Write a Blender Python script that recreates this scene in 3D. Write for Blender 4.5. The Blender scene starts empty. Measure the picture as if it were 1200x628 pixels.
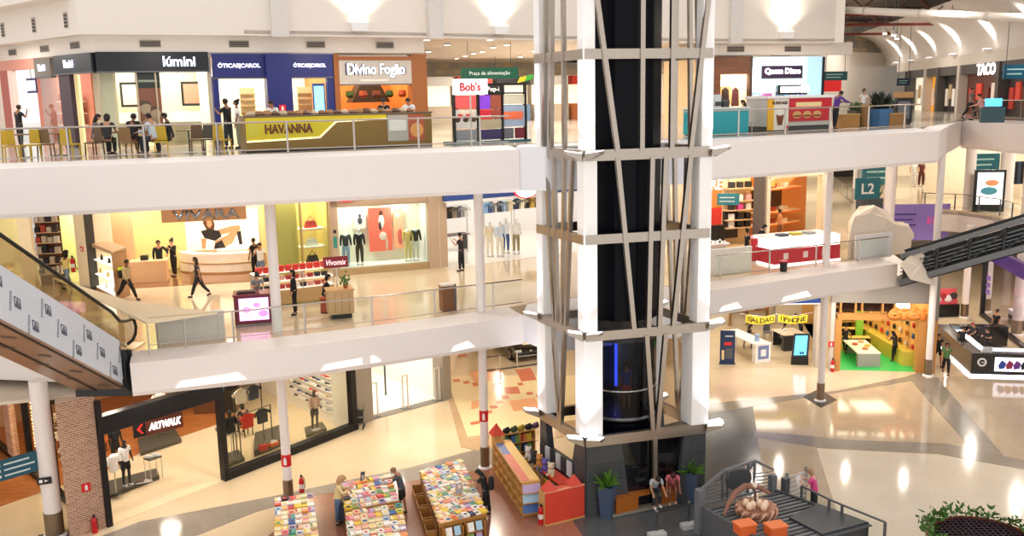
import bpy, bmesh, math, random
DEG=math.degrees;T_=tuple
from mathutils import Vector as V_, Matrix
random.seed(7)
SC = bpy.context.scene
COL = SC.collection
FPX, TH, ROLL, EYE = 1090.0, math.radians(10.4), math.radians(1.11), 13.6
_f = V_((0, math.cos(TH), -math.sin(TH)))
_r = V_((1, 0, 0))
_u = _r.cross(_f)
_R = math.cos(ROLL) * _r - math.sin(ROLL) * _u
_U = math.sin(ROLL) * _r + math.cos(ROLL) * _u
L2, L3 = 6.0, 12.0
def _ray(px, py): return _f + (px - 600) / FPX * _R - (py - 314) / FPX * _U
def at(px, py, z=0.0):
 """world point of the floor (height z) seen at this place of the 1200x628 frame"""
 d = _ray(px, py); t = (z - EYE) / d.z
 return V_((0, 0, EYE)) + d * t
def atY(px, py, Y):
 d = _ray(px, py)
 return V_((0, 0, EYE)) + d * (Y / d.y)
_mats = {}
def srgb(h):
 if isinstance(h, str):
  h = h.lstrip('#'); c = [int(h[i:i+2], 16) / 255 for i in (0, 2, 4)]
 else: c = list(h)
 return [x / 12.92 if x <= .04045 else ((x + .055) / 1.055) ** 2.4 for x in c]
def M(hexc, rough=.5, metal=0.0, emit=0.0, var=.06, scale=6.0, bump=0.0, coat=0.0, spec=.5):
 key = (hexc if isinstance(hexc, str) else T_(hexc), rough, metal, emit, var, scale, bump, coat, spec)
 if key in _mats: return _mats[key]
 m = bpy.data.materials.new('surface_' + str(len(_mats))); m.use_nodes = True
 nt = m.node_tree; b = nt.nodes['Principled BSDF']
 c = srgb(hexc)
 b.inputs['Roughness'].default_value = rough
 b.inputs['Metallic'].default_value = metal
 b.inputs['Specular IOR Level'].default_value = spec
 b.inputs['Coat Weight'].default_value = coat
 if emit > 0:
  b.inputs['Base Color'].default_value = (*c, 1)
  b.inputs['Emission Color'].default_value = (*c, 1)
  b.inputs['Emission Strength'].default_value = emit
 else:
  tc = nt.nodes.new('ShaderNodeTexCoord'); n = nt.nodes.new('ShaderNodeTexNoise')
  n.inputs['Scale'].default_value = scale; n.inputs['Detail'].default_value = 3
  nt.links.new(tc.outputs['Object'], n.inputs['Vector'])
  mx = nt.nodes.new('ShaderNodeMix'); mx.data_type = 'RGBA'
  mx.inputs['A'].default_value = (*[x * (1 - var) for x in c], 1)
  mx.inputs['B'].default_value = (*[min(1, x * (1 + var)) for x in c], 1)
  nt.links.new(n.outputs['Fac'], mx.inputs['Factor'])
  nt.links.new(mx.outputs['Result'], b.inputs['Base Color'])
  if bump:
   bp = nt.nodes.new('ShaderNodeBump'); bp.inputs['Strength'].default_value = bump
   nt.links.new(n.outputs['Fac'], bp.inputs['Height']); nt.links.new(bp.outputs['Normal'], b.inputs['Normal'])
 _mats[key] = m
 return m
def glass(tint='#eef6f4', refl=.10, key='g'):
 k = ('glass', tint, refl)
 if k in _mats: return _mats[k]
 m = bpy.data.materials.new('clear_glass'); m.use_nodes = True
 nt = m.node_tree; nt.nodes.clear()
 o = nt.nodes.new('ShaderNodeOutputMaterial'); t = nt.nodes.new('ShaderNodeBsdfTransparent'); g = nt.nodes.new('ShaderNodeBsdfGlossy')
 fr = nt.nodes.new('ShaderNodeFresnel'); fr.inputs['IOR'].default_value = 1.45
 ad = nt.nodes.new('ShaderNodeMath'); ad.operation = 'MULTIPLY'; ad.inputs[1].default_value = refl * 4
 nt.links.new(fr.outputs[0], ad.inputs[0])
 t.inputs['Color'].default_value = (*srgb(tint), 1); g.inputs['Roughness'].default_value = .04
 mx = nt.nodes.new('ShaderNodeMixShader')
 nt.links.new(ad.outputs[0], mx.inputs[0]); nt.links.new(t.outputs[0], mx.inputs[1]); nt.links.new(g.outputs[0], mx.inputs[2])
 nt.links.new(mx.outputs[0], o.inputs['Surface'])
 _mats[k] = m
 return m
def brickmat(c1, c2, mortar, scale=1.0, bw=.24, bh=.07, off=.5, rough=.8, msize=.012, axis='wall', coat=0.0):
 k = ('brick', c1, c2, mortar, scale, bw, bh, axis, rough)
 if k in _mats: return _mats[k]
 m = bpy.data.materials.new('course_pattern'); m.use_nodes = True
 nt = m.node_tree; b = nt.nodes['Principled BSDF']; b.inputs['Roughness'].default_value = rough
 b.inputs['Coat Weight'].default_value = coat
 tc = nt.nodes.new('ShaderNodeTexCoord'); sp = nt.nodes.new('ShaderNodeSeparateXYZ'); cb = nt.nodes.new('ShaderNodeCombineXYZ')
 nt.links.new(tc.outputs['Object'], sp.inputs[0])
 if axis == 'wall':
  ad = nt.nodes.new('ShaderNodeMath'); ad.operation = 'ADD'
  nt.links.new(sp.outputs[0], ad.inputs[0]); nt.links.new(sp.outputs[1], ad.inputs[1])
  nt.links.new(ad.outputs[0], cb.inputs[0]); nt.links.new(sp.outputs[2], cb.inputs[1])
 else:
  nt.links.new(sp.outputs[0], cb.inputs[0]); nt.links.new(sp.outputs[1], cb.inputs[1])
 br = nt.nodes.new('ShaderNodeTexBrick'); br.offset = off
 br.inputs['Color1'].default_value = (*srgb(c1), 1); br.inputs['Color2'].default_value = (*srgb(c2), 1); br.inputs['Mortar'].default_value = (*srgb(mortar), 1)
 br.inputs['Scale'].default_value = scale; br.inputs['Brick Width'].default_value = bw; br.inputs['Row Height'].default_value = bh; br.inputs['Mortar Size'].default_value = msize
 nt.links.new(cb.outputs[0], br.inputs['Vector']); nt.links.new(br.outputs['Color'], b.inputs['Base Color'])
 _mats[k] = m
 return m
def stone(c1, c2, rough=.18, scale=.6, fine=9.0, spec=.5):
 """polished stone floor: large soft clouding plus fine grain"""
 k = ('stone', c1, c2, rough, scale, fine)
 if k in _mats: return _mats[k]
 m = bpy.data.materials.new('polished_stone'); m.use_nodes = True
 nt = m.node_tree; b = nt.nodes['Principled BSDF']; b.inputs['Roughness'].default_value = rough; b.inputs['Specular IOR Level'].default_value = spec
 tc = nt.nodes.new('ShaderNodeTexCoord'); n1 = nt.nodes.new('ShaderNodeTexNoise'); n2 = nt.nodes.new('ShaderNodeTexNoise')
 n1.inputs['Scale'].default_value = scale; n2.inputs['Scale'].default_value = fine; n2.inputs['Detail'].default_value = 6
 for n in (n1, n2): nt.links.new(tc.outputs['Object'], n.inputs['Vector'])
 av = nt.nodes.new('ShaderNodeMath'); av.operation = 'ADD'; nt.links.new(n1.outputs['Fac'], av.inputs[0]); nt.links.new(n2.outputs['Fac'], av.inputs[1])
 hf = nt.nodes.new('ShaderNodeMath'); hf.operation = 'MULTIPLY_ADD'; hf.inputs[1].default_value = 1.3; hf.inputs[2].default_value = -.8; hf.use_clamp = True
 nt.links.new(av.outputs[0], hf.inputs[0])
 mx = nt.nodes.new('ShaderNodeMix'); mx.data_type = 'RGBA'; mx.inputs['A'].default_value = (*srgb(c1), 1); mx.inputs['B'].default_value = (*srgb(c2), 1)
 nt.links.new(hf.outputs[0], mx.inputs['Factor']); nt.links.new(mx.outputs['Result'], b.inputs['Base Color'])
 _mats[k] = m
 return m
def wood(h, dark=.72, rough=.45, scale=3.0):
 k = ('wood', h, dark, rough, scale)
 if k in _mats: return _mats[k]
 m = bpy.data.materials.new('wood_grain'); m.use_nodes = True
 nt = m.node_tree; b = nt.nodes['Principled BSDF']; b.inputs['Roughness'].default_value = rough
 tc = nt.nodes.new('ShaderNodeTexCoord'); mp = nt.nodes.new('ShaderNodeMapping'); mp.inputs['Scale'].default_value = (scale, scale, scale * 6)
 w = nt.nodes.new('ShaderNodeTexNoise'); w.inputs['Scale'].default_value = 2.0; w.inputs['Detail'].default_value = 4
 c = srgb(h); mx = nt.nodes.new('ShaderNodeMix'); mx.data_type = 'RGBA'
 mx.inputs['A'].default_value = (*[x * dark for x in c], 1); mx.inputs['B'].default_value = (*c, 1)
 nt.links.new(tc.outputs['Object'], mp.inputs[0]); nt.links.new(mp.outputs[0], w.inputs['Vector']); nt.links.new(w.outputs['Fac'], mx.inputs['Factor'])
 nt.links.new(mx.outputs['Result'], b.inputs['Base Color'])
 _mats[k] = m
 return m
WHITE = M('#f2efee', .6, var=.02); STEEL = M('#c9c4bd', .28, 1.0, var=.1, scale=12); DSTEEL = M('#6a6a6c', .35, .9)
BLACK = M('#131315', .35); GLS = glass()
class Fr:
 """origin, u along the front, v away, w up"""
 def __init__(s, o, p2=None, ang=None):
  s.o = V_((o[0], o[1], o[2] if len(o) > 2 else 0))
  s.a = math.atan2(p2[1] - o[1], p2[0] - o[0]) if p2 is not None else math.radians(ang or 0)
  s.L = math.hypot(p2[0] - o[0], p2[1] - o[1]) if p2 is not None else 0
  s.m = Matrix.Translation(s.o) @ Matrix.Rotation(s.a, 4, 'Z')
 def p(s, u, v=0, w=0): return s.m @ V_((u, v, w))
 def u_at(s, px, py=None):          # where the frame line crosses the vertical plane through this column of the photograph
  d = _ray(px, py or (430 if s.o.z < 3 else 285 if s.o.z < 10 else 112)); e = s.m.to_3x3() @ V_((1, 0, 0))
  det = e.x * (-d.y) - e.y * (-d.x)
  return ((-s.o.x) * (-d.y) - (-s.o.y) * (-d.x)) / det
ID = Fr((0, 0, 0), ang=0)
class MB:
 def __init__(s, fr=None): s.v = []; s.f = []; s.m = (fr or ID).m.copy(); s.smooth = False
 def add(s, vs, fs):
  n = len(s.v); s.v += [s.m @ V_(v) for v in vs]; s.f += [T_(i + n for i in f) for f in fs]; return s
 def box(s, x0, y0, z0, x1, y1, z1, rz=0, ry=0):
  c = V_(((x0+x1)/2, (y0+y1)/2, (z0+z1)/2)); h = ((x1-x0)/2, (y1-y0)/2, (z1-z0)/2)
  r = Matrix.Rotation(rz, 3, 'Z') @ Matrix.Rotation(ry, 3, 'X') if (rz or ry) else None
  vs = []
  for dx, dy, dz in ((-1,-1,-1),(1,-1,-1),(1,1,-1),(-1,1,-1),(-1,-1,1),(1,-1,1),(1,1,1),(-1,1,1)):
   q = V_((dx*h[0], dy*h[1], dz*h[2])); vs.append(c + (r @ q if r else q))
  return s.add(vs, [(0,3,2,1),(4,5,6,7),(0,1,5,4),(1,2,6,5),(2,3,7,6),(3,0,4,7)])
 def cbox(s, c, size, rz=0, rx=0):
  return s.box(c[0]-size[0]/2, c[1]-size[1]/2, c[2]-size[2]/2, c[0]+size[0]/2, c[1]+size[1]/2, c[2]+size[2]/2, rz, rx)
 def prism(s, poly, z0, z1):
  n = len(poly); a = sum(poly[i][0]*poly[(i+1)%n][1]-poly[(i+1)%n][0]*poly[i][1] for i in range(n))
  if a < 0: poly = poly[::-1]
  f0 = (lambda i: z0) if not callable(z0) else z0
  vs = [(p[0], p[1], z0) for p in poly] + [(p[0], p[1], z1) for p in poly]
  return s.add(vs, [T_(range(n))[::-1], T_(range(n, 2*n))] + [(i, (i+1)%n, n+(i+1)%n, n+i) for i in range(n)])
 def wall(s, p0, p1, z0, z1, t=.12):
  """upright slab between two plan points, thickness t to the left of p0->p1 (away from the viewer)"""
  d = V_((p1[0]-p0[0], p1[1]-p0[1])); n = V_((-d.y, d.x)).normalized() * t
  return s.prism([(p0[0], p0[1]), (p1[0], p1[1]), (p1[0]+n.x, p1[1]+n.y), (p0[0]+n.x, p0[1]+n.y)], z0, z1)
 def outline(s, pts, v0, v1):
  """closed outline in the (u,w) plane, given depth from v0 to v1"""
  n = len(pts); a = sum(pts[i][0]*pts[(i+1)%n][1]-pts[(i+1)%n][0]*pts[i][1] for i in range(n))
  if a < 0: pts = pts[::-1]
  vs = [(p[0], v0, p[1]) for p in pts] + [(p[0], v1, p[1]) for p in pts]
  return s.add(vs, [T_(range(n)), T_(range(n, 2*n))[::-1]] + [((i+1)%n, i, n+i, n+(i+1)%n) for i in range(n)])
 def tube(s, pts, r, n=8, cap=True):
  pts = [V_(p) for p in pts]; rr = r if isinstance(r, (list, tuple)) else [r]*len(pts)
  rings = []; up = V_((0, 0, 1)); base = len(s.v); vs = []; fs = []
  for i, p in enumerate(pts):
   d = (pts[min(i+1, len(pts)-1)] - pts[max(i-1, 0)]).normalized()
   a = d.cross(up) if abs(d.z) < .95 else d.cross(V_((1, 0, 0)))
   a.normalize(); b = d.cross(a)
   if i and (a.dot(pa) < 0): a, b = -a, -b
   pa = a
   vs += [p + (a*math.cos(2*math.pi*k/n) + b*math.sin(2*math.pi*k/n)) * rr[i] for k in range(n)]
  for i in range(len(pts)-1):
   for k in range(n): fs.append((i*n+k, i*n+(k+1)%n, (i+1)*n+(k+1)%n, (i+1)*n+k))
  if cap: fs += [T_(range(n))[::-1], T_(range(len(vs)-n, len(vs)))]
  return s.add(vs, fs)
 def bar(s, p0, p1, w, h=None):
  """square bar between two points"""
  p0, p1 = V_(p0), V_(p1); h = h or w; d = (p1-p0).normalized()
  a = d.cross(V_((0, 0, 1))) if abs(d.z) < .99 else V_((1, 0, 0)); a.normalize(); b = a.cross(d).normalized()
  vs = []
  for p in (p0, p1): vs += [p - a*w/2 - b*h/2, p + a*w/2 - b*h/2, p + a*w/2 + b*h/2, p - a*w/2 + b*h/2]
  return s.add(vs, [(0,1,2,3),(7,6,5,4),(0,4,5,1),(1,5,6,2),(2,6,7,3),(3,7,4,0)])
 def lathe(s, prof, c=(0, 0, 0), n=16, sx=1, sy=1):
  vs = []; fs = []; k = len(prof)
  for r, z in prof: vs += [(c[0]+r*sx*math.cos(2*math.pi*i/n), c[1]+r*sy*math.sin(2*math.pi*i/n), c[2]+z) for i in range(n)]
  for j in range(k-1):
   for i in range(n): fs.append((j*n+i, j*n+(i+1)%n, (j+1)*n+(i+1)%n, (j+1)*n+i))
  fs += [T_(range(n))[::-1], T_(range((k-1)*n, k*n))]
  return s.add(vs, fs)
 def ball(s, c, r, n=10, m=7):
  r = r if isinstance(r, (tuple, list)) else (r, r, r)
  pr = [(max(.02, math.sin(math.pi*j/m)), -math.cos(math.pi*j/m)) for j in range(m+1)]
  vs = []; fs = []
  for q, z in pr: vs += [(c[0]+r[0]*q*math.cos(2*math.pi*i/n), c[1]+r[1]*q*math.sin(2*math.pi*i/n), c[2]+r[2]*z) for i in range(n)]
  for j in range(m):
   for i in range(n): fs.append((j*n+i, j*n+(i+1)%n, (j+1)*n+(i+1)%n, (j+1)*n+i))
  return s.add(vs, fs)
 def poly(s, pts): return s.add(pts, [T_(range(len(pts)))])
 def bd(s, name, mat, parent=None, smooth=False, bevel=0):
  me = bpy.data.meshes.new(name)
  inv = WM[parent.name].inverted() if parent is not None else Matrix()
  me.from_pydata([inv @ v for v in s.v], [], s.f); me.update()
  o = bpy.data.objects.new(name, me); COL.objects.link(o)
  if mat is not None: me.materials.append(mat)
  if parent is not None: o.parent = parent; WM[o.name] = WM[parent.name]
  else: WM[o.name] = Matrix()
  if smooth:
   for p in me.polygons: p.use_smooth = True
  if bevel:
   b = o.modifiers.new('soft_edges', 'BEVEL'); b.width = bevel; b.segments = 2; b.limit_method = 'ANGLE'
  return o
WM = {}
def tag(o, label, cat, group=None, kind=None):
 if label: o['label'] = label
 if cat: o['category'] = cat
 if group: o['group'] = group
 if kind: o['kind'] = kind
 return o
def thing(name, label, cat, loc=(0, 0, 0), rz=0, group=None):
 o = bpy.data.objects.new(name, None); COL.objects.link(o); o.empty_display_size = .1
 o.location = loc; o.rotation_euler = (0, 0, rz)
 WM[o.name] = Matrix.Translation(V_(loc)) @ Matrix.Rotation(rz, 4, 'Z')
 return tag(o, label, cat, group)
def struct(name, mb, mat, **k):
 o = mb.bd(name, mat, **k); o['kind'] = 'structure'; return o
def kids(o): return [c for c in ALLKIDS.get(o.name, [])]
def copy_thing(root, loc, rz=0, label=None, scale=None, group=None, mats=None):
 """the thing, its parts and their sub-parts again, sharing mesh data"""
 r = root.copy(); COL.objects.link(r); r.location = loc; r.rotation_euler = (0, 0, rz)
 if scale: r.scale = (scale,)*3 if not isinstance(scale, (tuple, list)) else scale
 WM[r.name] = Matrix.Translation(V_(loc)) @ Matrix.Rotation(rz, 4, 'Z')
 if label: r['label'] = label
 if group: r['group'] = group
 def rec(a, b):
  for ch in CH(a):
   c = ch.copy(); COL.objects.link(c); c.parent = b; rec(ch, c)
 rec(root, r)
 return r
def CH(o): return [c for c in o.children]
def recolor(o, mat):
 o.data = o.data.copy(); o.data.materials.clear(); o.data.materials.append(mat)
def text(body, fr, u, v, w, h, mat, name='lettering', parent=None, width=None, ext=.03, bold=0.0, shear=0.0):
 """letters standing in the frame's (u,w) plane facing the front, centred on (u,w), cap height h"""
 cu = bpy.data.curves.new('letters', 'FONT'); cu.body = body; cu.size = 1.0; cu.extrude = 0; cu.offset = bold; cu.shear = shear
 cu.align_x = 'CENTER'; cu.align_y = 'CENTER'; cu.resolution_u = 3
 t = bpy.data.objects.new('letters', cu); COL.objects.link(t)
 dg = bpy.context.evaluated_depsgraph_get(); me = bpy.data.meshes.new_from_object(t.evaluated_get(dg))
 bpy.data.objects.remove(t); bpy.data.curves.remove(cu)
 xs = [q.co.x for q in me.vertices]; ys = [q.co.y for q in me.vertices]
 if not xs: return None
 cx, cy = (min(xs)+max(xs))/2, (min(ys)+max(ys))/2
 sy = h / (max(ys)-min(ys)); sx = width / (max(xs)-min(xs)) if width else sy
 inv = WM[parent.name].inverted() if parent is not None else Matrix()
 for q in me.vertices: q.co = inv @ (fr.m @ V_((u+(q.co.x-cx)*sx, v, w+(q.co.y-cy)*sy)))
 bm = bmesh.new(); bm.from_mesh(me)
 nrm = (inv.to_3x3() @ fr.m.to_3x3()) @ V_((0, -1, 0))
 r = bmesh.ops.extrude_face_region(bm, geom=bm.faces[:])
 for q in r['geom']:
  if isinstance(q, bmesh.types.BMVert): q.co += nrm * ext
 bmesh.ops.recalc_face_normals(bm, faces=bm.faces[:])
 bm.to_mesh(me); bm.free(); me.materials.clear(); me.materials.append(mat)
 o = bpy.data.objects.new(name, me); COL.objects.link(o)
 if parent is not None: o.parent = parent; WM[o.name] = WM[parent.name]
 return o
def area(loc, size, power, color=(1, .93, .82), target=None, sy=None, spread=None, name='area_lamp'):
 l = bpy.data.lights.new(name, 'AREA'); l.energy = power; l.color = color; l.size = size
 if sy: l.shape = 'RECTANGLE'; l.size_y = sy
 if spread: l.spread = math.radians(spread)
 o = bpy.data.objects.new(name, l); COL.objects.link(o); o.location = loc
 if target is not None: o.rotation_euler = (V_(target)-V_(loc)).to_track_quat('-Z', 'Y').to_euler()
 return o
ORD = ['first','second','third','fourth','fifth','sixth','seventh','eighth','ninth','tenth','eleventh','twelfth','thirteenth','fourteenth','fifteenth','sixteenth']
def offset_line(pts, d):
 """plan polyline moved by d to the left of its direction"""
 out = []; n = len(pts)
 for i in range(n):
  a = V_(pts[max(i-1, 0)][:2]); b = V_(pts[i][:2]); c = V_(pts[min(i+1, n-1)][:2])
  ns = []
  for p, q in ((a, b), (b, c)):
   if (q-p).length > 1e-6: t = (q-p).normalized(); ns.append(V_((-t.y, t.x)))
  nn = sum(ns, V_((0, 0))).normalized(); k = d / max(.3, nn.dot(ns[0])); out.append((b.x+nn.x*k, b.y+nn.y*k))
 return out
def skin_mesh(vs, es, root=0, sub=1):
 me = bpy.data.meshes.new('figure'); me.from_pydata([v[0] for v in vs], es, []); me.update()
 o = bpy.data.objects.new('figure', me); COL.objects.link(o)
 o.modifiers.new('skin', 'SKIN')
 sl = me.skin_vertices[0].data if me.skin_vertices else None
 if sl is None:
  bpy.context.view_layer.objects.active = o; o.select_set(True); bpy.ops.mesh.customdata_skin_add(); sl = me.skin_vertices[0].data
 for i, v in enumerate(vs):
  r = v[1]; sl[i].radius = (r, r) if not isinstance(r, tuple) else r; sl[i].use_root = (i == root)
 s = o.modifiers.new('smooth', 'SUBSURF'); s.levels = sub; s.render_levels = sub
 dg = bpy.context.evaluated_depsgraph_get()
 out = bpy.data.meshes.new_from_object(o.evaluated_get(dg))
 bpy.data.objects.remove(o); bpy.data.meshes.remove(me)
 for p in out.polygons: p.use_smooth = True
 return out
def rotx(v, a):
 c, s = math.cos(a), math.sin(a); return V_((v.x, v.y*c - v.z*s, v.y*s + v.z*c))
def roty(v, a):
 c, s = math.cos(a), math.sin(a); return V_((v.x*c + v.z*s, v.y, -v.x*s + v.z*c))
POSES = {
 'stand': dict(aL=(5, 8, 12), aR=(2, 8, 15), lL=(2, 3), lR=(-3, 2)),
 'walk':  dict(aL=(-22, 8, 18), aR=(22, 8, 25), lL=(24, 6), lR=(-20, 22), lean=4),
 'stride':  dict(aL=(-28, 12, 30), aR=(20, 14, 20), lL=(30, 8), lR=(-26, 18), lean=8),
 'read':  dict(aL=(30, 10, 80), aR=(32, 10, 85), lL=(3, 3), lR=(-3, 3), lean=8, nod=25),
 'reach': dict(aL=(48, 10, 45), aR=(55, 6, 30), lL=(4, 4), lR=(-6, 3), lean=14, nod=28),
 'sit':   dict(aL=(28, 8, 55), aR=(30, 8, 50), lL=(86, 86), lR=(82, 90), lean=8, nod=12, sit=.45),
 'slump': dict(aL=(38, 6, 45), aR=(38, 6, 48), lL=(84, 92), lR=(80, 80), lean=36, nod=30, sit=.45),
 'phone': dict(aL=(8, 8, 12), aR=(36, 12, 112), lL=(2, 2), lR=(-2, 2), nod=16),
 'hip':   dict(aL=(-15, 38, 80), aR=(8, 10, 20), lL=(3, 3), lR=(-4, 4)),
 'fold':  dict(aL=(28, 14, 100), aR=(26, 14, 105), lL=(4, 4), lR=(-3, 2), nod=10),
 'lean':  dict(aL=(50, 10, 40), aR=(46, 12, 50), lL=(4, 6), lR=(-8, 4), lean=24, nod=12),
}
def joints(pose):
 P = dict(lean=0, nod=0, turn=0, sit=0); P.update(POSES[pose] if isinstance(pose, str) else pose)
 R = math.radians; le = -R(P['lean']); J = {}
 pz = .93 if not P['sit'] else P['sit'] + .10
 pel = V_((0, 0, pz)); J['pel'] = pel
 up = lambda x, y, z: pel + rotx(V_((x, y, z)), le)
 J['waist'] = up(0, 0, .16); J['chest'] = up(0, .005, .36); J['neck'] = up(0, .0, .53)
 nk = J['neck']; hd = le - R(P['nod'])
 hp = lambda x, y, z: nk + rotx(V_((x, y, z)), hd)
 J['nek2'] = hp(0, .012, .06); J['head'] = hp(0, .03, .155); J['crown'] = hp(0, .02, .235); J['jaw'] = hp(0, .058, .098); J['nose'] = hp(0, .135, .145); J['hd'] = hd
 for sd, sx in (('L', -1), ('R', 1)):
  fw, ab, el = P['a'+sd]
  sh = up(sx*.185, 0, .49); J['sh'+sd] = sh; J['cl'+sd] = up(sx*.10, 0, .50)
  def adir(f, b, a=0): return rotx(roty(V_((0, 0, -1)), -sx*R(a)), R(f) + le*.6)
  d1 = adir(fw, 0, ab); J['el'+sd] = sh + d1*.285
  d2 = rotx(roty(V_((0, 0, -1)), -sx*R(ab*.35 - (25 if el > 70 else 0))), R(fw + el) + le*.6); J['wr'+sd] = J['el'+sd] + d2*.25
  J['pm'+sd] = J['wr'+sd] + d2*.075; J['hdir'+sd] = d2
  hf, kn = P['l'+sd]
  hj = pel + V_((sx*.095, 0, -.04)); J['hp'+sd] = hj
  t1 = rotx(V_((sx*.02, 0, -1)), R(hf)); J['kn'+sd] = hj + t1*.425
  t2 = rotx(V_((0, 0, -1)), R(hf - kn)); J['an'+sd] = J['kn'+sd] + t2*.41
  ft = V_((sx*.03, 1, 0)) if (P['sit'] or abs(hf-kn) < 25) else rotx(V_((0, 1, 0)), R((hf-kn)*.8))
  J['he'+sd] = J['an'+sd] + V_((0, -.04, -.045)); J['to'+sd] = J['an'+sd] + ft.normalized()*.17 + V_((0, 0, -.05))
 return J
_figs = {}
def fig_meshes(pose, sleeve, legs, hair, girth, hands, headless=False):
 key = (str(pose), sleeve, legs, hair, girth, hands, headless)
 if key in _figs: return _figs[key]
 J = joints(pose); g = girth
 vs = []; es = []; idx = {}
 def V(n, co, r): idx[n] = len(vs); vs.append((co, r)); return idx[n]
 def E(a, b): es.append((idx[a], idx[b]))
 V('pel', J['pel'], (.108*g, .092*g)); V('waist', J['waist'], (.112*g, .09*g)); V('chest', J['chest'], (.135*g, .10*g)); V('neck', J['neck'], .058)
 E('pel', 'waist'); E('waist', 'chest'); E('chest', 'neck')
 V('nek2', J['nek2'], .05); E('neck', 'nek2')
 if not headless:
  V('jaw', J['jaw'], .062); V('head', J['head'], (.082, .095)); V('crown', J['crown'], .062)
  E('nek2', 'head'); E('head', 'crown'); E('head', 'jaw')
  V('nose', J['nose'], .016); E('head', 'nose')
 for s, sx in (('L', -1), ('R', 1)):
  V('sh'+s, J['sh'+s] + V_((0,0,-.012)), .046*g); V('el'+s, J['el'+s], .042*g); V('wr'+s, J['wr'+s], .028); V('pm'+s, J['pm'+s], (.036, .018))
  E('chest', 'sh'+s); E('sh'+s, 'el'+s); E('el'+s, 'wr'+s); E('wr'+s, 'pm'+s)
  if hands:
   d = J['hdir'+s]; side = d.cross(V_((0, 1, 0)) if abs(d.y) < .8 else V_((0, 0, 1))).normalized(); nrm = d.cross(side)
   for k, (off, ln) in enumerate(((-.030, .058), (-.010, .070), (.010, .066), (.029, .050))):
    a = J['pm'+s] + side*off + d*.035; V(f'f{k}{s}', a, .0095); V(f'g{k}{s}', a + d*ln*.55 + nrm*.006, .0085); V(f'h{k}{s}', a + d*ln + nrm*.022, .0075)
    E('pm'+s, f'f{k}{s}'); E(f'f{k}{s}', f'g{k}{s}'); E(f'g{k}{s}', f'h{k}{s}')
   a = J['wr'+s] + d*.04 - side*.034*sx; V('t0'+s, a, .011); V('t1'+s, a + d*.04 - side*.024*sx, .0095); E('wr'+s, 't0'+s); E('t0'+s, 't1'+s)
  V('hp'+s, J['hp'+s], .078*g); V('kn'+s, J['kn'+s], .056*g); V('cf'+s, J['kn'+s].lerp(J['an'+s], .35), .054*g); V('an'+s, J['an'+s], .036); V('to'+s, J['to'+s], .03)
  E('pel', 'hp'+s); E('hp'+s, 'kn'+s); E('kn'+s, 'cf'+s); E('cf'+s, 'an'+s); E('an'+s, 'to'+s)
 out = {'body': skin_mesh(vs, es, idx['pel'])}
 vs = []; es = []; idx = {}; p = .022
 V('pel', J['pel'] - (J['waist']-J['pel'])*.42, (.142*g+p, .124*g+p)); V('hips', J['pel'] + (J['waist']-J['pel'])*.12, (.136*g+p, .118*g+p)); V('waist', J['waist'], (.125*g+p, .10*g+p)); V('chest', J['chest'], (.135*g+p, .10*g+p)); V('nk', J['neck'] + (J['chest']-J['neck'])*.12, .07)
 E('pel', 'hips'); E('hips', 'waist'); E('waist', 'chest'); E('chest', 'nk')
 for s in 'LR':
  V('sh'+s, J['sh'+s] + V_((0,0,-.012)), .046*g+p*.7)
  k = {'short': .72, 'long': 1.0, 'none': .15}[sleeve]; V('el'+s, J['sh'+s].lerp(J['el'+s], k), .045*g+p*.8); E('chest', 'sh'+s); E('sh'+s, 'el'+s)
  if sleeve == 'long': V('wr'+s, J['el'+s].lerp(J['wr'+s], .95), .030+p*.6); E('el'+s, 'wr'+s)
 out['shirt'] = skin_mesh(vs, es, 0)
 vs = []; es = []; idx = {}; p = .018
 if legs == 'skirt':
  V('pel', J['pel'] + V_((0, 0, .06)), (.13*g+p, .11*g+p)); V('mid', (J['hpL']+J['hpR'])/2*.5 + (J['knL']+J['knR'])/2*.5, (.22, .2)); V('hem', (J['knL']+J['knR'])/2, (.25, .22)); E('pel', 'mid'); E('mid', 'hem')
 else:
  V('wst', J['pel'] + (J['waist']-J['pel']).normalized()*.085, (.122*g+p, .10*g+p)); V('pel', J['pel'] + V_((0, 0, .0)), (.130*g+p, .110*g+p)); E('wst', 'pel')
  for s in 'LR':
   V('hp'+s, J['hp'+s].lerp(J['kn'+s], .18), .084*g+p); E('pel', 'hp'+s)
   V('kn'+s, J['kn'+s] if legs == 'trousers' else J['hp'+s].lerp(J['kn'+s], .85), .066*g+p); E('hp'+s, 'kn'+s)
   if legs == 'trousers': V('an'+s, J['kn'+s].lerp(J['an'+s], .96), .042+p*.9); E('kn'+s, 'an'+s)
 out['lower'] = skin_mesh(vs, es, 0)
 for s in 'LR':
  vs = [(J['he'+s], .045), (J['an'+s].lerp(J['to'+s], .5) + V_((0, 0, -.012)), .047), (J['to'+s], .038)]
  out['shoe'+s] = skin_mesh(vs, [(0, 1), (1, 2)], 0)
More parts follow.
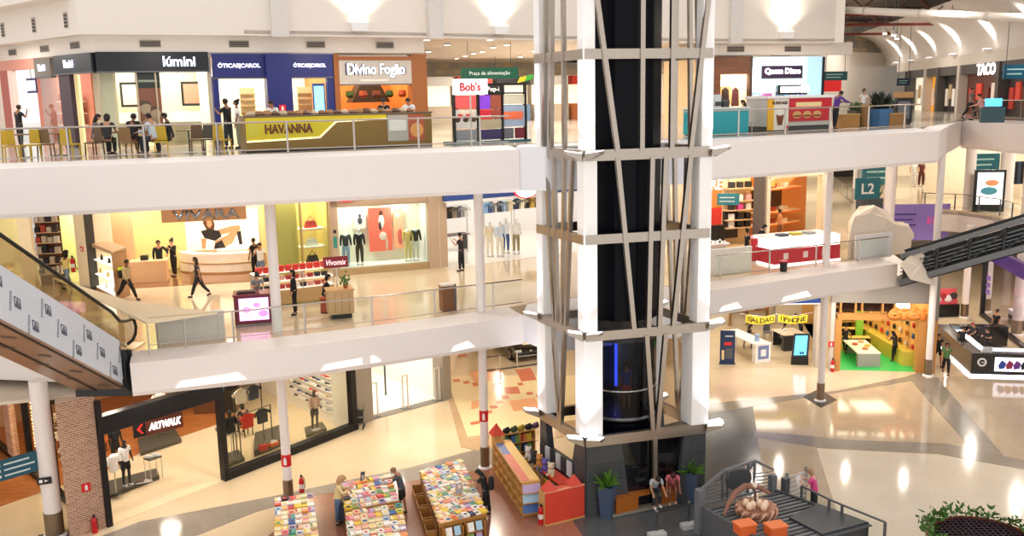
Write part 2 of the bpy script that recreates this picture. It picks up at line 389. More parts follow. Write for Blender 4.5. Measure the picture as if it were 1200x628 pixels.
 if not headless and hair != 'bald':
  hd = J['hd']; c = J['head']; n, mm = 16, 12; vs = []; fs = []
  drop = {'short': .0, 'bun': .0, 'bob': .10, 'curly': .09, 'long': .30}[hair]; rad = {'short': .104, 'bun': .104, 'bob': .112, 'curly': .150, 'long': .108}[hair]
  for j in range(mm+1):
   t = math.pi*j/mm; z = math.cos(t); q = max(.03, math.sin(t))
   for i in range(n):
    a = 2*math.pi*i/n; d = V_((q*math.cos(a), q*math.sin(a), z)); r = rad
    if hair == 'curly': r *= 1 + .07*math.sin(i*2.9 + j*4.1)
    pt = V_((d.x*r*.93, d.y*r*1.04 - .012, d.z*r + .022))
    if (d.y > .25 and d.z < .42) or (d.z < -.3 and d.y > -.15 and abs(d.x) < .5): pt = V_((d.x*.06, d.y*.06, d.z*.07 + .01))
    elif d.z < 0:
     if d.y > .05: pt.y *= .6
     pt.z -= drop * (-d.z); pt.y -= .03*(-d.z)*(1 if drop > .2 else 0)
    if hair == 'short' and d.z < -.35: pt = V_((pt.x*.75, pt.y*.75, -.055))
    if hair == 'bun' and d.z > .45 and d.y < -.2: pt += V_((0, -.05, .05))
    vs.append(c + rotx(pt, hd))
  for j in range(mm):
   for i in range(n): fs.append((j*n+i, (j+1)*n+i, (j+1)*n+(i+1) % n, j*n+(i+1) % n))
  fs += [T_(range(n)), T_(range(mm*n, mm*n+n))[::-1]]
  me = bpy.data.meshes.new('hair'); me.from_pydata(vs, [], fs); me.update()
  for p_ in me.polygons: p_.use_smooth = True
  out['hair'] = me
 if not headless:
  m = MB(); hd = J['hd']; c = J['head']
  for sx in (-1, 1): m.ball(c + rotx(V_((sx*.033, .082, .012)), hd), .009, 6, 4)
  m.bar(c + rotx(V_((-.018, .094, -.05)), hd), c + rotx(V_((.018, .094, -.05)), hd), .01, .006)
  me = bpy.data.meshes.new('features'); me.from_pydata(m.v, [], m.f); out['face'] = me
  m = MB()
  for sx in (-1, 1): m.ball(c + rotx(V_((sx*.088, .01, -.005)), hd), (.014, .022, .032), 6, 4)
  me = bpy.data.meshes.new('ears'); me.from_pydata(m.v, [], m.f); out['ears'] = me
 _figs[key] = out
 return out
SKINS = {'light': '#d9a98c', 'tan': '#b9825f', 'brown': '#8a5a3e', 'dark': '#553423'}
NP = [0]
def person(label, pos, face, pose='stand', top='#222222', low='#1d1f26', sleeve='short', legs='trousers', hair='short', hcol='#1e1511', skin='tan', h=1.68, shoe='#222222', girth=1.0, group=None, seat=None, hands=True, mann=False, headless=False, name='person', cat='person'):
 """face: compass direction looked at, degrees from +x; pos: the floor point under the hips"""
 F = fig_meshes(pose, sleeve, legs, hair if not mann else 'bald', girth, hands, headless)
 k = h / 1.75
 skm = M(SKINS.get(skin, skin), .5, var=.03)
 def ob(nm, me, mat, par):
  d = me.copy(); d.materials.clear(); d.materials.append(mat)
  o = bpy.data.objects.new(nm, d); COL.objects.link(o)
  if par is not None: o.parent = par
  return o
 root = ob(name, F['body'], skm, None)
 P = POSES[pose] if isinstance(pose, str) else pose
 zz = pos[2]
 lo = min(v.co.z for s in 'LR' for v in F['shoe'+s].vertices)
 dz = -lo * k
 if P.get('sit') and seat is not None: dz = seat - P['sit']*k + .02
 root.location = (pos[0], pos[1], zz + dz); root.rotation_euler = (0, 0, math.radians(face - 90)); root.scale = (k, k, k)
 WM[root.name] = Matrix.Translation(root.location) @ Matrix.Rotation(math.radians(face-90), 4, 'Z') @ Matrix.Scale(k, 4)
 tag(root, label, cat, group)
 ob('shirt' if not mann else 'top', F['shirt'], M(top, .8), root)
 if low: ob({'trousers': 'trousers', 'shorts': 'shorts', 'skirt': 'skirt'}[legs], F['lower'], M(low, .8), root)
 if not (mann and headless):
  for s in 'LR': ob('shoe', F['shoe'+s], M(shoe, .6), root)
 if 'hair' in F: ob('hair', F['hair'], M(hcol, .7), root)
 if 'face' in F and not mann: ob('facial_features', F['face'], M('#6a3a2c', .5), root)
 if 'ears' in F and not mann: ob('ears', F['ears'], skm, root)
 return root
def backpack(p, color):
 """worn bag: child of the wearer"""
 m = MB(); m.lathe([(.10, .96), (.165, 1.0), (.17, 1.2), (.15, 1.38), (.06, 1.44)], (0, -.2, 0), 10, 1, .6)
 me = bpy.data.meshes.new('backpack'); me.from_pydata(m.v, [], m.f); me.materials.append(M(color, .7)); o = bpy.data.objects.new('backpack', me); COL.objects.link(o); o.parent = p
 return o
def carried(p, color, size, off, name='shopping_bag'):
 m = MB(); x, y, z = off; a, b, c = size
 m.add([(x-a/2, y-b/2, z), (x+a/2, y-b/2, z), (x+a/2, y+b/2, z), (x-a/2, y+b/2, z), (x-a*.55, y-b*.55, z+c), (x+a*.55, y-b*.55, z+c), (x+a*.55, y+b*.55, z+c), (x-a*.55, y+b*.55, z+c)], [(0,3,2,1),(4,5,6,7),(0,1,5,4),(1,2,6,5),(2,3,7,6),(3,0,4,7)])
 m.tube([(x-a*.3, y, z+c), (x, y, z+c+.12), (x+a*.3, y, z+c)], .008, 5)
 return m, M(color, .7)
def mannequin(label, pos, face, top, low, pose='stand', skin='#e8e4de', h=1.78, headless=False, legs='trousers', sleeve='short', group=None, plinth=True):
 o = person(label, pos, face, pose, top, low, sleeve, legs, 'bald', skin=skin, h=h, mann=True, headless=headless, name='mannequin', cat='mannequin', group=group, hands=False, shoe='#dddddd')
 if plinth:
  me = bpy.data.meshes.new('base_plate'); m = MB(); m.lathe([(.17, -.01), (.17, .012)], (0, 0, 0), 16); me.from_pydata(m.v, [], m.f); me.materials.append(STEEL); b = bpy.data.objects.new('base_plate', me); COL.objects.link(b); b.parent = o
  b.location = (0, 0, -(o.location.z-pos[2]) / (h/1.75))
 return o
cd = bpy.data.cameras.new('camera'); cam = bpy.data.objects.new('camera', cd); COL.objects.link(cam)
cd.sensor_width = 36; cd.lens = FPX / 1200 * 36; cd.clip_end = 400
mw = Matrix((( _R.x, _U.x, -_f.x, 0), (_R.y, _U.y, -_f.y, 0), (_R.z, _U.z, -_f.z, EYE), (0, 0, 0, 1)))
cam.matrix_world = mw; SC.camera = cam
w = bpy.data.worlds.new('skylight'); SC.world = w; w.use_nodes = True
w.node_tree.nodes['Background'].inputs[0].default_value = (1.0, .955, .92, 1)
w.node_tree.nodes['Background'].inputs[1].default_value = 1.0
SC.view_settings.view_transform = 'Standard'; SC.view_settings.look = 'None'; SC.view_settings.gamma = 1
SC.view_settings.use_curve_mapping = False; SC.view_settings.exposure = 0.22
SC.cycles.use_denoising = True
SC.cycles.max_bounces = 7; SC.cycles.transparent_max_bounces = 14; SC.cycles.sample_clamp_indirect = 6
PLASTER = M('#efe7e4', .55, var=.015, scale=2)
STONE1 = stone('#e0cdaf', '#cfb995', .08, .35)
STONE_G = stone('#a0968a', '#8b8276', .1, .8)
STONE_D = stone('#5d5f60', '#4a4c4e', .2, .8)
STONE_L = stone('#e6dac8', '#d8cbb6', .09, .5)
STONE_B = stone('#cdbba2', '#bba78c', .08, .6)
TERRA = stone('#a8735a', '#93614c', .22, .8)
struct('floor', MB().prism([(-48, 12), (60, 12), (60, 125), (-48, 125)], -.4, 0), STONE1)
def floor_patch(name, pts, mat, z=0.0, h=.006, px=True):
 poly = [T_(at(*p, z)[:2]) for p in pts] if px else pts
 return struct(name, MB().prism(poly, z, z + h), mat)
floor_patch('floor_terrazzo', [(300, 640), (372, 579), (480, 562), (570, 548), (640, 556), (700, 622), (690, 660)], TERRA, h=.004)
floor_patch('floor_band', [(60, 650), (165, 611), (318, 582), (393, 566), (480, 548), (560, 526), (604, 506), (640, 498), (640, 512), (612, 520), (572, 549), (480, 564), (372, 580), (300, 600), (150, 660)], STONE_G, h=.008)
floor_patch('floor_dark', [(640, 560), (690, 640), (560, 690), (760, 690), (840, 640), (880, 590), (895, 560), (882, 474), (822, 486), (700, 520)], STONE_D, h=.010)
floor_patch('floor_band', [(822, 486), (1085, 444), (1085, 434), (1060, 442), (980, 458), (822, 474)], STONE_G, h=.012)
floor_patch('floor_band', [(1068, 447), (1098, 442), (1176, 534), (1142, 530)], STONE_G, h=.014)
floor_patch('floor_tile', [(884, 474), (1068, 448), (1142, 530), (960, 525), (884, 512)], STONE_B, h=.006)
floor_patch('floor_band', [(884, 512), (960, 525), (1100, 532), (1230, 556), (1230, 546), (1110, 520), (1000, 516), (884, 505)], STONE_G, h=.012)
floor_patch('floor_tile', [(884, 512), (957, 525), (1000, 660), (860, 660), (895, 560)], stone('#bfb09a', '#ad9d86', .1, .6), h=.008)
floor_patch('floor_tile', [(958, 526), (1100, 533), (1240, 557), (1240, 680), (1000, 680)], STONE_L, h=.007)
floor_patch('floor_tile', [(1098, 442), (1230, 436), (1230, 546), (1176, 534)], STONE_B, h=.005)
floor_patch('floor_tile', [(830, 474), (980, 458), (1060, 442), (1085, 432), (850, 430)], stone('#e6d0b8', '#d8bfa3', .08, .5), h=.004)
floor_patch('floor_band', [(0, 520), (0, 590), (60, 640), (100, 640), (20, 560), (45, 540)], STONE_D, h=.006)
E2L = [(-11.62, 27.2), (-8.1, 28.3), (-4.8, 29.75), (.37, 32.45)]
E2R = [(7.0, 35.7), (9.66, 37.0), (13.1, 38.95), (17.36, 41.15)]
E3L = [(-21, 24.2), (-14.25, 26.1), (-10.9, 27.2), (-7.2, 28.45), (.3, 30.8)]
E3R = [(6.6, 32.2), (8.55, 33.3), (13.05, 35.7), (17.7, 38.6)]
def fascia(name, edge, z, zb, inset=1.1, drop=.1):
 """white balcony front: sloping top ledge, upright face, soffit, and closed ends"""
 inn = offset_line(edge, inset); bot = offset_line(edge, inset + 2.2); n = len(edge)
 prof = []
 for i in range(n):
  o, a, b = edge[i], inn[i], bot[i]
  prof.append([(a[0], a[1], z), (o[0], o[1], z - drop), (o[0], o[1], zb + .12), ((o[0]*.95+a[0]*.05), (o[1]*.95+a[1]*.05), zb), (b[0], b[1], zb), (b[0], b[1], z - .3), (a[0], a[1], z - .3)])
 k = 7; vs = [q for p in prof for q in p]; fs = []
 for i in range(n-1):
  for j in range(k): fs.append((i*k+j, i*k+(j+1) % k, (i+1)*k+(j+1) % k, (i+1)*k+j))
 fs += [T_(range(k))[::-1], T_(range((n-1)*k, n*k))]
 return struct(name, MB().add(vs, fs), PLASTER)
fascia('trim_gallery', [(-26, 31), (-14, 28.75), (-11.5, 28.65)], L2, 4.85, .3); fascia('trim_gallery', E2L, L2, 4.85); fascia('trim_gallery', E2R, L2, 4.85)
fascia('trim_gallery', E3L, L3, 10.5); fascia('trim_gallery', E3R, L3, 10.6)
I2L, I2R, I3L, I3R = (offset_line(e, 1.1) for e in (E2L, E2R, E3L, E3R))
FLOOR2 = stone('#e6d3b8', '#d6c0a0', .07, .4)
struct('floor_gallery', MB().prism([(-26, 31.3), (-14, 29.05), (-12, 28.95)] + I2L + [(.9, 34.2), (6.4, 36.9)] + I2R + [(22.6, 58), (22.6, 118), (-48, 118), (-48, 31)], L2 - .3, L2), FLOOR2)
VOID = [(22.6, 60), (26.5, 60), (28.4, 58.6), (29.2, 56), (28.6, 51), (27.4, 44), (26.4, 36), (58, 36), (58, 118), (22.6, 118)]
struct('floor_gallery', MB().prism(VOID, L2 - .3, L2), FLOOR2)
LINK = M('#e6e6ea', .5, var=.015)
struct('trim_link', MB().prism([(.37, 32.45), (1.3, 30.9), (6.0, 32.6), (7.6, 36.0), (5, 37.5), (.6, 34.6)], 4.95, L2 - .02), LINK)
struct('trim_link', MB().prism([(.2, 30.9), (1.15, 30.6), (6.3, 32.0), (6.9, 32.5), (6.5, 35), (.4, 33)], 10.55, L3 - .02), LINK)
WING = [(23.9, 49.6), (24.2, 44), (25.3, 37), (26.2, 28)]
F3 = stone('#c9bfb2', '#b7ac9e', .15, .5)
struct('floor_upper', MB().prism(I3L + [(.5, 32.5), (6.3, 34.2)] + I3R + [(18.3, 41), (24.4, 50.5), (25.2, 44.2), (26.3, 37), (27.2, 28), (60, 28), (60, 118), (-48, 118), (-48, 20)], L3 - .3, L3), F3)
fascia('trim_gallery', [(17.7, 38.6), (20.6, 44), (23.9, 49.6)][::1], L3, 10.6, .6)
fascia('trim_gallery', WING, L3, 10.5, .8)
fascia('trim_gallery', [(22.6, 60), (26.5, 60), (28.4, 58.6), (29.2, 56), (28.6, 51), (27.4, 44), (26.4, 36)], L2, 4.6, .5)
def column(x, y, z0, z1, label, r=.155, base=True, sign=None):
 t = thing('column', label, 'column', (x, y, z0), group='round white columns'); t['kind'] = 'structure'
 MB(Fr((x, y, z0), ang=0)).lathe([(r, 0), (r, z1-z0)], n=20).bd('shaft', PLASTER, t, smooth=False)
 if base:
  MB(Fr((x, y, z0), ang=0)).lathe([(r+.015, .06), (r+.02, .85)], n=20).bd('base_sleeve', M('#8d7c6a', .3, .8), t)
  MB(Fr((x, y, z0), ang=0)).lathe([(r+.1, 0), (r+.1, .05), (r+.03, .09)], n=20).bd('base_ring', WHITE, t)
 if sign:
  s = MB(Fr((x, y, z0), ang=0)).lathe([(r+.012, sign), (r+.012, sign+.42)], n=20).bd('fire_sign', M('#d41d24', .4), t)
  f = Fr((x, y-r-.02, z0), ang=0)
  MB(f).outline([(-.05, sign+.08), (.05, sign+.08), (.05, sign+.26), (.02, sign+.34), (-.02, sign+.34), (-.05, sign+.26)], -.01, .0).bd('pictogram', WHITE, t)
 return t
PC = {'A': (-7.85, 30.15), 'B': (-1.15, 32.85), 'C': (13.65, 39.75), 'D': (19.95, 43.1)}
column(*PC['A'], 0, 5.6, 'round white column with fire sign beside the first book table, lower hall', sign=1.35)
column(*PC['B'], 0, 5.6, 'round white column with fire sign beside the children book shelves', sign=1.85)
column(*PC['C'], 0, 5.6, 'round white column standing on the dark square in the hall floor')
column(*PC['D'], 0, 11.7, 'tall white column rising past the truss, beside the toy shop', r=.16)
column(*PC['A'], L2, 10.8, 'round white column on the middle gallery by the cosmetics kiosk', base=False, r=.17)
column(*PC['B'], L2, 10.8, 'round white column on the middle gallery before the blue fascia shop', base=False, r=.165)
column(13.9, 40.5, L2, 10.9, 'round white column on the middle gallery before the red kiosk', base=False, r=.16)
column(-14.86, 27.95, 0, 5.2, 'thick white column with a small exit sign before the brick pillar', r=.27)
floor_patch('floor_pad', [(941, 465), (960, 456), (981, 469), (962, 478)], M('#3f3b38', .25), h=.018)
FL, FRt, BL = V_((2.28, 28.54)), V_((6.35, 29.62)), V_((.92, 31.4))
BR = FRt + BL - FL
BRUSH = M('#b5aba0', .32, 1.0, var=.12, scale=9)
tower = thing('elevator_tower', 'tall free-standing lift tower of white posts, steel bars and dark glass', 'elevator', (FL.x, FL.y, 0))
GRAN = brickmat('#45484b', '#3b3e41', '#2c2e30', 1, .9, .6, .5, .35, .01)
ef = Fr((FL.x, FL.y, 0), (FRt.x, FRt.y)); EW = (FRt-FL).length
lf = Fr((BL.x, BL.y, 0), (FL.x, FL.y)); LW = (FL-BL).length
rf = Fr((FRt.x, FRt.y, 0), (BR.x, BR.y)); bf = Fr((BR.x, BR.y, 0), (BL.x, BL.y))
PW = M('#f6f4f2', .45, var=.01)
PS = [(2.75, 6.0, .62), (6.25, 11.75, .44), (11.95, 19.0, .38)]
for (z0, z1, wd) in PS:
 for c in (FL, FRt, BL, BR):
  d1 = (FRt-FL).normalized(); d2 = (BL-FL).normalized(); inn = ((FL+FRt+BL+BR)/4 - c)
  a = d1 * (wd if inn.dot(d1) > 0 else -wd); b = d2 * (wd if inn.dot(d2) > 0 else -wd)
  c0 = c - (a+b)*.12
  MB().prism([T_(c0), T_(c0+a), T_(c0+a+b), T_(c0+b)], z0, z1).bd('corner_post', PW, tower, bevel=.02)
for pts in ([(0, 0), (1.55, 0), (1.2, 2.55), (0, 2.55)], [(EW, 0), (EW-1.05, 0), (EW-.75, 2.55), (EW, 2.55)]):
 MB(ef).outline(pts, -.04, .25).bd('plinth', GRAN, tower)
MB(lf).outline([(0, 0), (LW, 0), (LW, 2.55), (LW-.6, 2.55), (LW-.9, 1.5), (.6, 1.5), (.4, 2.55), (0, 2.55)], -.04, .2).bd('plinth', GRAN, tower)
MB(rf).outline([(0, 0), (1.2, 0), (.8, 2.55), (0, 2.55)], -.04, .2).bd('plinth', GRAN, tower)
MB(rf).outline([(LW-1, 0), (LW, 0), (LW, 2.55), (LW-.7, 2.55)], -.04, .2).bd('plinth', GRAN, tower)
for z, h in ((2.6, .34), (6.1, .30), (9.2, .30), (11.8, .34), (14.83, .30), (17.4, .34)):
 m = MB()
 for a, b in ((FL, FRt), (FRt, BR), (BR, BL), (BL, FL)): m.bar((a.x, a.y, z), (b.x, b.y, z), .16, h)
 m.bd('ring_beam', BRUSH, tower)
def strut(fr, u0, z0, u1, z1, wd=.15): MB(fr).bar((u0, -.05, z0), (u1, -.05, z1), wd).bd('strut', BRUSH, tower)
for a in ((.25, 17.4, 1.05, 11.9), (1.85, 17.4, 1.85, 11.9), (2.85, 17.4, 2.85, 11.9), (4.12, 17.4, 3.5, 11.9),
          (1.05, 11.7, 1.62, 6.2), (2.2, 11.7, 2.12, 6.2), (2.65, 11.7, 2.5, 6.2), (3.5, 11.7, 2.98, 6.2),
          (2.05, 6.0, 2.3, 2.7), (2.72, 6.0, 2.46, 2.7), (2.37, 2.5, 2.4, 0)): strut(ef, *a)
for a in ((.9, 17.4, .6, 11.9), (1.3, 17.4, 1.1, 11.9), (2.0, 17.4, 2.0, 11.9), (.7, 11.7, 1.2, 6.2), (1.3, 11.7, 1.4, 6.2), (2.0, 11.7, 1.75, 6.2), (2.5, 11.7, 2.0, 6.2),
          (1.1, 6, 1.5, 2.7), (1.9, 6, 1.6, 2.7)):
 strut(lf, *a, .13); strut(rf, *a, .13)
for a in ((.4, 17.4, 1.05, 11.9), (2.3, 17.4, 2.2, 11.9), (1.05, 11.7, 1.9, 6.2), (2.6, 11.7, 2.3, 6.2), (1.6, 6, 1.9, 2.7), (2.6, 6, 2.3, 2.7)): strut(bf, *a, .13)
LAMPW = M('#f4f6ff', .4, emit=2.2)
def uplight(c, d, z, s):
 d = d.normalized(); n = V_((-d.y, d.x)); p0 = c + d*.12; ln, hw = .62*s, .24*s
 q = [p0 - n*hw, p0 + n*hw, p0 + d*ln + n*hw*.8, p0 + d*ln - n*hw*.8]
 b = MB(); vs = [(v.x, v.y, z + (.02 if i < 2 else .10)) for i, v in enumerate(q)] + [(v.x, v.y, z - (.26*s if i < 2 else -.02)) for i, v in enumerate(q)]
 b.add(vs, [(0, 1, 2, 3), (7, 6, 5, 4), (0, 4, 5, 1), (1, 5, 6, 2), (2, 6, 7, 3), (3, 7, 4, 0)])
 o = b.bd('uplight', BRUSH, tower)
 t = MB(); vs2 = [(v.x*.93 + (p0.x+d.x*ln/2)*.07, v.y*.93 + (p0.y+d.y*ln/2)*.07, z + (.025 if i < 2 else .105)) for i, v in enumerate(q)]
 t.add(vs2 + [(x, y, zz+.02) for x, y, zz in vs2], [(3, 2, 1, 0), (4, 5, 6, 7), (0, 1, 5, 4), (1, 2, 6, 5), (2, 3, 7, 6), (3, 0, 4, 7)]); t.bd('glow_face', LAMPW, o)
dU = (FRt-FL).normalized(); dV = (BL-FL).normalized()
for z, s in ((2.72, .8), (6.2, .72), (11.85, .8)):
 for c in (FL, FRt, BL):
  k_ = (c - (FL+FRt+BL+BR)/4).normalized(); area((c.x+k_.x*.55, c.y+k_.y*.55, z+.2), .12, 22, (.84, .88, 1), target=(c.x+k_.x*.1, c.y+k_.y*.1, z+2.2), spread=80, name='tower_uplamp')
 for c, ds in ((FL, (-dU*.8+dV*.1, -dV*.8+dU*.5)), (FRt, (dU, -dV*.7+dU*.6)), (BL, (-dU, )), (BR, (dU,))):
  for d in ds: uplight(c, d, z, s)
DG = M('#04060f', .3, .0, var=.2, scale=3, spec=.12)
cx = (FL+FRt+BL+BR)/4
oct_ = [(cx.x + 1.28*math.cos(a+.25), cx.y + 1.28*math.sin(a+.25)) for a in [i*math.pi/6 for i in range(12)]]
MB().prism(oct_, 6.4, 19.5).bd('shaft', DG, tower)
MB().prism(oct_, 0, 2.9).bd('shaft_base', DG, tower)
MB(ef).box(1.2, .12, .05, EW-.75, .2, 2.5).bd('dark_glazing', M('#0b0d12', .06, coat=.5), tower)
for a in (.2, .8, 1.5):
 x, y = cx.x + .9*math.cos(a), cx.y + .9*math.sin(a)
 MB().bar((x, y, 2.9), (x, y, 6.4), .14).bd('guide_rail', DSTEEL, tower)
cab = thing('elevator_car', 'round glass lift car waiting low inside the lift tower', 'elevator car', (cx.x, cx.y, 2.95))
cf = Fr((cx.x, cx.y, 2.95), ang=0)
MB(cf).lathe([(1.2, 0), (1.22, .06), (1.2, .14)], n=28).bd('car_floor', DSTEEL, cab)
MB(cf).lathe([(1.2, 2.7), (1.22, 2.85), (1.0, 3.1)], n=28).bd('car_roof', M('#2a2c33', .4), cab)
m = MB(cf); m.tube([(1.16*math.cos(a), 1.16*math.sin(a), 1.05) for a in [math.radians(t) for t in range(-170, -9, 10)]], .05); m.bd('handrail', STEEL, cab)
gl = MB(cf); n = 24
for i in range(n):
 a0, a1 = math.pi + math.pi*i/n, math.pi + math.pi*(i+1)/n
 gl.add([(1.2*math.cos(a0), 1.2*math.sin(a0), .14), (1.2*math.cos(a1), 1.2*math.sin(a1), .14), (1.2*math.cos(a1), 1.2*math.sin(a1), 2.7), (1.2*math.cos(a0), 1.2*math.sin(a0), 2.7)], [(0, 1, 2, 3)])
gl.bd('curved_glass', glass('#aeb6c0', .15), cab)
m = MB(cf)
for i in range(12):
 a0, a1 = math.pi*i/12, math.pi*(i+1)/12
 m.add([(1.2*math.cos(a0), 1.2*math.sin(a0), .14), (1.2*math.cos(a1), 1.2*math.sin(a1), .14), (1.2*math.cos(a1), 1.2*math.sin(a1), 2.7), (1.2*math.cos(a0), 1.2*math.sin(a0), 2.7)], [(0, 1, 2, 3)])
m.bd('back_panel', M('#1d2026', .4), cab)
MB(cf).box(-.1, .9, .6, .12, 1.0, 2.3).bd('blue_light_strip', M('#3b56ff', .4, emit=1.5), cab)
RAILM = M('#b9b2aa', .25, 1.0); PANE = glass('#f3f8f6', .06)
def balustrade(label, pts, z, h=.98, step=2.1, pane=True, mid=False, group='gallery balustrades', post_mat=None):
 t = thing('balustrade', label, 'balustrade', (pts[0][0], pts[0][1], z), group=group)
 P = [V_((p[0], p[1], z)) for p in pts]
 MB().tube([p + V_((0, 0, h)) for p in P], .028, 8).bd('handrail', RAILM, t)
 MB().tube([p + V_((0, 0, .13)) for p in P], .018, 6).bd('bottom_rail', RAILM, t)
 if mid:
  for q in (.35, .56, .77): MB().tube([p + V_((0, 0, q)) for p in P], .014, 6).bd('middle_rail', RAILM, t)
 acc = 0.0; nxt = .25
 for a, b in zip(P, P[1:]):
  L = (b-a).length
  while nxt <= acc + L + 1e-6:
   q = a + (b-a) * ((nxt-acc)/L)
   MB().box(q.x-.03, q.y-.03, z, q.x+.03, q.y+.03, z+h).bd('post', post_mat or RAILM, t)
   nxt += step
  acc += L
  if pane:
   d = (b-a).normalized()*.04; a2, b2 = a+d, b-d
   MB().add([a2+V_((0,0,.16)), b2+V_((0,0,.16)), b2+V_((0,0,h-.06)), a2+V_((0,0,h-.06))], [(0, 1, 2, 3)]).bd('glass_pane', PANE, t)
 return t
sh = lambda e, d: offset_line(e, d)
balustrade('glass balustrade along the upper gallery before the yellow cafe chairs', sh(E3L, 1.02)[:5], L3)
balustrade('glass balustrade on the upper gallery from lift tower to far planters', sh(E3R, .95), L3, step=2.3)
balustrade('glass balustrade along the middle gallery before the cosmetics kiosk', [T_(at(*p, L2)[:2]) for p in ((176, 409), (300, 397), (460, 378), (612, 358))], L2, step=2.3)
balustrade('glass balustrade on the middle gallery before the red kiosk', [T_(at(*p, L2)[:2]) for p in ((838, 327.5), (940, 315), (1040, 302))], L2, step=2.6)
balustrade('glass balustrade of the upper right wing facing the coffee shop', sh(WING, .7), L3, step=1.9)
balustrade('steel balustrade on the curved far gallery behind the dark truss', sh([(26.5, 60), (28.4, 58.6), (29.2, 56), (28.6, 51), (27.4, 44), (26.4, 36)], .35), L2, step=1.8, mid=False, post_mat=DSTEEL)
balustrade('balustrade beside the far void, behind the plant box', [(22.4, 58.5), (27, 81)], L2, step=2.4)
PATCH_GLOW = M('#fff6ea', .4, emit=1.15)  # glow painted for light falling on the fascias, no fitting there
def light_patch(label, e0, e1, zb):
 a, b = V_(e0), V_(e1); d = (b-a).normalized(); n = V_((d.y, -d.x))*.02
 t = thing('fascia_glow', label, 'light', (a.x, a.y, zb), group='painted light patches along the gallery fascias')
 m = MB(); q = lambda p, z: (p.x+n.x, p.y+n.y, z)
 m.add([q(a, zb+.14), q(b, zb+.18), q(b - d*.25, zb+.42), q(a + d*.15, zb+.32)], [(0, 1, 2, 3)]); m.bd('glow_face', PATCH_GLOW, t)
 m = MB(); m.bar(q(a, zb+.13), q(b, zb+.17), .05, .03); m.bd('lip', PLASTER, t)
def along(edge, px0, px1, z):
 """two plan points of an edge line between two picture columns"""
 out = []
 for px in (px0, px1):
  for a, b in zip(edge, edge[1:]):
   fr = Fr((a[0], a[1], 0), (b[0], b[1])); u = fr.u_at(px, 400)
   if -1e-3 <= u <= fr.L + 1e-3: out.append(T_(fr.p(u)[:2])); break
 return out
for lab, e, a, b in (('bright light slot under the middle gallery, above the sneaker shop entrance', E2L, 201, 286), ('bright light slot under the middle gallery, above the sneaker wall', E2L, 374, 446), ('painted patch of bright light under the middle gallery, beside the second column', E2L, 528, 556),
                     ('painted patch of bright light under the middle gallery, above the blue banner stand', E2R, 842, 868), ('painted patch of bright light under the middle gallery, above the yellow sale banner', E2R, 914, 948)):
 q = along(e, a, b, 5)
 if len(q) == 2: light_patch(lab, q[0], q[1], 4.85)
esc = thing('escalator', 'escalator with clear glass sides and pale printed cladding rising to the upper left', 'escalator', (-12.0, 28.3, L2))
XR, XLf, Y0, Y1 = -11.95, -13.55, 28.1, 17.6
def ez(y): return L2 + (Y0 - y) * 6.0 / (Y0 - Y1)
FILM = M('#ccd3de', .35, var=.05, scale=4); UNDER = M('#a58a78', .3, .55, var=.08, scale=1.5)
def slab_side(x, t, z_a, z_b, y0, y1):
 """sloping upright strip at plan x between heights z_a..z_b above the pitch line"""
 m = MB(); m.add([(x, y0, ez(y0)+z_a), (x, y1, ez(y1)+z_a), (x, y1, ez(y1)+z_b), (x, y0, ez(y0)+z_b), (x+t, y0, ez(y0)+z_a), (x+t, y1, ez(y1)+z_a), (x+t, y1, ez(y1)+z_b), (x+t, y0, ez(y0)+z_b)],
  [(0, 1, 2, 3), (7, 6, 5, 4), (0, 4, 5, 1), (1, 5, 6, 2), (2, 6, 7, 3), (3, 7, 4, 0)]); return m
clad = slab_side(XR, .06, -1.25, .12, Y0 - .85, Y1).bd('side_cladding', FILM, esc)
slab_side(XLf, .06, -1.25, .12, Y0 - .15, Y1).bd('side_cladding', FILM, esc)
INK = M('#5a6070', .5)
fs_ = Fr((XR+.065, Y0-.3, 0), (XR+.065, Y1))
def onside(s, w):
 y = Y0 - .15 - s; return (XR + .065, y, ez(y) + w)
k = 0
for i in range(15):
 s = .5 + i*.7; w = (-.3, -.95, -.6)[i % 3]
 m = MB(); q = .12
 for (a, b) in (((-q, -q), (q, -q)), ((q, -q), (q, q)), ((q, q), (-q, q)), ((-q, q), (-q, -q))):
  m.bar(onside(s+a[0], w+a[1]), onside(s+b[0], w+b[1]), .02, .02)
 p = [onside(s-q*.8, w-q*.8), onside(s+q*.8, w-q*.8), onside(s, w+q*.8)]
 m.add([*p, *[(a[0]+.012, a[1], a[2]) for a in p]], [(0, 2, 1), (3, 4, 5), (0, 1, 4, 3), (1, 2, 5, 4), (2, 0, 3, 5)])
 m.bd('printed_mark', INK, clad)
 m = MB()
 for j in range(9): m.bar(onside(s+.2+j*.014, w+.2-j*.06), onside(s+.27+j*.014, w+.19-j*.06), .02, .02)
 m.bd('printed_text', INK, clad)
m = MB(); m.add([(XLf, Y0-.4, ez(Y0-.4)-1.25), (XR+.06, Y0-.4, ez(Y0-.4)-1.25), (XR+.06, Y1, ez(Y1)-1.25), (XLf, Y1, ez(Y1)-1.25),
                 (XLf, Y0-.4, ez(Y0-.4)-1.32), (XR+.06, Y0-.4, ez(Y0-.4)-1.32), (XR+.06, Y1, ez(Y1)-1.32), (XLf, Y1, ez(Y1)-1.32)],
      [(0, 1, 2, 3), (7, 6, 5, 4), (0, 4, 5, 1), (1, 5, 6, 2), (2, 6, 7, 3), (3, 7, 4, 0)]); m.bd('underside_panel', UNDER, esc)
m = MB()
for i in range(12):
 y = Y0-.9-i*.8; x = XR-.35-.5*(i % 2); m.add([(x, y, ez(y)-1.335), (x-.3, y-.12, ez(y-.12)-1.335), (x-.26, y-.3, ez(y-.3)-1.335), (x+.05, y-.16, ez(y-.16)-1.335)], [(0, 1, 2, 3)])
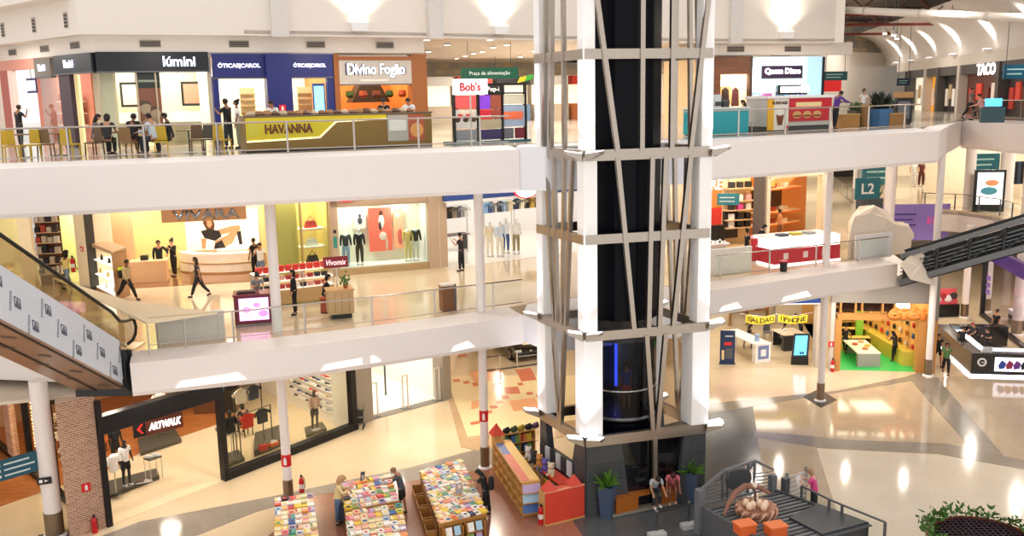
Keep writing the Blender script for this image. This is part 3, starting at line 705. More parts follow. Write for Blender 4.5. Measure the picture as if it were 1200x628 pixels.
m.bd('worn_print', M('#6f5a50', .5), esc)
for x in (XR - .02, XR - .95): MB().bar((x, Y0-.4, ez(Y0-.4)-1.34), (x, Y1, ez(Y1)-1.34), .05, .03).bd('dark_joint', BLACK, esc)
EG = glass('#e9e2cf', .08)
for x, s in ((XR - .05, 1), (XLf + .1, -1)):
 slab_side(x, .012, .14, .92, Y0 - .2, Y1).bd('balustrade_glass', EG, esc)
 yb, zb = Y0 + .55, L2
 pts = [(x, Y1, ez(Y1)+.98)] + [(x, Y0 - .9, ez(Y0-.9)+.98), (x, Y0-.45, L2+1.12), (x, Y0, L2+1.0), (x, Y0+.35, L2+.98), (x, Y0+.62, L2+.88), (x, Y0+.72, L2+.65), (x, Y0+.62, L2+.42), (x, Y0+.35, L2+.3), (x, Y0, L2+.28)]
 MB().tube(pts, .05, 8).bd('handrail', BLACK, esc, smooth=True)
 MB().bar((x, Y0-.2, ez(Y0-.2)+.13), (x, Y1, ez(Y1)+.13), .09, .05).bd('deck_strip', STEEL, esc)
for i in range(30):
 y = Y0 - .4 - i*.345
 if y < Y1: break
 MB().box(XLf+.2, y-.345, ez(y)-.25, XR-.15, y, ez(y)).bd('step', DSTEEL, esc)
m = MB()
m.box(XLf, Y0-.5, ez(Y0)-1.25, XR+.08, Y0-.38, L2+.1); m.bar((XR+.02, Y0-.9, 5.25), (XR+.02, Y0-.2, 4.75), .14); m.bar((XR+.02, Y0-.2, 4.75), (XR+.02, Y0-.25, L2+.15), .16); m.bar((XR+.02, Y0-.9, 5.3), (XR+.02, Y0-.3, L2), .09); m.bar((XR+.02, Y0-.9, L2+.45), (XR+.02, Y0-.2, 5), .08); m.bar((XR+.1, Y0-.2, 4.85), (XR+.1, Y0-.3, L2+.15), .1); m.bar((XR+.1, Y0-.2, 4.9), (XR+.1, Y0-.75, L2+.2), .07); m.bar((XR+.1, Y0-.7, 5.1), (XR+.1, Y0-.2, L2), .06); m.bar((XR+.1, Y0-.75, 5.2), (XR+.1, Y0-.75, L2+.3), .06)
m.bd('truss_end', M('#26282b', .5), esc)
MB().box(XLf, Y0-.3, L2-.05, XR, Y0+1.2, L2+.02).bd('landing_plate', STEEL, esc)
hp = thing('hoarding', 'plain pale panel standing behind the glass beside the escalator landing', 'panel', (-11, 28.9, L2))
a, b = at(184, 407, L2), at(262, 400, L2); MB().wall((a.x, a.y+.25), (b.x, b.y+.25), L2, L2+.95, .05).bd('sheet', M('#dcd2cb', .6), hp)
MB().bar((a.x, a.y+.25, L2+.97), (b.x, b.y+.25, L2+.97), .08, .05).bd('top_edge', WHITE, hp)
tp = thing('cloth_cover', 'cream sheet stretched flat over the blocked escalator approach', 'sheet', (-12, 30, L2))
q = [at(*p, L2+1.0) for p in ((62, 325), (150, 352), (255, 366), (215, 372), (172, 378))]
MB().add([(p.x, p.y, p.z) for p in q] + [(p.x, p.y, p.z-.05) for p in q], [(0, 1, 2, 3, 4), (9, 8, 7, 6, 5)] + [(i, (i+1) % 5, 5+(i+1) % 5, 5+i) for i in range(5)]).bd('sheet', M('#e8d9bd', .7), tp)
for p in q: MB().tube([(p.x, p.y, L2), (p.x, p.y, L2+.96)], .025).bd('support', STEEL, tp)
tr = thing('escalator_truss', 'bare dark steel escalator truss climbing to the right from the wrapped landing', 'escalator', (17.3, 40.9, 5.0))
A0 = V_((17.4, 41.0, 5.05)); TD = V_((.86, -.51, 0)).normalized(); TN = V_((-TD.y, TD.x, 0)); SL = .40; TLn = 11.5
TM = M('#3d4043', .45, .6); TM2 = M('#77797b', .4, .7)
def tp_(s, side, w): p = A0 + TD*s + V_((0, 0, SL*s + w)); return p + TN*side
for side in (0, 1.45):
 MB().bar(tp_(0, side, 1.2), tp_(TLn, side, 1.2), .16, .2).bd('top_chord', TM2 if side == 0 else TM, tr)
 MB().bar(tp_(0, side, 0), tp_(TLn, side, 0), .16, .26).bd('bottom_chord', TM2, tr)
 m = MB()
 for i in range(9):
  s = i*1.28 + .2; m.bar(tp_(s, side, 0), tp_(s, side, 1.15), .1)
  m.bar(tp_(s, side, .05), tp_(s+1.28, side, .95), .07)
 m.bd('lattice', TM, tr)
for w_ in (.3, .45, .62, .8): MB().bar(tp_(0, .25, w_), tp_(TLn, .25, w_), .07, .05).bd('inner_rail', TM2, tr)
m = MB()
for i in range(26): m.bar(tp_(.3+i*.44, .2, .3), tp_(.3+i*.44, 1.3, .3), .06, .22)
m.bd('step_chain', BLACK, tr)
m = MB()
for i in range(9): m.lathe([(.09, 0), (.09, .08)], tp_(i*1.28+.25, -.05, .78), 10)
m.bd('roller', M('#1a1b1c', .4), tr)
m = MB(); v = [tp_(0, .9, .1), tp_(TLn, .9, .1), tp_(TLn, .9, .95), tp_(0, .9, .95)]; m.add(v + [p + TN*.04 for p in v], [(0, 1, 2, 3), (7, 6, 5, 4)]); m.bd('inner_sheet', M('#191b1e', .5), tr)
m = MB(); v = [tp_(0, 0, -.15), tp_(TLn, 0, -.15), tp_(TLn, 1.45, -.15), tp_(0, 1.45, -.15)]; m.add(v, [(3, 2, 1, 0)]); m.add([p - V_((0, 0, .05)) for p in v], [(0, 1, 2, 3)]); m.bd('bottom_tray', TM2, tr)
def wrap(name, label, px, z0, prof, depth, mat):
 o = thing(name, label, 'plastic sheet', px)
 m = MB(); n = len(prof); rnd = random.Random(3); rows = []
 for k_ in range(6):
  t_ = k_/5; row = []
  for (dx, h) in prof:
   row.append((px[0]+dx+t_*depth[0]+rnd.uniform(-.12, .12), px[1]+t_*depth[1]+dx*.45+rnd.uniform(-.12, .12), z0 + h*(1-.35*abs(t_-.35))+rnd.uniform(-.12, .12)))
  rows.append(row)
 vs = [p for r in rows for p in r] + [(p[0], p[1], z0-.05) for p in rows[0]] + [(p[0], p[1], z0-.05) for p in rows[-1]]
 fs = [(k_*n+i, k_*n+i+1, (k_+1)*n+i+1, (k_+1)*n+i) for k_ in range(5) for i in range(n-1)]
 b0, b1 = 6*n, 7*n
 fs += [(b0+i, b0+i+1, i+1, i) for i in range(n-1)] + [(5*n+i, 5*n+i+1, b1+i+1, b1+i) for i in range(n-1)]
 fs += [T_([k_*n for k_ in range(6)] + [b1, b0]), T_([k_*n+n-1 for k_ in range(6)][::-1] + [b0+n-1, b1+n-1])]
 m.add(vs, fs); m.bd('sheet', mat, o); return o
FOIL = M('#f1e4d3', .35, var=.03, scale=5, bump=.25)
wrap('plastic_wrap', 'crumpled white plastic sheet wrapped round the stopped escalator head', (15.45, 42.0, L2), L2, [(0, 1.0), (.05, 1.8), (.4, 2.25), (1.2, 2.3), (1.9, 1.95), (2.6, 1.5), (3.3, 1.35), (3.7, .6)], (.9, 2.6), FOIL)
o = thing('plastic_wrap', 'torn flap of white plastic hanging at the foot of the steel truss', 'plastic sheet', (16.8, 41.0, 5.5))
rf_ = [at(1052, 308, 6.2), at(1086, 284, 6.6), at(1078, 308, 6.0), at(1094, 334, 5.0), at(1064, 326, 5.6)]
m = MB(); m.add([(p.x, p.y-.25+.1*(i % 2), p.z) for i, p in enumerate(rf_)] + [(p.x, p.y-.2+.1*(i % 2), p.z) for i, p in enumerate(rf_)], [(0, 1, 2, 3, 4), (9, 8, 7, 6, 5)] + [(i, (i+1) % 5, 5+(i+1) % 5, 5+i) for i in range(5)]); m.bd('sheet', FOIL, o)
lp = thing('hoarding', 'low white panel at the end of the right balustrade', 'panel', (15.3, 41.6, L2))
a, b = at(1003, 306, L2), at(1046, 301, L2); MB().wall((a.x, a.y+.15), (b.x, b.y+.15), L2, L2+1.15, .05).bd('sheet', WHITE, lp)
AP = V_((-13.35, 28.55)); AQ = V_((-6.62, 37.3))
AF = Fr((AP.x, AP.y, 0), AQ)
BLKF = M('#17171a', .4, .3)
def inside(px, py, z=0.0): return at(px, py, z)
WOODH = brickmat('#c07a45', '#a9632f', '#8a4f27', 1, .6, .14, .5, .35, .006, 'floor')
CREAM1 = stone('#ecd9b8', '#dfc9a3', .15, .5)
struct('floor_shop', MB(AF).prism([(0, .05), (AF.L, .05), (AF.L+3, 3.5), (AF.L, 13), (-9, 13), (-9.6, 7), (-.1, .2)], 0, .012), CREAM1)
struct('floor_shop', MB(AF).prism([(-4.5, 4.6), (3.0, 4.6), (4.6, 5.4), (9.2, 5.4), (9.2, 13), (-4.5, 13)], .012, .02), WOODH)
struct('wall_shop', MB(AF).box(-9, 13, 0, AF.L + 4, 13.15, 4.2), M('#b98a62', .7))
_e = at(391, 499); struct('wall_shop', MB().wall((_e.x, _e.y), T_(AF.p(AF.L, .25)[:2]), 0, 4.6, .1), M('#f7f3ec', .6)); _g = at(300, 455); struct('wall_shop', MB().wall((_g.x-.1, _g.y+.2), (_e.x, _e.y+.22), 0, 4.6, .1), M('#f7f3ec', .6))
struct('ceiling_shop', MB(AF).prism([(-.1, .2), (AF.L, .2), (AF.L+3.5, 5), (AF.L, 13), (-10, 13), (-9.6, 7)], 4.45, 4.55), M('#d9cdbb', .8))
for u, v in ((1.5, 2.2), (1.2, 6), (5.6, 2.4), (9, 2.2), (10.4, 2.8), (6, 6.5), (-3, 8)): area(AF.p(u, v, 4.35), .6, 80, (1, .88, .72))
bp = thing('brick_pillar', 'rough red-brown brick corner pillar of the sneaker shop', 'pillar', (AP.x, AP.y, 0)); bp['kind'] = 'structure'
BRK = brickmat('#b98c74', '#93684f', '#d8bca6', 1, .26, .075, .5, .85, .012)
a, b = at(82, 632), at(126, 617)
MB().prism([(a.x, a.y), (b.x, b.y), (b.x-.4, b.y+.8), (a.x-.42, a.y+.85)], 0, 4.5).bd('brickwork', BRK, bp)
pw = Fr((a.x, a.y, 0), (b.x, b.y))
fx = thing('fire_extinguisher', 'red fire extinguisher on the floor by the brick pillar', 'fire extinguisher', T_(pw.p(pw.L*.62, -.14)))
MB(Fr(fx.location, ang=0)).lathe([(.085, 0), (.09, .03), (.09, .42), (.06, .5), (.025, .53)], n=14).bd('cylinder', M('#c4161c', .3), fx)
MB(Fr(fx.location, ang=0)).lathe([(.03, .53), (.04, .6), (.02, .63)], n=10).bd('valve', BLACK, fx)
MB(Fr(fx.location, ang=0)).tube([(.02, 0, .6), (.11, -.02, .5), (.12, -.02, .15)], .014, 6).bd('hose', BLACK, fx)
def firesign(label, fr, u, w, s=.28):
 t = thing('fire_sign', label, 'sign', T_(fr.p(u, 0, w)))
 MB(fr).box(u-s/2, -.02, w-s/2, u+s/2, 0, w+s/2).bd('plate', M('#d8232a', .4), t)
 MB(fr).outline([(u-.04, w-s*.32), (u+.04, w-s*.32), (u+.04, w+s*.12), (u+.02, w+s*.3), (u-.02, w+s*.3), (u-.04, w+s*.12)], -.03, -.018).bd('pictogram', WHITE, t)
 return t
firesign('small red fire sign high on the brick pillar', pw, pw.L*.55, 1.55)
sf = thing('shopfront', 'black metal shopfront frame with a broad entrance and display window', 'shopfront', (AP.x, AP.y, 0)); sf['kind'] = 'structure'
MB(AF).box(-.1, -.05, 0, .08, .2, 4.3).bd('post', BLKF, sf)
MB(AF).box(4.42, -.06, 0, 4.62, .22, 4.4).bd('post', BLKF, sf)
MB(AF).box(AF.L-.3, -.06, 0, AF.L-.02, .22, 4.4).bd('post', BLKF, sf)
MB(AF).box(-.1, -.06, 3.15, 4.5, .3, 3.75).bd('header', BLKF, sf)
MB(AF).box(4.5, -.06, 3.7, AF.L, .25, 4.4).bd('header', BLKF, sf)
MB(AF).box(4.5, -.08, .01, AF.L-.02, .26, .3).bd('sill', BLKF, sf)
MB(AF).box(4.62, .06, .3, AF.L-.3, .075, 3.7).bd('window_pane', glass('#f4f4ee', .05), sf)
LF = Fr((-21.5, 36.4, 0), (-14.2, 28.9))
ls = thing('shopfront', 'side shop window left of the brick pillar, strung with tiny lights', 'shopfront', (-14.2, 28.9, 0)); ls['kind'] = 'structure'
for u in (4.6, 7.3, LF.L-.35): MB(LF).box(u, -.05, 0, u+.17, .15, 4.4).bd('post', BLKF, ls)
MB(LF).box(0, -.05, 3.6, LF.L, .2, 4.4).bd('header', BLKF, ls)
MB(LF).box(0, -.05, 0, LF.L, .2, .2).bd('sill', BLKF, ls)
MB(LF).box(2.2, -.04, 0, 2.9, .2, 4.4).bd('brick_pier', BRK, ls)
MB(LF).box(3, .05, .2, LF.L-.4, .06, 3.6).bd('window_pane', glass('#f4f0e6', .05), ls)
lt = thing('light_curtain', 'curtain of tiny warm lights hanging behind the side window', 'lights', T_(LF.p(3.8, .8, 0)))
m = MB(LF); m2 = MB(LF); rnd = random.Random(5)
for i in range(16):
 u = 2.95 + i*.10; m.bar((u, .75, .4), (u, .75, 3.5), .006)
 for j in range(26): m2.cbox((u + rnd.uniform(-.02, .02), .75, .45 + j*.118 + rnd.uniform(-.03, .03)), (.035, .03, .035))
m.bd('wires', M('#6a5238', .5, .4), lt); o = m2.bd('bulbs', M('#ffd9a0', .4, emit=5.0), lt); o['kind'] = 'stuff'
tree = thing('decorated_tree', 'small white flocked tree standing in the lit side window', 'tree', T_(LF.p(4.05, 1.3, 0)))
m = MB(LF); rnd = random.Random(9)
for i in range(120):
 h_ = rnd.uniform(.25, 1.9); r_ = (1.95-h_)*.36; a_ = rnd.uniform(0, 6.28); m.ball((4.05+r_*math.cos(a_), 1.3+r_*math.sin(a_), h_), (.09, .09, .06), 5, 3)
m.bd('foliage', M('#d8d4c8', .8), tree)['kind'] = 'stuff'
MB(LF).tube([(4.05, 1.3, 0), (4.05, 1.3, 1.85)], .04).bd('trunk', wood('#5a4030'), tree)
def hangsign(label, p0, p1, z0, z1, mat, words, tcol, h, arrow=False, cat='sign', wires=True, name='hanging_sign', wd=None, back=.06):
 f = Fr((p0[0], p0[1], 0), (p1[0], p1[1])); t = thing(name, label, cat, (p0[0], p0[1], z0))
 MB(f).box(0, 0, z0, f.L, back, z1).bd('board', mat, t)
 if wires:
  for u in (f.L*.08, f.L*.92): MB(f).bar((u, .03, z1), (u, .03, z1+1.6), .015).bd('hanging_wire', DSTEEL, t)
 return f, t
q0, q1 = at(157, 514, 2.2), at(215, 500, 2.2)
f, t = hangsign('long brown hanging sign with white slanted shop name and red arrow', q0, q1, 2.2, 2.78, M('#6d2f17', .5), '', None, .2)
MB(f).box(0, -.015, 2.2, f.L*.24, 0, 2.78).bd('end_panel', BLACK, t)
text('ARTWALK', f, f.L*.63, -.01, 2.49, .27, M('#ffffff', .5, emit=1.6), parent=t, width=f.L*.66, bold=.03, shear=.25)
MB(f).outline([(f.L*.07, 2.49), (f.L*.16, 2.66), (f.L*.19, 2.66), (f.L*.12, 2.49), (f.L*.19, 2.32), (f.L*.16, 2.32)], -.03, -.016).bd('arrow', M('#ff2a1c', .5, emit=1.2), t)
DARKP = M('#4a4438', .6, var=.1)
def platform(label, pxs, z1=.16, mat=None):
 pts = [at(*p)[:2] for p in pxs]; c = pts[0]
 t = thing('display_platform', label, 'platform', (c[0], c[1], 0))
 cx_, cy_ = sum(p[0] for p in pts)/len(pts), sum(p[1] for p in pts)/len(pts)
 MB().prism([T_(p) for p in pts], .03, z1).bd('deck', mat or DARKP, t)
 MB().prism([(cx_+(p[0]-cx_)*.9, cy_+(p[1]-cy_)*.9) for p in pts], 0, .05).bd('plinth', BLACK, t); return t
platform('low dark display platform inside the entrance, carrying a white tee mannequin', [(126, 586), (187, 562), (184, 553), (128, 568)])
platform('low dark display platform below the hanging shop sign', [(165, 535), (213, 519), (205, 505), (162, 518)])
platform('low dark display platform behind the window, below the black tee dummy', [(262, 551), (287, 541), (280, 531), (258, 538)])
platform('low dark display platform under the clothes rack in the window', [(298, 536), (338, 520), (330, 505), (299, 515)], .3)
platform('low dark display platform below the pink jacket mannequin', [(359, 514), (383, 506), (378, 498), (357, 505)])
def bust(label, p, top, face, h=1.6, short=True, skin='#1b1b1d', head=True):
 """shop dummy: torso on a steel rod with round foot"""
 t = thing('display_bust', label, 'mannequin', T_(p), math.radians(face-90)); fr = Fr(p, ang=face-90)
 z = h - .62
 MB(fr).tube([(0, 0, .02), (0, 0, z+.1)], .02).bd('rod', STEEL, t)
 MB(fr).lathe([(.17, 0), (.17, .02), (.03, .04)], n=14).bd('foot', DARKP, t)
 m = MB(fr); m.lathe([(.17, z), (.19, z+.1), (.16, z+.28), (.20, z+.48), (.21, z+.55), (.08, z+.62)], n=14, sy=.62)
 m.bd('shirt', M(top, .8), t, smooth=True)
 for s in (-1, 1): MB(fr).tube([(s*.18, 0, z+.55), (s*.27, .0, z+.42), (s*.29, .02, z+.28)], [.075, .08, .07], 8).bd('sleeve', M(top, .8), t)
 if head: MB(fr).ball((0, .01, z+.76), (.085, .10, .12)).bd('head', M(skin, .5), t, smooth=True); MB(fr).tube([(0, 0, z+.6), (0, 0, z+.68)], .05).bd('neck', M(skin, .5), t)
 return t
fA = DEG(AF.a) - 90
mannequin('dark mannequin in white tee and black shorts with a waist bag in the entrance', T_(at(150, 574))[:2] + (.16,), fA+10, '#f4f4f2', '#17171a', skin='#171718', legs='shorts', plinth=True)
bust('white tee bust with a tiny logo nearest the brick pillar', (*at(137, 583)[:2], .16), '#f6f6f4', fA+15, h=1.45, head=False)
mannequin('black dressed mannequin half hidden behind the white tee mannequin', T_(at(138, 548))[:2] + (.0,), fA, '#141416', '#141416', skin='#1a1a1b')
bust('pale tee bust hung above the shop sign', (*at(190, 512)[:2], .16), '#f3efe8', fA, h=1.75, head=False)
def shoe(label, p, rz, col='#f2f2f0', sole='#ffffff', s=1.0, group=None):
 t = thing('sneaker', label, 'shoe', T_(p), rz, group); fr = Fr(p, ang=DEG(rz))
 m = MB(fr); prof = [(-.13, .045, .035), (-.12, .09, .04), (-.06, .10, .045), (0, .075, .045), (.07, .055, .05), (.13, .04, .042), (.155, .03, .02)]
 vs = []; fs = []; n = 8
 for x, hh, wd in prof: vs += [(x*s, wd*s*math.cos(2*math.pi*k/n), (.022 + hh/2 + hh/2*math.sin(2*math.pi*k/n))*s) for k in range(n)]
 for i in range(len(prof)-1):
  for k in range(n): fs.append((i*n+k, (i+1)*n+k, (i+1)*n+(k+1) % n, i*n+(k+1) % n))
 fs += [T_(range(n)), T_(range(len(vs)-n, len(vs)))[::-1]]
 m.add(vs, fs).bd('upper', M(col, .6), t, smooth=True)
 MB(fr).prism([(-.14*s, -.04*s), (.1*s, -.052*s), (.165*s, 0), (.1*s, .052*s), (-.14*s, .04*s)], 0, .028*s).bd('sole', M(sole, .6), t)
 return t
def pedestal(label, p, w, d, h, top, ang=0):
 t = thing('display_pedestal', label, 'pedestal', T_(p), math.radians(ang)); fr = Fr(p, ang=ang)
 MB(fr).box(-w/2, -d/2, h-.05, w/2, d/2, h).bd('top', top, t)
 for a in (-1, 1):
  for b in (-1, 1): MB(fr).bar((a*(w/2-.02), b*(d/2-.02), 0), (a*(w/2-.02), b*(d/2-.02), h-.05), .02).bd('leg', STEEL, t)
 return t
p = at(181, 561, .16); pedestal('thin-legged pedestal carrying white sneakers in the entrance', p, .5, .4, .85, DARKP, DEG(AF.a))
shoe('white sneaker, nearer of the pair on the thin-legged pedestal', p + V_((-.1, -.06, .85)), .3); shoe('white sneaker, farther of the pair on the thin-legged pedestal', p + V_((.1, .08, .85)), .3)
p = at(165, 566, .16); shoe('dark printed sneaker standing on the entrance platform', p, .5, '#5b4a44'); shoe('pale sneaker beside the printed one on the entrance platform', p + V_((.22, .1, 0)), .5, '#d8d0c4')
ct = thing('service_counter', 'long dark wooden counter at the back of the sneaker shop', 'counter', T_(at(262, 495)))
a, b = at(228, 486), at(277, 484); f = Fr(a, b)
MB(f).box(0, 0, 0, f.L, .8, 1.0).bd('body', wood('#6e4426'), ct); MB(f).box(-.05, -.05, 1.0, f.L+.05, .85, 1.06).bd('top', M('#2a2522', .3), ct); MB(f).box(f.L*.6, -.02, .05, f.L, .0, .95).bd('dark_panel', M('#25211f', .5), ct)
lp_ = thing('laptop', 'open laptop on the back counter', 'laptop', T_(f.p(f.L*.62, .3, 1.06))); MB(f).box(f.L*.55, .15, 1.06, f.L*.7, .42, 1.08).bd('keyboard', DSTEEL, lp_); MB(f).box(f.L*.55, .42, 1.07, f.L*.7, .44, 1.34).bd('screen', M('#7fa6b8', .4, emit=.8), lp_)
def bench_stool(label, p, col): 
 t = thing('stool', label, 'stool', T_(p)); fr = Fr(p, ang=DEG(AF.a))
 MB(fr).box(-.25, -.2, .40, .25, .2, .5).bd('seat', M(col, .6), t)
 for a in (-.2, .2):
  for b in (-.16, .16): MB(fr).bar((a, b, 0), (a, b, .4), .03).bd('leg', BLACK, t)
bench_stool('orange padded try-on stool at the left inside the entrance', at(128, 527), '#c0682e'); bench_stool('padded try-on stool behind the seated shopper', at(289, 511), '#a4552c')
def rack(label, f, u0, u1, v, h, garments, group, glab, mat=None):
 t = thing('clothes_rack', label, 'clothes rack', T_(f.p(u0, v, f.o.z*0)));
 for u in (u0, u1): MB(f).bar((u, v, 0), (u, v, h), .035).bd('upright', mat or DSTEEL, t)
 MB(f).bar((u0, v, h), (u1, v, h), .03).bd('rail', mat or DSTEEL, t)
 n = len(garments)
 for i, c in enumerate(garments):
  u = u0 + (u1-u0)*(i+.6)/(n+.2); g = MB(f); w_, l_ = .24, .62
  g.outline([(u-w_*.9, h-.62), (u+w_*.9, h-.62), (u+w_*.95, h-.2), (u+w_*1.5, h-.32), (u+w_*1.6, h-.2), (u+.1, h-.05), (u-.1, h-.05), (u-w_*1.6, h-.2), (u-w_*1.5, h-.32), (u-w_*.95, h-.2)], v-.05, v+.05)
  o = g.bd('hanging_shirt', M(c, .8)); tag(o, glab[i] if isinstance(glab, list) else glab, 'shirt', group)
 return t
q = at(303, 520); u_ = (q - AF.o).dot(AF.m.to_3x3() @ V_((1, 0, 0)))
rack('tall black clothes rack behind the window, hung with a red shirt', AF, 6.0, 7.5, 1.1, 1.85, ['#c8281e', '#1e2230'], 'shirts on the window rack', ['bright red shirt hanging on the window rack', 'dark navy shirt hanging beside the red one'])
rack('upper rail of pale and dark tops above the red shirt', AF, 6.1, 7.4, 1.5, 2.75, ['#d9cbb8', '#3b3f48'], 'tops on the upper rail', ['beige top on the upper rail in the window', 'charcoal top on the upper rail in the window'])
p = at(318, 520, .3); 
def carton(label, p, size, col, rz=0, name='shoe_box', cat='box', group=None):
 t = thing(name, label, cat, T_(p), rz, group); fr = Fr(p, ang=DEG(rz)); a, b, c = size
 MB(fr).box(-a/2, -b/2, 0, a/2, b/2, c*.75).bd('body', M(col, .6), t); MB(fr).box(-a/2-.008, -b/2-.008, c*.72, a/2+.008, b/2+.008, c).bd('lid', M(col, .6), t); return t
carton('orange shoe box low under the clothes rack', at(321, 522, .3), (.34, .22, .14), '#e0662a', AF.a); shoe('white sneaker on top of the orange shoe box', at(321, 522, .3) + V_((0, 0, .14)), AF.a)
carton('red shoe box beside the orange one under the clothes rack', at(309, 527, .3), (.3, .2, .2), '#c4301f', AF.a)
person('seated shopper in black seen from behind, trying shoes in the shop', at(288, 511), fA+170, 'sit', '#17181b', '#20222a', hair='bob', seat=.5)
bust('black tee bust with a small white badge behind the window', (*at(273, 544)[:2], .16), '#121214', fA, h=1.75)
rk = rack('low grey rail of folded sportswear at the window left', AF, 5.75, 6.25, 1.9, 1.5, ['#7c7f86', '#9a9da3'], 'grey tops on the low rail', ['mid grey top on the low rail', 'light grey top on the low rail'])
mannequin('dark mannequin in pink jacket and black shorts before the shoe wall', T_(at(370, 508))[:2] + (.16,), fA, '#c9a79c', '#1b1b1d', skin='#2a2422', legs='shorts', sleeve='long')
swf = Fr(AF.p(6.6, 5.2), AF.p(10.2, 3.4)); swf = Fr(T_(at(338, 492))[:2] + (0,), T_(at(386, 512))[:2])
swf = Fr(T_(at(340, 474))[:2] + (0,), T_(at(391, 499))[:2])
shw = thing('shoe_wall', 'white wall panel of sneakers on rows of slim shelves', 'display wall', T_(swf.o))
MB(swf).box(0, .12, 0, swf.L, .2, 4.0).bd('panel', M('#fbf8f2', .6), shw)
cols = ['#f2f0ee', '#22242a', '#9aa0a8', '#c8412f', '#2d4a8a', '#e8c8b0', '#6a7078', '#f0e9df', '#3b3b3f']
rows = 11; ncol = int(swf.L/.36)
for r in range(rows):
 z = .55 + r*.3
 MB(swf).box(.08, -.03, z-.02, swf.L-.08, .12, z-.005).bd('slim_shelf', WHITE, shw)
proto = {}
def small_shoe(c):
 m = MB(); prof = [(-.13, .05, .035), (-.10, .10, .042), (0, .08, .045), (.09, .05, .046), (.15, .03, .02)]; vs = []; fs = []; n = 6
 for x, hh, wd in prof: vs += [(x, wd*math.cos(2*math.pi*k/n), hh/2+hh/2*math.sin(2*math.pi*k/n)) for k in range(n)]
 for i in range(len(prof)-1):
  for k in range(n): fs.append((i*n+k, (i+1)*n+k, (i+1)*n+(k+1) % n, i*n+(k+1) % n))
 fs += [T_(range(n)), T_(range(len(vs)-n, len(vs)))[::-1]]
 me = bpy.data.meshes.new('sneaker'); me.from_pydata([T_(v) for v in vs], [], fs); me.materials.append(M(c, .6)); return me
rnd = random.Random(11); SH = [small_shoe(c) for c in cols]
cname = ['white', 'black', 'grey', 'red', 'blue', 'beige', 'slate', 'cream', 'charcoal']
for r in range(rows):
 for c in range(ncol):
  k_ = rnd.randrange(9); o = bpy.data.objects.new('sneaker', SH[k_]); COL.objects.link(o)
  o.location = swf.p(.22 + c*.36, .04, .55 + r*.3); o.rotation_euler = (0, 0, swf.a + .35)
  tag(o, f'{cname[k_]} sneaker on the white shoe wall, {ORD[r]} shelf from the floor, {ORD[c]} from the left', 'shoe', 'sneakers on the white shoe wall')
GF = Fr((-6.14, 38.4, 0), (-3.2, 40.8))
GREY = M('#8d8274', .6, var=.04)
struct('wall_pier', MB().prism([(-6.75, 37.45), (-6.1, 38.35), (-6.9, 39.0), (-7.5, 38.1)], 0, 4.6), GREY)
struct('wall_pier', MB().prism([(-3.22, 40.75), (-2.9, 41.1), (-3.4, 41.9), (-3.75, 41.4)], 0, 4.6), GREY)
struct('floor_shop', MB(GF).box(0, 0, 0, GF.L, 7, .015), M('#fbf4e6', .2, var=.02))
struct('floor_mat', MB(GF).box(0, -.02, 0, GF.L, .5, .022), M('#8a8278', .7))
for bx in ((-.1, 7, 0, GF.L+.1, 7.1, 4.4), (-.1, 0.4, 0, 0, 7, 4.4), (GF.L, .4, 0, GF.L+.1, 7, 4.4)): struct('wall_shop', MB(GF).box(*bx), M('#fbf7ee', .7, var=.01))
struct('ceiling_shop', MB(GF).box(-.1, .2, 4.2, GF.L+.1, 7, 4.3), M('#fbf7ee', .7))
for v in (1.6, 4.5): area(GF.p(GF.L/2, v, 4.15), .9, 75, (1, .97, .92))
def gate(label, p, f):
 t = thing('security_gate', label, 'security gate', T_(p), f.a, 'anti-theft gates'); fr = Fr(p, ang=DEG(f.a))
 MB(fr).box(-.2, -.12, 0, .2, .12, .05).bd('base', M('#777067', .5), t); MB(fr).bar((-.13, 0, .05), (-.13, 0, 1.55), .05).bd('post', M('#cfc6b6', .4), t); MB(fr).bar((.13, 0, .05), (.13, 0, 1.55), .05).bd('post', M('#cfc6b6', .4), t); MB(fr).bar((-.155, 0, 1.55), (.155, 0, 1.55), .05).bd('top_bar', M('#cfc6b6', .4), t)
gate('anti-theft gate at the left side of the white shop entrance', GF.p(.25, .2), GF); gate('anti-theft gate in the middle of the white shop entrance', GF.p(1.85, .25), GF); gate('anti-theft gate at the right side of the white shop entrance', GF.p(GF.L-.25, .2), GF)
af = thing('archway', 'thin black archway frame standing inside the white shop', 'frame', T_(GF.p(1.2, 2.5)))
for u in (.75, 2.2): MB(GF).bar((u, 2.5, 0), (u, 2.5, 2.1), .06).bd('post', BLACK, af)
MB(GF).bar((.72, 2.5, 2.1), (2.23, 2.5, 2.1), .06).bd('top_bar', BLACK, af)
hb = thing('handbag', 'small dark handbag on the white plinth behind the black frame', 'handbag', T_(GF.p(1.5, 4.2, 1.2))); m = MB(GF); m.prism([(1.3, 4.1), (1.7, 4.1), (1.66, 4.25), (1.34, 4.25)], 1.2, 1.45); m.bd('body', M('#3a2f2c', .5), hb); MB(GF).tube([(1.38, 4.17, 1.45), (1.5, 4.17, 1.6), (1.62, 4.17, 1.45)], .012).bd('handle', M('#3a2f2c', .5), hb)
pl = thing('display_plinth', 'white plinth inside the white shop', 'plinth', T_(GF.p(1.5, 4.2))); MB(GF).box(1.1, 3.9, 0, 1.9, 4.5, 1.16).bd('body', WHITE, pl); MB(GF).box(1.06, 3.86, 1.16, 1.94, 4.54, 1.2).bd('top', M('#e9dfd0', .4), pl)
mf = thing('wall_mirror', 'tall dark edged mirror on the left wall of the white shop', 'mirror', T_(GF.p(.05, 2, .5))); MB(GF).box(.0, 1.4, .5, .04, 2.3, 2.4).bd('frame', BLACK, mf); MB(GF).box(.04, 1.48, .58, .05, 2.22, 2.32).bd('glass', M('#cfd6d8', .08, 1.0), mf)
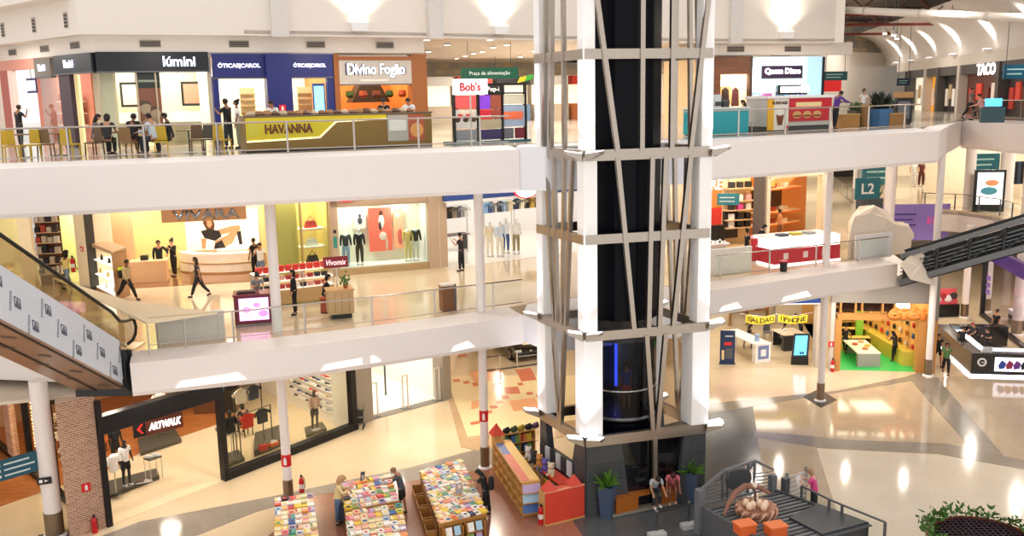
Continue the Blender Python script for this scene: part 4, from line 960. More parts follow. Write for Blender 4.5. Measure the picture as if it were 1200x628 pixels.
pc2 = thing('pushchair', 'folded black pushchair parked against the grey pier', 'pushchair', T_(at(421, 502))); p = at(421, 502); fr = Fr(p, ang=0)
MB(fr).box(-.2, -.1, .55, .2, .22, .75).bd('hood', BLACK, pc2); MB(fr).box(-.18, -.1, .25, .18, .1, .42).bd('seat', M('#222226', .7), pc2)
for s in (-.2, .2):
 MB(fr).tube([(s, -.18, .1), (s, .1, .6), (s, .2, 1.0)], .018).bd('frame_tube', DSTEEL, pc2)
 for y in (-.18, .18): MB(fr).tube([(s-.02, y, .09), (s+.02, y, .09)], .09, 12).bd('wheel', BLACK, pc2)
floor_patch('floor_inlay', [(530, 462), (548, 512), (700, 488), (700, 440), (526, 440)], stone('#f2dfb4', '#e6cf9e', .14, .5), h=.012)
floor_patch('floor_border', [(522, 440), (526, 470), (540, 524), (560, 528), (700, 505), (700, 488), (548, 513), (530, 463), (526, 440)], stone('#c2a682', '#b39671', .16, .8), h=.014)
CELL = M('#c9714f', .2); CELLP = M('#e6a878', .2)
for q in ([(604, 433), (622, 431), (629, 445), (611, 447)], [(590, 454), (607, 453), (610, 461), (593, 462)], [(530, 445), (538, 444), (540, 447), (532, 448)], [(542, 447), (549, 446), (551, 449), (544, 450)], [(553, 449), (559, 448), (561, 452), (555, 453)],
          [(577, 453), (585, 452), (588, 455), (579, 456)], [(606, 449), (612, 448), (614, 451), (608, 452)], [(587, 464), (595, 463), (597, 467), (589, 468)], [(581, 470), (589, 469), (590, 472), (582, 473)], [(573, 476), (582, 475), (584, 478), (575, 479)], [(568, 482), (576, 481), (577, 484), (569, 485)], [(616, 460), (623, 459), (625, 462), (618, 463)], [(551, 495), (562, 493), (563, 496), (552, 498)], [(536, 416), (546, 414), (548, 417), (538, 419)], [(628, 463), (636, 462), (638, 465), (630, 466)]):
 floor_patch('floor_cell', q, CELL, z=.012, h=.005)
for q in ([(549, 436), (586, 431), (592, 444), (556, 449)], [(596, 470), (626, 466), (634, 478), (602, 482)], [(553, 470), (566, 468), (560, 478), (552, 480)]): floor_patch('floor_cell', q, CELLP, z=.012, h=.004)
struct('wall_corridor', MB().prism([(-3.4, 41.9), (-3.0, 47), (-3.2, 70), (-3.8, 70), (-3.9, 42)], 0, 4.8), M('#e9d8bd', .6))
struct('wall_corridor', MB().wall((-3.2, 70), (12, 70), 0, 5.6, .3), M('#e9dcc6', .6))
bar_ = thing('barrier_rail', 'low dark barrier rail before the car on show', 'barrier', T_(at(575, 436)))
a, b, c = at(566, 436), at(606, 431), at(655, 424); m = MB()
MB().tube([a + V_((0, 0, .75)), b + V_((0, 0, .75)), c + V_((0, 0, .75))], .03).bd('rail', M('#4a443c', .4, .5), bar_); MB().tube([a + V_((0, 0, .06)), b + V_((0, 0, .06)), c + V_((0, 0, .06))], .04).bd('kerb', M('#5a5248', .5), bar_)
for p in (a, b, a.lerp(b, .5), c): MB().tube([p, p + V_((0, 0, .78))], .035).bd('post', M('#d8cfbf', .4), bar_)
car = thing('car', 'black car on show behind the barrier rail in the corridor', 'car', T_(at(625, 421)), 0)
def build_car(t, p, ang):
 fr = Fr(p, ang=ang); B = M('#0e0f11', .15, .2, coat=.8)   # x across the nose, +y towards the tail
 W = .88
 prof = [(0, .32), (0, .62), (.12, .78), (.5, .88), (1.05, .95), (1.55, 1.36), (2.1, 1.47), (3.0, 1.45), (3.8, 1.1), (4.2, 1.0), (4.3, .6), (4.25, .32)]
 vs = []; fs = []; n = len(prof)
 for k, wv in ((-1, 1), (-.93, 1.0), (.93, 1.0), (1, 1)):
  for y, z in prof: vs.append((k*W*(1 - .16*max(0, (z-.95)/.5)), y, z if abs(k) < .95 else min(z, z*.97)))
 for r in range(3):
  for i in range(n): fs.append((r*n+i, r*n+(i+1) % n, (r+1)*n+(i+1) % n, (r+1)*n+i))
 fs += [T_(range(n)), T_(range(3*n, 4*n))[::-1]]
 MB(fr).add(vs, fs).bd('body_shell', B, t, bevel=.04)
 MB(fr).add([(-.62, 1.1, 1.0), (.62, 1.1, 1.0), (.55, 1.52, 1.35), (-.55, 1.52, 1.35), (-.62, 1.09, 1.015), (.62, 1.09, 1.015), (.55, 1.51, 1.365), (-.55, 1.51, 1.365)], [(3, 2, 1, 0), (4, 5, 6, 7), (0, 1, 5, 4), (1, 2, 6, 5), (2, 3, 7, 6), (3, 0, 4, 7)]).bd('windscreen', M('#8d9092', .08, .3), t)
 MB(fr).box(-.45, -.02, .45, .45, .01, .66).bd('grille', M('#25272a', .4, .6), t)
 MB(fr).tube([(0, -.03, .6), (0, -.015, .6)], .07, 12).bd('badge', M('#d0d2d4', .2, 1), t)
 for s in (-1, 1):
  MB(fr).box(s*.68-.18, -.01, .58, s*.68+.18, .08, .7).bd('headlight', M('#dfe4e8', .1, .4), t)
  for y in (.75, 3.45):
   MB(fr).tube([(s*.72, y, .32), (s*.92, y, .32)], .32, 18).bd('wheel', M('#101011', .6), t); MB(fr).tube([(s*.91, y, .32), (s*.935, y, .32)], .2, 12).bd('hub', STEEL, t)
  MB(fr).box(s*1.0-.1, 1.35, .98, s*1.0+.1, 1.45, 1.1).bd('wing_mirror', B, t)
 MB(fr).box(-.8, -.03, .34, .8, .02, .39).bd('bumper_trim', M('#c9cbcd', .2, 1), t)
 MB(fr).add([(-.3, .35, .86), (.35, .35, .86), (.35, .8, .935), (-.3, .8, .935), (-.3, .35, .85), (.35, .35, .85), (.35, .8, .925), (-.3, .8, .925)], [(0, 1, 2, 3), (7, 6, 5, 4), (0, 4, 5, 1), (1, 5, 6, 2), (2, 6, 7, 3), (3, 7, 4, 0)]).bd('paper_sheet', M('#efe6d0', .7), t)
build_car(car, at(622, 424), 20)
for x, y in ((-1, 36), (1, 44), (2, 52), (-1, 58)): area((x, y, 4.6), .2, 150, (1, .9, .76))
for x, y in ((-9.4, 31.2), (-4.5, 34.8), (-12, 29.6), (-7, 33), (-2.2, 36.5)): area((x, y, 4.75), .14, 75, (1, .92, .8))
WD = wood('#b9813f'); WD2 = wood('#a06a34')
BC = [('yellow', '#f0cf4a'), ('white', '#f4f0e8'), ('orange', '#ee9a4a'), ('pink', '#ee9aa6'), ('red', '#d64a3c'), ('pale blue', '#a9cfe4'), ('blue', '#4f74b4'), ('green', '#86b45e'), ('cream', '#f3e2b8'), ('black', '#2c2c30'), ('teal', '#4fa39a'), ('lilac', '#c3acd2'), ('peach', '#f3c0a0')]
def book_mesh(hexc, k):
 me_v = []; m = MB(); w_, l_, t_ = .205, .275, .03
 m.box(-w_/2, -l_/2, 0, w_/2, l_/2, t_)
 me = bpy.data.meshes.new('book'); me.from_pydata([T_(v) for v in m.v], [], m.f); me.materials.append(M(hexc, .5, var=.04)); return me
def cover_mesh(hexc, kind):
 m = MB(); z = .0305
 if kind == 0: m.box(-.08, .04, z, .08, .1, z+.002)
 elif kind == 1: m.box(-.07, -.11, z, .07, .02, z+.002)
 elif kind == 2: m.lathe([(.06, z), (.06, z+.002)], (0, -.02, 0), 10)
 else: m.box(-.085, -.12, z, -.03, .12, z+.002)
 me = bpy.data.meshes.new('cover_picture'); me.from_pydata([T_(v) for v in m.v], [], m.f); me.materials.append(M(hexc, .5)); return me
BM_ = [book_mesh(h, i) for i, (n, h) in enumerate(BC)]
CM_ = [cover_mesh(h, k) for h in ('#f5f2ea', '#c93a3a', '#3a5a9a', '#f0c838', '#383838', '#e88a9a', '#5a9a5a') for k in range(4)]
rnd = random.Random(21)
def book_table(label, pxs, ncol, nrow, tname, z=.8, group=None):
 """pxs: table-top corners far left, far right, near right, near left as seen"""
 q = [at(*p, z) for p in pxs]
 t = thing('book_table', label, 'table', (q[3].x, q[3].y, 0), group='book fair tables')
 MB().prism([(p.x, p.y) for p in q], z-.07, z-.035).bd('table_top', WD, t)
 c = sum(q, V_())/4
 for i in range(4):
  p = q[i].lerp(c, .06); MB().box(p.x-.05, p.y-.05, 0, p.x+.05, p.y+.05, z-.07).bd('leg', WD2, t)
 m = MB()
 ins = [p.lerp(c, .12) for p in q]
 MB().prism([(p.x, p.y) for p in ins], .28, .32).bd('lower_shelf', WD2, t)
 for a, b in ((0, 1), (1, 2), (2, 3), (3, 0)):
  m = MB(); m.bar((q[a].x, q[a].y, z-.1), (q[b].x, q[b].y, z-.1), .03, .12); m.bd('apron', WD, t)
 ang = math.atan2((q[1]-q[0]).y, (q[1]-q[0]).x)
 used = 0
 for r in range(nrow):
  for k in range(ncol):
   fu, fv = (k+.5)/ncol, (r+.5)/nrow
   p = q[0].lerp(q[1], fu).lerp(q[3].lerp(q[2], fu), fv)
   i = rnd.choices(range(len(BC)), [5, 11, 3, 3, 1, 3, 1, 2, 8, 1, 1, 2, 4])[0]
   o = bpy.data.objects.new('book', BM_[i]); COL.objects.link(o)
   o.location = (p.x, p.y, z - .034 + rnd.choice((0, 0, .0)) ); o.rotation_euler = (0, 0, ang + rnd.uniform(-.09, .09)); o.scale = (1, 1, rnd.choice((1.0, 1.6, 2.4)))
   tag(o, f'{BC[i][0]} book {ORD[k]} from left, {ORD[r]} row from back, {tname}', 'book', group)
   cobj = bpy.data.objects.new('cover_picture', rnd.choice(CM_)); COL.objects.link(cobj); cobj.parent = o
 return t, q
book_table('low wooden book table nearest the fire-signed column, packed with books', [(322, 583), (366, 577), (374, 632), (321, 634)], 6, 9, 'column table', group='books on the table by the column')
book_table('wooden book table between the two standing shoppers, far section', [(401, 566), (457, 555), (467, 586), (404, 598)], 8, 6, 'far middle table', group='books on the middle table, far half')
book_table('wooden book table between the two standing shoppers, near section', [(405, 600), (470, 588), (480, 636), (408, 640)], 8, 7, 'near middle table', group='books on the middle table, near half')
t3, q3 = book_table('long wooden book table beside the shopper with the backpack', [(492, 551), (541, 538), (570, 600), (515, 613)], 8, 14, 'long table', group='books on the long table')
def face_out(label, p, rz, hexc, group):
 o = bpy.data.objects.new('book', BM_[[n for n, h in BC].index(hexc)]); COL.objects.link(o); o.location = p; o.rotation_euler = (math.radians(72), 0, rz); tag(o, label, 'book', group); return o
ef3 = Fr((q3[3].x, q3[3].y, 0), (q3[2].x, q3[2].y))
for j, (u0, u1, nm) in enumerate(((.05, .68, 'left'), (.78, 1.42, 'right'))):
 cr = thing('book_crate', f'wooden book crate at the near end of the long table, {nm} one', 'crate', T_(ef3.p(u0, -.3)))
 MB(ef3).box(u0, -.3, .02, u1, .0, .08).bd('bottom', WD2, cr); MB(ef3).box(u0, -.3, .36, u1, 0, .4).bd('shelf', WD2, cr)
 for u in (u0, u1-.03): MB(ef3).box(u, -.3, 0, u+.03, 0, .66).bd('side', WD, cr)
 MB(ef3).box(u0, -.03, 0, u1, 0, .66).bd('back', WD2, cr)
 for i, (c, z) in enumerate((('white', .4), ('pale blue', .4), ('green', .08), ('lilac', .08))):
  face_out(f'{c} book shown upright in the {nm} crate at the end of the long table', ef3.p(u0+.17+(i % 2)*.28, -.2, z+.13), ef3.a, c, 'upright books in the end crates')
pst = thing('book_stand', 'small upright card with a portrait on the long table', 'display card', T_(q3[0].lerp(q3[2], .62) + V_((0, 0, .03)))); f = Fr(T_(q3[0].lerp(q3[2], .62) + V_((0, 0, -.0))), ang=DEG(ef3.a))
MB(f).outline([(-.12, .02), (.12, .02), (.13, .3), (.08, .42), (-.08, .42), (-.13, .3)], 0, .02).bd('card', M('#a9a3a6', .6), pst); MB(f).ball((0, -.012, .3), (.07, .015, .08)).bd('portrait_face', M('#e8d3c4', .6), pst)
pst = thing('book_stand', 'small dark upright card at the far end of the middle table', 'display card', T_(at(425, 563, .83))); f = Fr(T_(at(425, 563, .83)), ang=20); MB(f).outline([(-.08, 0), (.05, 0), (.1, .3), (-.05, .32)], 0, .02).bd('card', M('#4a4d55', .6), pst); MB(f).box(-.03, -.012, .05, .04, 0, .2).bd('picture', M('#c9c2b8', .6), pst)
sf3 = Fr((q3[0].x, q3[0].y, 0), (q3[3].x, q3[3].y))
for i in range(4):
 u = .25 + i*.95; cr = thing('book_crate', f'low wooden crate along the left side of the long table, {ORD[i]} from the back', 'crate', T_(sf3.p(u, -.3)))
 MB(sf3).box(u, -.32, 0, u+.8, -.02, .05).bd('bottom', WD2, cr); MB(sf3).box(u, -.34, 0, u+.8, -.31, .3).bd('side', WD, cr); MB(sf3).box(u, -.03, 0, u+.8, 0, .5).bd('back', WD2, cr)
 for u2 in (u, u+.77): MB(sf3).box(u2, -.32, 0, u2+.03, 0, .4).bd('end', WD, cr)
p_ = person('blonde curly haired person in pale yellow top and blue jeans browsing books', at(397, 614), 8, 'read', '#ecd59c', '#5b7191', hair='curly', hcol='#c2986a', skin='light', sleeve='long', h=1.66)
m, mt = carried(p_, '#2e3a52', (.3, .1, .9), (.33, .1, .1), 'bag'); tr_ = thing('trolley_bag', 'tall dark trolley bag standing right of the blonde shopper', 'trolley', T_(at(405, 612)), 0)
fr = Fr(tr_.location, ang=10); MB(fr).box(-.16, -.1, .1, .16, .1, .75).bd('bag', M('#4a5262', .7), tr_); MB(fr).tube([(-.1, .1, .7), (-.1, .13, 1.1), (.1, .13, 1.1), (.1, .1, .7)], .014).bd('handle', DSTEEL, tr_)
for s in (-.14, .14): MB(fr).tube([(s-.02, .1, .06), (s+.02, .1, .06)], .06, 10).bd('wheel', BLACK, tr_)
p_ = person('person in dark grey tee and shorts reaching over the middle book table', at(472, 603), 175, 'reach', '#4b4d55', '#15161a', legs='shorts', skin='tan', hair='short', hcol='#8a6a4e', h=1.72)
p_ = person('person in black with a black backpack leaning over the long book table', at(570, 604), 168, 'reach', '#17181c', '#14151a', sleeve='short', hair='long', hcol='#121014', h=1.66); backpack(p_, '#15161a')
bs = thing('bookcase', 'double-sided honey wood bookcase with blue, pink and yellow top panels', 'bookcase', T_(at(612, 603)))
nl, nr, fl_ = at(612, 605), at(629, 598), at(579, 553)
f = Fr((fl_.x, fl_.y, 0), (nl.x, nl.y)); dpt = .62; H_ = 1.15
HW = wood('#d9a55e', .85)
MB(f).box(0, dpt-.03, 0, f.L, dpt, H_).bd('back_panel', HW, bs); MB(f).box(0, .3, .04, f.L, .32, H_).bd('centre_panel', wood('#a9743a'), bs)
nb = 6
for i in range(nb+1): MB(f).box(i*(f.L-.03)/nb, 0, 0, i*(f.L-.03)/nb+.03, dpt, H_).bd('divider', HW, bs)
for z in (.03, .4, .77): MB(f).box(0, 0, z, f.L, .3, z+.03).bd('shelf', HW, bs)
MB(f).box(-.02, -.02, H_, f.L+.02, dpt+.02, H_+.04).bd('top_board', HW, bs)
for u0, u1, c in ((.25, f.L*.36, '#6f7fae'), (f.L*.36, f.L*.98, '#e8806a')): MB(f).box(u0, .02, H_+.04, u1, .3, H_+.05).bd('coloured_panel', M(c, .5), bs)
MB(f).box(.25, .3, H_+.04, f.L*.98, dpt, H_+.05).bd('coloured_panel', M('#f2c674', .5), bs)
nf = Fr((nl.x, nl.y, 0), (nl.x + (f.m.to_3x3() @ V_((0, 1, 0))).x*dpt, nl.y + (f.m.to_3x3() @ V_((0, 1, 0))).y*dpt))
MB(nf).box(0, -.03, 0, dpt, 0, H_).bd('end_panel', HW, bs)
for z in (.1, .46, .8): MB(nf).box(.02, -.13, z, dpt-.02, -.03, z+.05).bd('book_ledge', HW, bs)
for r, z in enumerate((.15, .51, .85)):
 for k in range(3): face_out(f'{["blue","pale blue","lilac"][r]} picture book on the end rack, {ORD[r]} ledge up, {ORD[k]} from the left', nf.p(.11+k*.2, -.075, z+.12), nf.a, ['blue', 'pale blue', 'lilac'][r], 'picture books on the bookcase end rack')
for i in range(nb):
 for z in (.06, .43, .80):
  for k in range(2):
   if rnd.random() < .6:
    c = rnd.randrange(len(BC)); o = bpy.data.objects.new('book', BM_[c]); COL.objects.link(o); o.location = f.p((i+.3+k*.4)*(f.L/nb), .2, z+.13); o.rotation_euler = (math.radians(78), 0, f.a)
    tag(o, 'small book standing in a cubby of the long honey wood bookcase', 'book', 'books in the cubbies of the bookcase')
rb = thing('castle_bookcase', 'red panelled bookcase end with two peaked roof towers', 'bookcase', T_(at(641, 617)))
a, b = at(640, 617), at(685, 606); f2 = Fr((a.x, a.y, 0), (b.x, b.y)); RED = M('#d5432f', .5)
up2 = f2.m.to_3x3() @ V_((0, 1, 0))
MB(f2).box(0, 0, .06, f2.L, .06, 1.12).bd('front_panel', RED, rb); MB(f2).box(-.02, -.01, 0, f2.L+.02, .3, .06).bd('base_edge', HW, rb); MB(f2).box(-.02, -.01, 1.12, f2.L+.02, .08, 1.15).bd('top_edge', M('#e8a07a', .5), rb); MB(f2).box(0, .06, .06, .05, .5, 1.1).bd('side_panel', HW, rb)
for u in (.22, f2.L-.28):
 m = MB(f2); m.add([(u-.22, .0, 1.15), (u+.22, .0, 1.15), (u+.22, .4, 1.15), (u-.22, .4, 1.15), (u, .2, 1.5)], [(3, 2, 1, 0), (0, 1, 4), (1, 2, 4), (2, 3, 4), (3, 0, 4)]); m.bd('tower_roof', RED, rb)
MB(f2).box(.5, .06, 1.0, f2.L-.5, .34, 1.13).bd('roof_slope', M('#dd5a44', .5), rb)
sb = thing('bookcase', 'red topped low bookcase running back along the lift wall', 'bookcase', T_(f2.p(f2.L-.45, .5)))
MB(f2).box(f2.L-.75, .55, 0, f2.L-.15, .6, 1.0).bd('end_panel', HW, sb); MB(f2).box(f2.L-.2, .55, 0, f2.L-.15, 3.2, 1.0).bd('back_panel', HW, sb)
for z in (.05, .5): MB(f2).box(f2.L-.75, .55, z, f2.L-.15, 3.2, z+.03).bd('shelf', HW, sb)
MB(f2).box(f2.L-.6, .55, 1.0, f2.L-.12, 1.8, 1.05).bd('roof_slope', M('#d5432f', .5), sb); MB(f2).box(f2.L-.78, .55, 0, f2.L-.74, 3.2, .15).bd('plinth', HW, sb)
for i in range(6): MB(f2).box(f2.L-.75, .6+i*.5, 0, f2.L-.72, .63+i*.5, 1.0).bd('divider', HW, sb)
for i in range(14):
 c = rnd.randrange(len(BC)); o = bpy.data.objects.new('book', BM_[c]); COL.objects.link(o); o.location = f2.p(f2.L-.5, .7+.17*i, .66); o.rotation_euler = (math.radians(80), 0, f2.a - math.pi/2); tag(o, 'small book standing in the red topped low bookcase', 'book', 'books in the red topped bookcase')
for i, (px, py, c, nm) in enumerate(((633, 505, '#d8d0cc', 'pale grey'), (637, 515, '#3a3634', 'black'), (640, 528, '#c98a4a', 'tan'), (644, 533, '#6a5aa0', 'purple'), (648, 545, '#d8c8a8', 'cream'))):
 p = f2.p(f2.L-.45, 3.1 - i*.42, 1.0); t = thing('plush_toy', f'{nm} plush toy sitting on the low bookcase by the lift', 'toy', T_(p), 0, 'plush toys by the lift'); fr = Fr(p, ang=-30)
 MB(fr).ball((0, 0, .15), (.14, .12, .16)).bd('body', M(c, .9), t, smooth=True); MB(fr).ball((0, -.02, .36), .12).bd('head', M(c, .9), t, smooth=True)
 for s in (-1, 1): MB(fr).ball((s*.09, -.02, .46), .045, 8, 5).bd('ear', M(c, .9), t); MB(fr).ball((s*.1, -.1, .06), (.05, .1, .05), 8, 5).bd('foot', M(c, .9), t)
for i in range(6):
 m = MB(f2); v0 = .75 + i*.38; u0 = f2.L-.08; m.prism([(u0, v0), (u0+.06, v0), (u0+.06, v0+.3), (u0, v0+.3)], 1.1, 1.62); o = m.bd('wall_poster', M('#2f3236' if i % 2 else '#bfc3c8', .6)); tag(o, f'{"dark" if i % 2 else "pale"} small poster on the lift wall, {ORD[i]} from the castle bookcase', 'poster', 'small posters on the lift wall')
bk = thing('bookcase', 'dark stocked back shelf of the children book corner', 'bookcase', T_(at(615, 545))); a, b = at(592, 548), at(628, 541); f3 = Fr((a.x, a.y, 0), (b.x, b.y))
MB(f3).box(0, .3, 0, f3.L, .35, 1.3).bd('back_panel', wood('#5a3c22'), bk)
for z in (.05, .45, .85, 1.25): MB(f3).box(0, 0, z, f3.L, .3, z+.03).bd('shelf', HW, bk)
for u in (0, f3.L*.5, f3.L-.03): MB(f3).box(u, 0, 0, u+.03, .3, 1.28).bd('divider', HW, bk)
for r in range(3):
 for k in range(7):
  c = [9, 6, 7, 4, 2, 0, 10][(k+r*3) % 7]; o = bpy.data.objects.new('book', BM_[c]); COL.objects.link(o); o.location = f3.p(.1+k*(f3.L-.15)/7, .12, .08+r*.4+.13); o.rotation_euler = (math.radians(80), 0, f3.a); tag(o, f'{BC[c][0]} book on the dark back shelf, {ORD[r]} board up, {ORD[k]} along', 'book', 'books on the dark back shelf')
for i in range(5):
 c = ['#2b2b2e', '#3d5a3a', '#b9a23a', '#2b2b2e', '#5a4a6a'][i]; p = f3.p(.15 + i*.3, .15, 1.28); t = thing('stuffed_toy', f'{["black", "dark green", "mustard", "charcoal", "plum"][i]} stuffed toy on top of the back shelf', 'toy', T_(p)); fr = Fr(p, ang=0); MB(fr).ball((0, 0, .1), (.15, .12, .11)).bd('body', M(c, .9), t); MB(fr).ball((.05, -.08, .2), .08, 8, 6).bd('head', M(c, .9), t)
rp = thing('roof_post', 'slim wooden post topped by a small red pyramid roof', 'post', T_(at(583, 553))); p = at(583, 551); fr = Fr(p, ang=20)
MB(fr).box(-.14, -.14, 0, .14, .14, 1.42).bd('post', HW, rp); MB(fr).add([(-.24, -.24, 1.42), (.24, -.24, 1.42), (.24, .24, 1.42), (-.24, .24, 1.42), (0, 0, 1.85)], [(3, 2, 1, 0), (0, 1, 4), (1, 2, 4), (2, 3, 4), (3, 0, 4)]).bd('roof', M('#d5402c', .5), rp)
person('shopkeeper in grey sitting inside the children book corner', at(634, 578), -60, 'sit', '#8f9499', '#2b2f38', hair='short', seat=.5, sleeve='short')
st_ = thing('stool', 'small wooden stool under the shopkeeper in the book corner', 'stool', T_(at(634, 578))); fr = Fr(at(634, 578), ang=0); MB(fr).lathe([(.17, .42), (.17, .47)], n=14).bd('seat', HW, st_)
for a_ in range(4): MB(fr).bar((.12*math.cos(a_*1.57+.8), .12*math.sin(a_*1.57+.8), 0), (.1*math.cos(a_*1.57+.8), .1*math.sin(a_*1.57+.8), .42), .03).bd('leg', HW, st_)
def extinguisher(label, p):
 fx = thing('fire_extinguisher', label, 'fire extinguisher', T_(p)); fr = Fr(p, ang=0)
 MB(fr).lathe([(.085, 0), (.09, .03), (.09, .48), (.06, .56), (.025, .6)], n=14).bd('cylinder', M('#c4161c', .3), fx); MB(fr).lathe([(.095, .2), (.095, .36)], n=14).bd('label_band', M('#e8e4e0', .5), fx)
 MB(fr).lathe([(.03, .6), (.045, .66), (.02, .7)], n=10).bd('valve', BLACK, fx); MB(fr).tube([(.02, 0, .66), (.12, -.02, .55), (.12, -.02, .2)], .014, 6).bd('hose', BLACK, fx)
extinguisher('red fire extinguisher standing left of the castle bookcase', at(634, 614)); extinguisher('red fire extinguisher beside the second fire-signed column', at(580, 549)); extinguisher('red fire extinguisher between the first column and its book table', at(354, 578))
def shop_box(f, L, D, H, fm, wm, power, z=0, col=(1, .93, .82), n=2, back=True, sides=(1, 1), size=2.0, vs=None):
 struct('floor_shop', MB(f).box(0, .02, 0, L, D, .014), fm)
 if back: struct('wall_shop', MB(f).box(-.1, D, 0, L+.1, D+.12, H), wm)
 if sides[0]: struct('wall_shop', MB(f).box(-.12, .3, 0, 0, D, H), wm)
 if sides[1]: struct('wall_shop', MB(f).box(L, .3, 0, L+.12, D, H), wm)
 struct('ceiling_shop', MB(f).box(-.12, .1, H, L+.12, D+.12, H+.1), WHITE)
 for i in range(n):
  for v in (vs or (D*.3, D*.72)): area(f.p(L*(i+.5)/n, v, H-.08), size, power/n, col)
PF = Fr((9.4, 45.0, 0), (15.45, 44.95))
shop_box(PF, PF.L, 9, 4.2, stone('#d8c6a8', '#c9b593', .15, .5), M('#e6d9c4', .7), 110, sides=(1, 0))
struct('wall_pier', MB(PF).box(-.9, -.05, 0, .35, .4, 5), M('#e2d8ce', .6)); struct('wall_pier', MB(PF).box(PF.L-.35, -.05, 0, PF.L+.25, .5, 5), M('#cfc4b8', .6))
sg = thing('fascia_sign', 'plain deep blue fascia panel over the phone shop entrance', 'sign', T_(PF.p(2, 0, 3.4))); MB(PF).box(.6, -.1, 3.3, PF.L-.1, .1, 4.3).bd('panel', M('#1f4690', .4), sg); MB(PF).box(.6, -.13, 3.26, PF.L-.1, .12, 3.31).bd('edge_strip', WHITE, sg)
pb0, pb1 = PF.u_at(872), PF.u_at(942)
bn = thing('sale_banner', 'yellow lettered sale bunting hung across the phone shop entrance', 'banner', T_(PF.p(pb0, -.15, 2.9)))
YEL = M('#f4d834', .6); n = 13
for i, ch in enumerate('SALDAO IPHONE'):
 if ch == ' ': continue
 u = pb0 + (pb1-pb0)*(i+.5)/n; wz = 2.62 - .14*math.sin(math.pi*((i % 7)+.5)/6.5)
 MB(PF).box(u-.145, -.17, wz-.19, u+.145, -.16, wz+.19).bd('flag', YEL, bn); text(ch, PF, u, -.175, wz, .24, M('#3a3420', .6), parent=bn, ext=.006, bold=.02)
 if ch == 'A' and i == 4: MB(PF).bar((u-.05, -.178, wz+.155), (u+.05, -.178, wz+.165), .008, .02).bd('tilde', M('#3a3420', .6), bn)
MB(PF).tube([PF.m.inverted() @ PF.p(pb0-.3, -.15, 2.85), (pb0*.7+pb1*.3, -.15, 2.66), (pb0*.5+pb1*.5, -.15, 2.8), (pb0*.3+pb1*.7, -.15, 2.66), (pb1+.3, -.15, 2.85)], .012).bd('string', WHITE, bn)
rs = thing('roll_up_banner', 'dark blue roll-up banner stand left of the phone shop', 'banner', T_(at(852, 427))); p = at(852, 427); f = Fr(p, ang=-6)
MB(f).box(-.37, 0, .1, .37, .02, 1.78).bd('banner_sheet', M('#1e3560', .5), rs); MB(f).box(-.4, -.08, 0, .4, .1, .1).bd('base', M('#3a4660', .4), rs); MB(f).bar((0, .06, .1), (0, .06, 1.78), .03).bd('pole', STEEL, rs)
MB(f).box(-.17, -.012, 1.0, .22, 0, 1.17).bd('red_panel', M('#d8303c', .5), rs); MB(f).box(-.28, -.012, .25, -.16, 0, .75).bd('picture', M('#e6d3a0', .5), rs); MB(f).box(-.1, -.012, .3, .26, 0, .85).bd('picture', M('#55575c', .5), rs)
MB(f).box(-.12, -.012, 1.45, .28, 0, 1.52).bd('text_bar', M('#c9d4ea', .5), rs)
st = thing('screen_totem', 'black floor screen totem glowing light blue at the phone shop', 'screen', T_(at(938, 428))); f = Fr(at(937, 428), ang=-10)
MB(f).box(-.42, 0, .0, .42, .12, .45).bd('stand', BLACK, st); MB(f).outline([(-.4, .4), (.4, .45), (.45, 1.65), (-.32, 1.62)], 0, .1).bd('casing', M('#23303f', .4), st); MB(f).outline([(-.3, .52), (.3, .55), (.34, 1.56), (-.24, 1.54)], -.012, 0).bd('screen', M('#5cc3ea', .4, emit=1.3), st)
for u in (.02, .13): MB(f).box(u-.04, -.02, .58, u+.05, -.012, .72).bd('icon', M('#1c4a80', .5), st)
WT = M('#f3f1ee', .35)
def counter_table(label, p, ang, L, Wd, h, top, body, name='counter', lpan=None):
 t = thing(name, label, 'table', T_(p), math.radians(ang)); f = Fr(p, ang=ang)
 MB(f).box(-Wd/2, 0, h-.05, Wd/2, L, h).bd('table_top', top, t); MB(f).box(-Wd/2+.03, 0, 0, Wd/2-.03, .3, h-.05).bd('front_panel', body, t); MB(f).box(-Wd/2+.1, L-.1, 0, Wd/2-.1, L-.04, h-.05).bd('end_panel', body, t)
 return t, f
t, f = counter_table('long white service table in the phone shop with a blue picture panel', at(894, 425), 18, 3.2, .95, 1.0, WT, WT)
MB(f).box(-.3, -.02, .2, .32, 0, .9).bd('picture_panel', M('#7786b8', .5), t); MB(f).box(-.15, -.03, .35, .15, -.02, .7).bd('picture', WHITE, t)
vs_ = thing('vase', 'small blue acrylic stand on the white service table', 'display stand', T_(f.p(0, .6, 1.0))); MB(f).lathe([(.14, 1.0), (.1, 1.2), (.14, 1.35)], (0, .6, 0), 12).bd('cup', M('#9cb6e0', .3), vs_); MB(f).lathe([(.15, 1.0), (.15, 1.02)], (0, .6, 0), 12).bd('saucer', WHITE, vs_)
t, f = counter_table('dark fronted desk where a customer sits in the phone shop', at(931, 411), 12, 1.4, 1.3, .9, M('#e6d6bc', .4), M('#34363c', .5), name='desk')
def chair(label, p, ang, col, name='chair', h=.45, group=None, back=.42):
 t = thing(name, label, 'chair', T_(p), math.radians(ang), group); f = Fr(p, ang=ang); m_ = M(col, .5)
 MB(f).box(-.21, -.21, h-.04, .21, .21, h).bd('seat', m_, t); MB(f).outline([(-.2, h+.02), (.2, h+.02), (.17, h+back), (-.17, h+back)], .17, .21).bd('backrest', m_, t)
 for a in (-.18, .18):
  for b in (-.18, .18): MB(f).bar((a*1.1, b*1.1, 0), (a, b, h-.03), .035).bd('leg', m_, t)
 return t
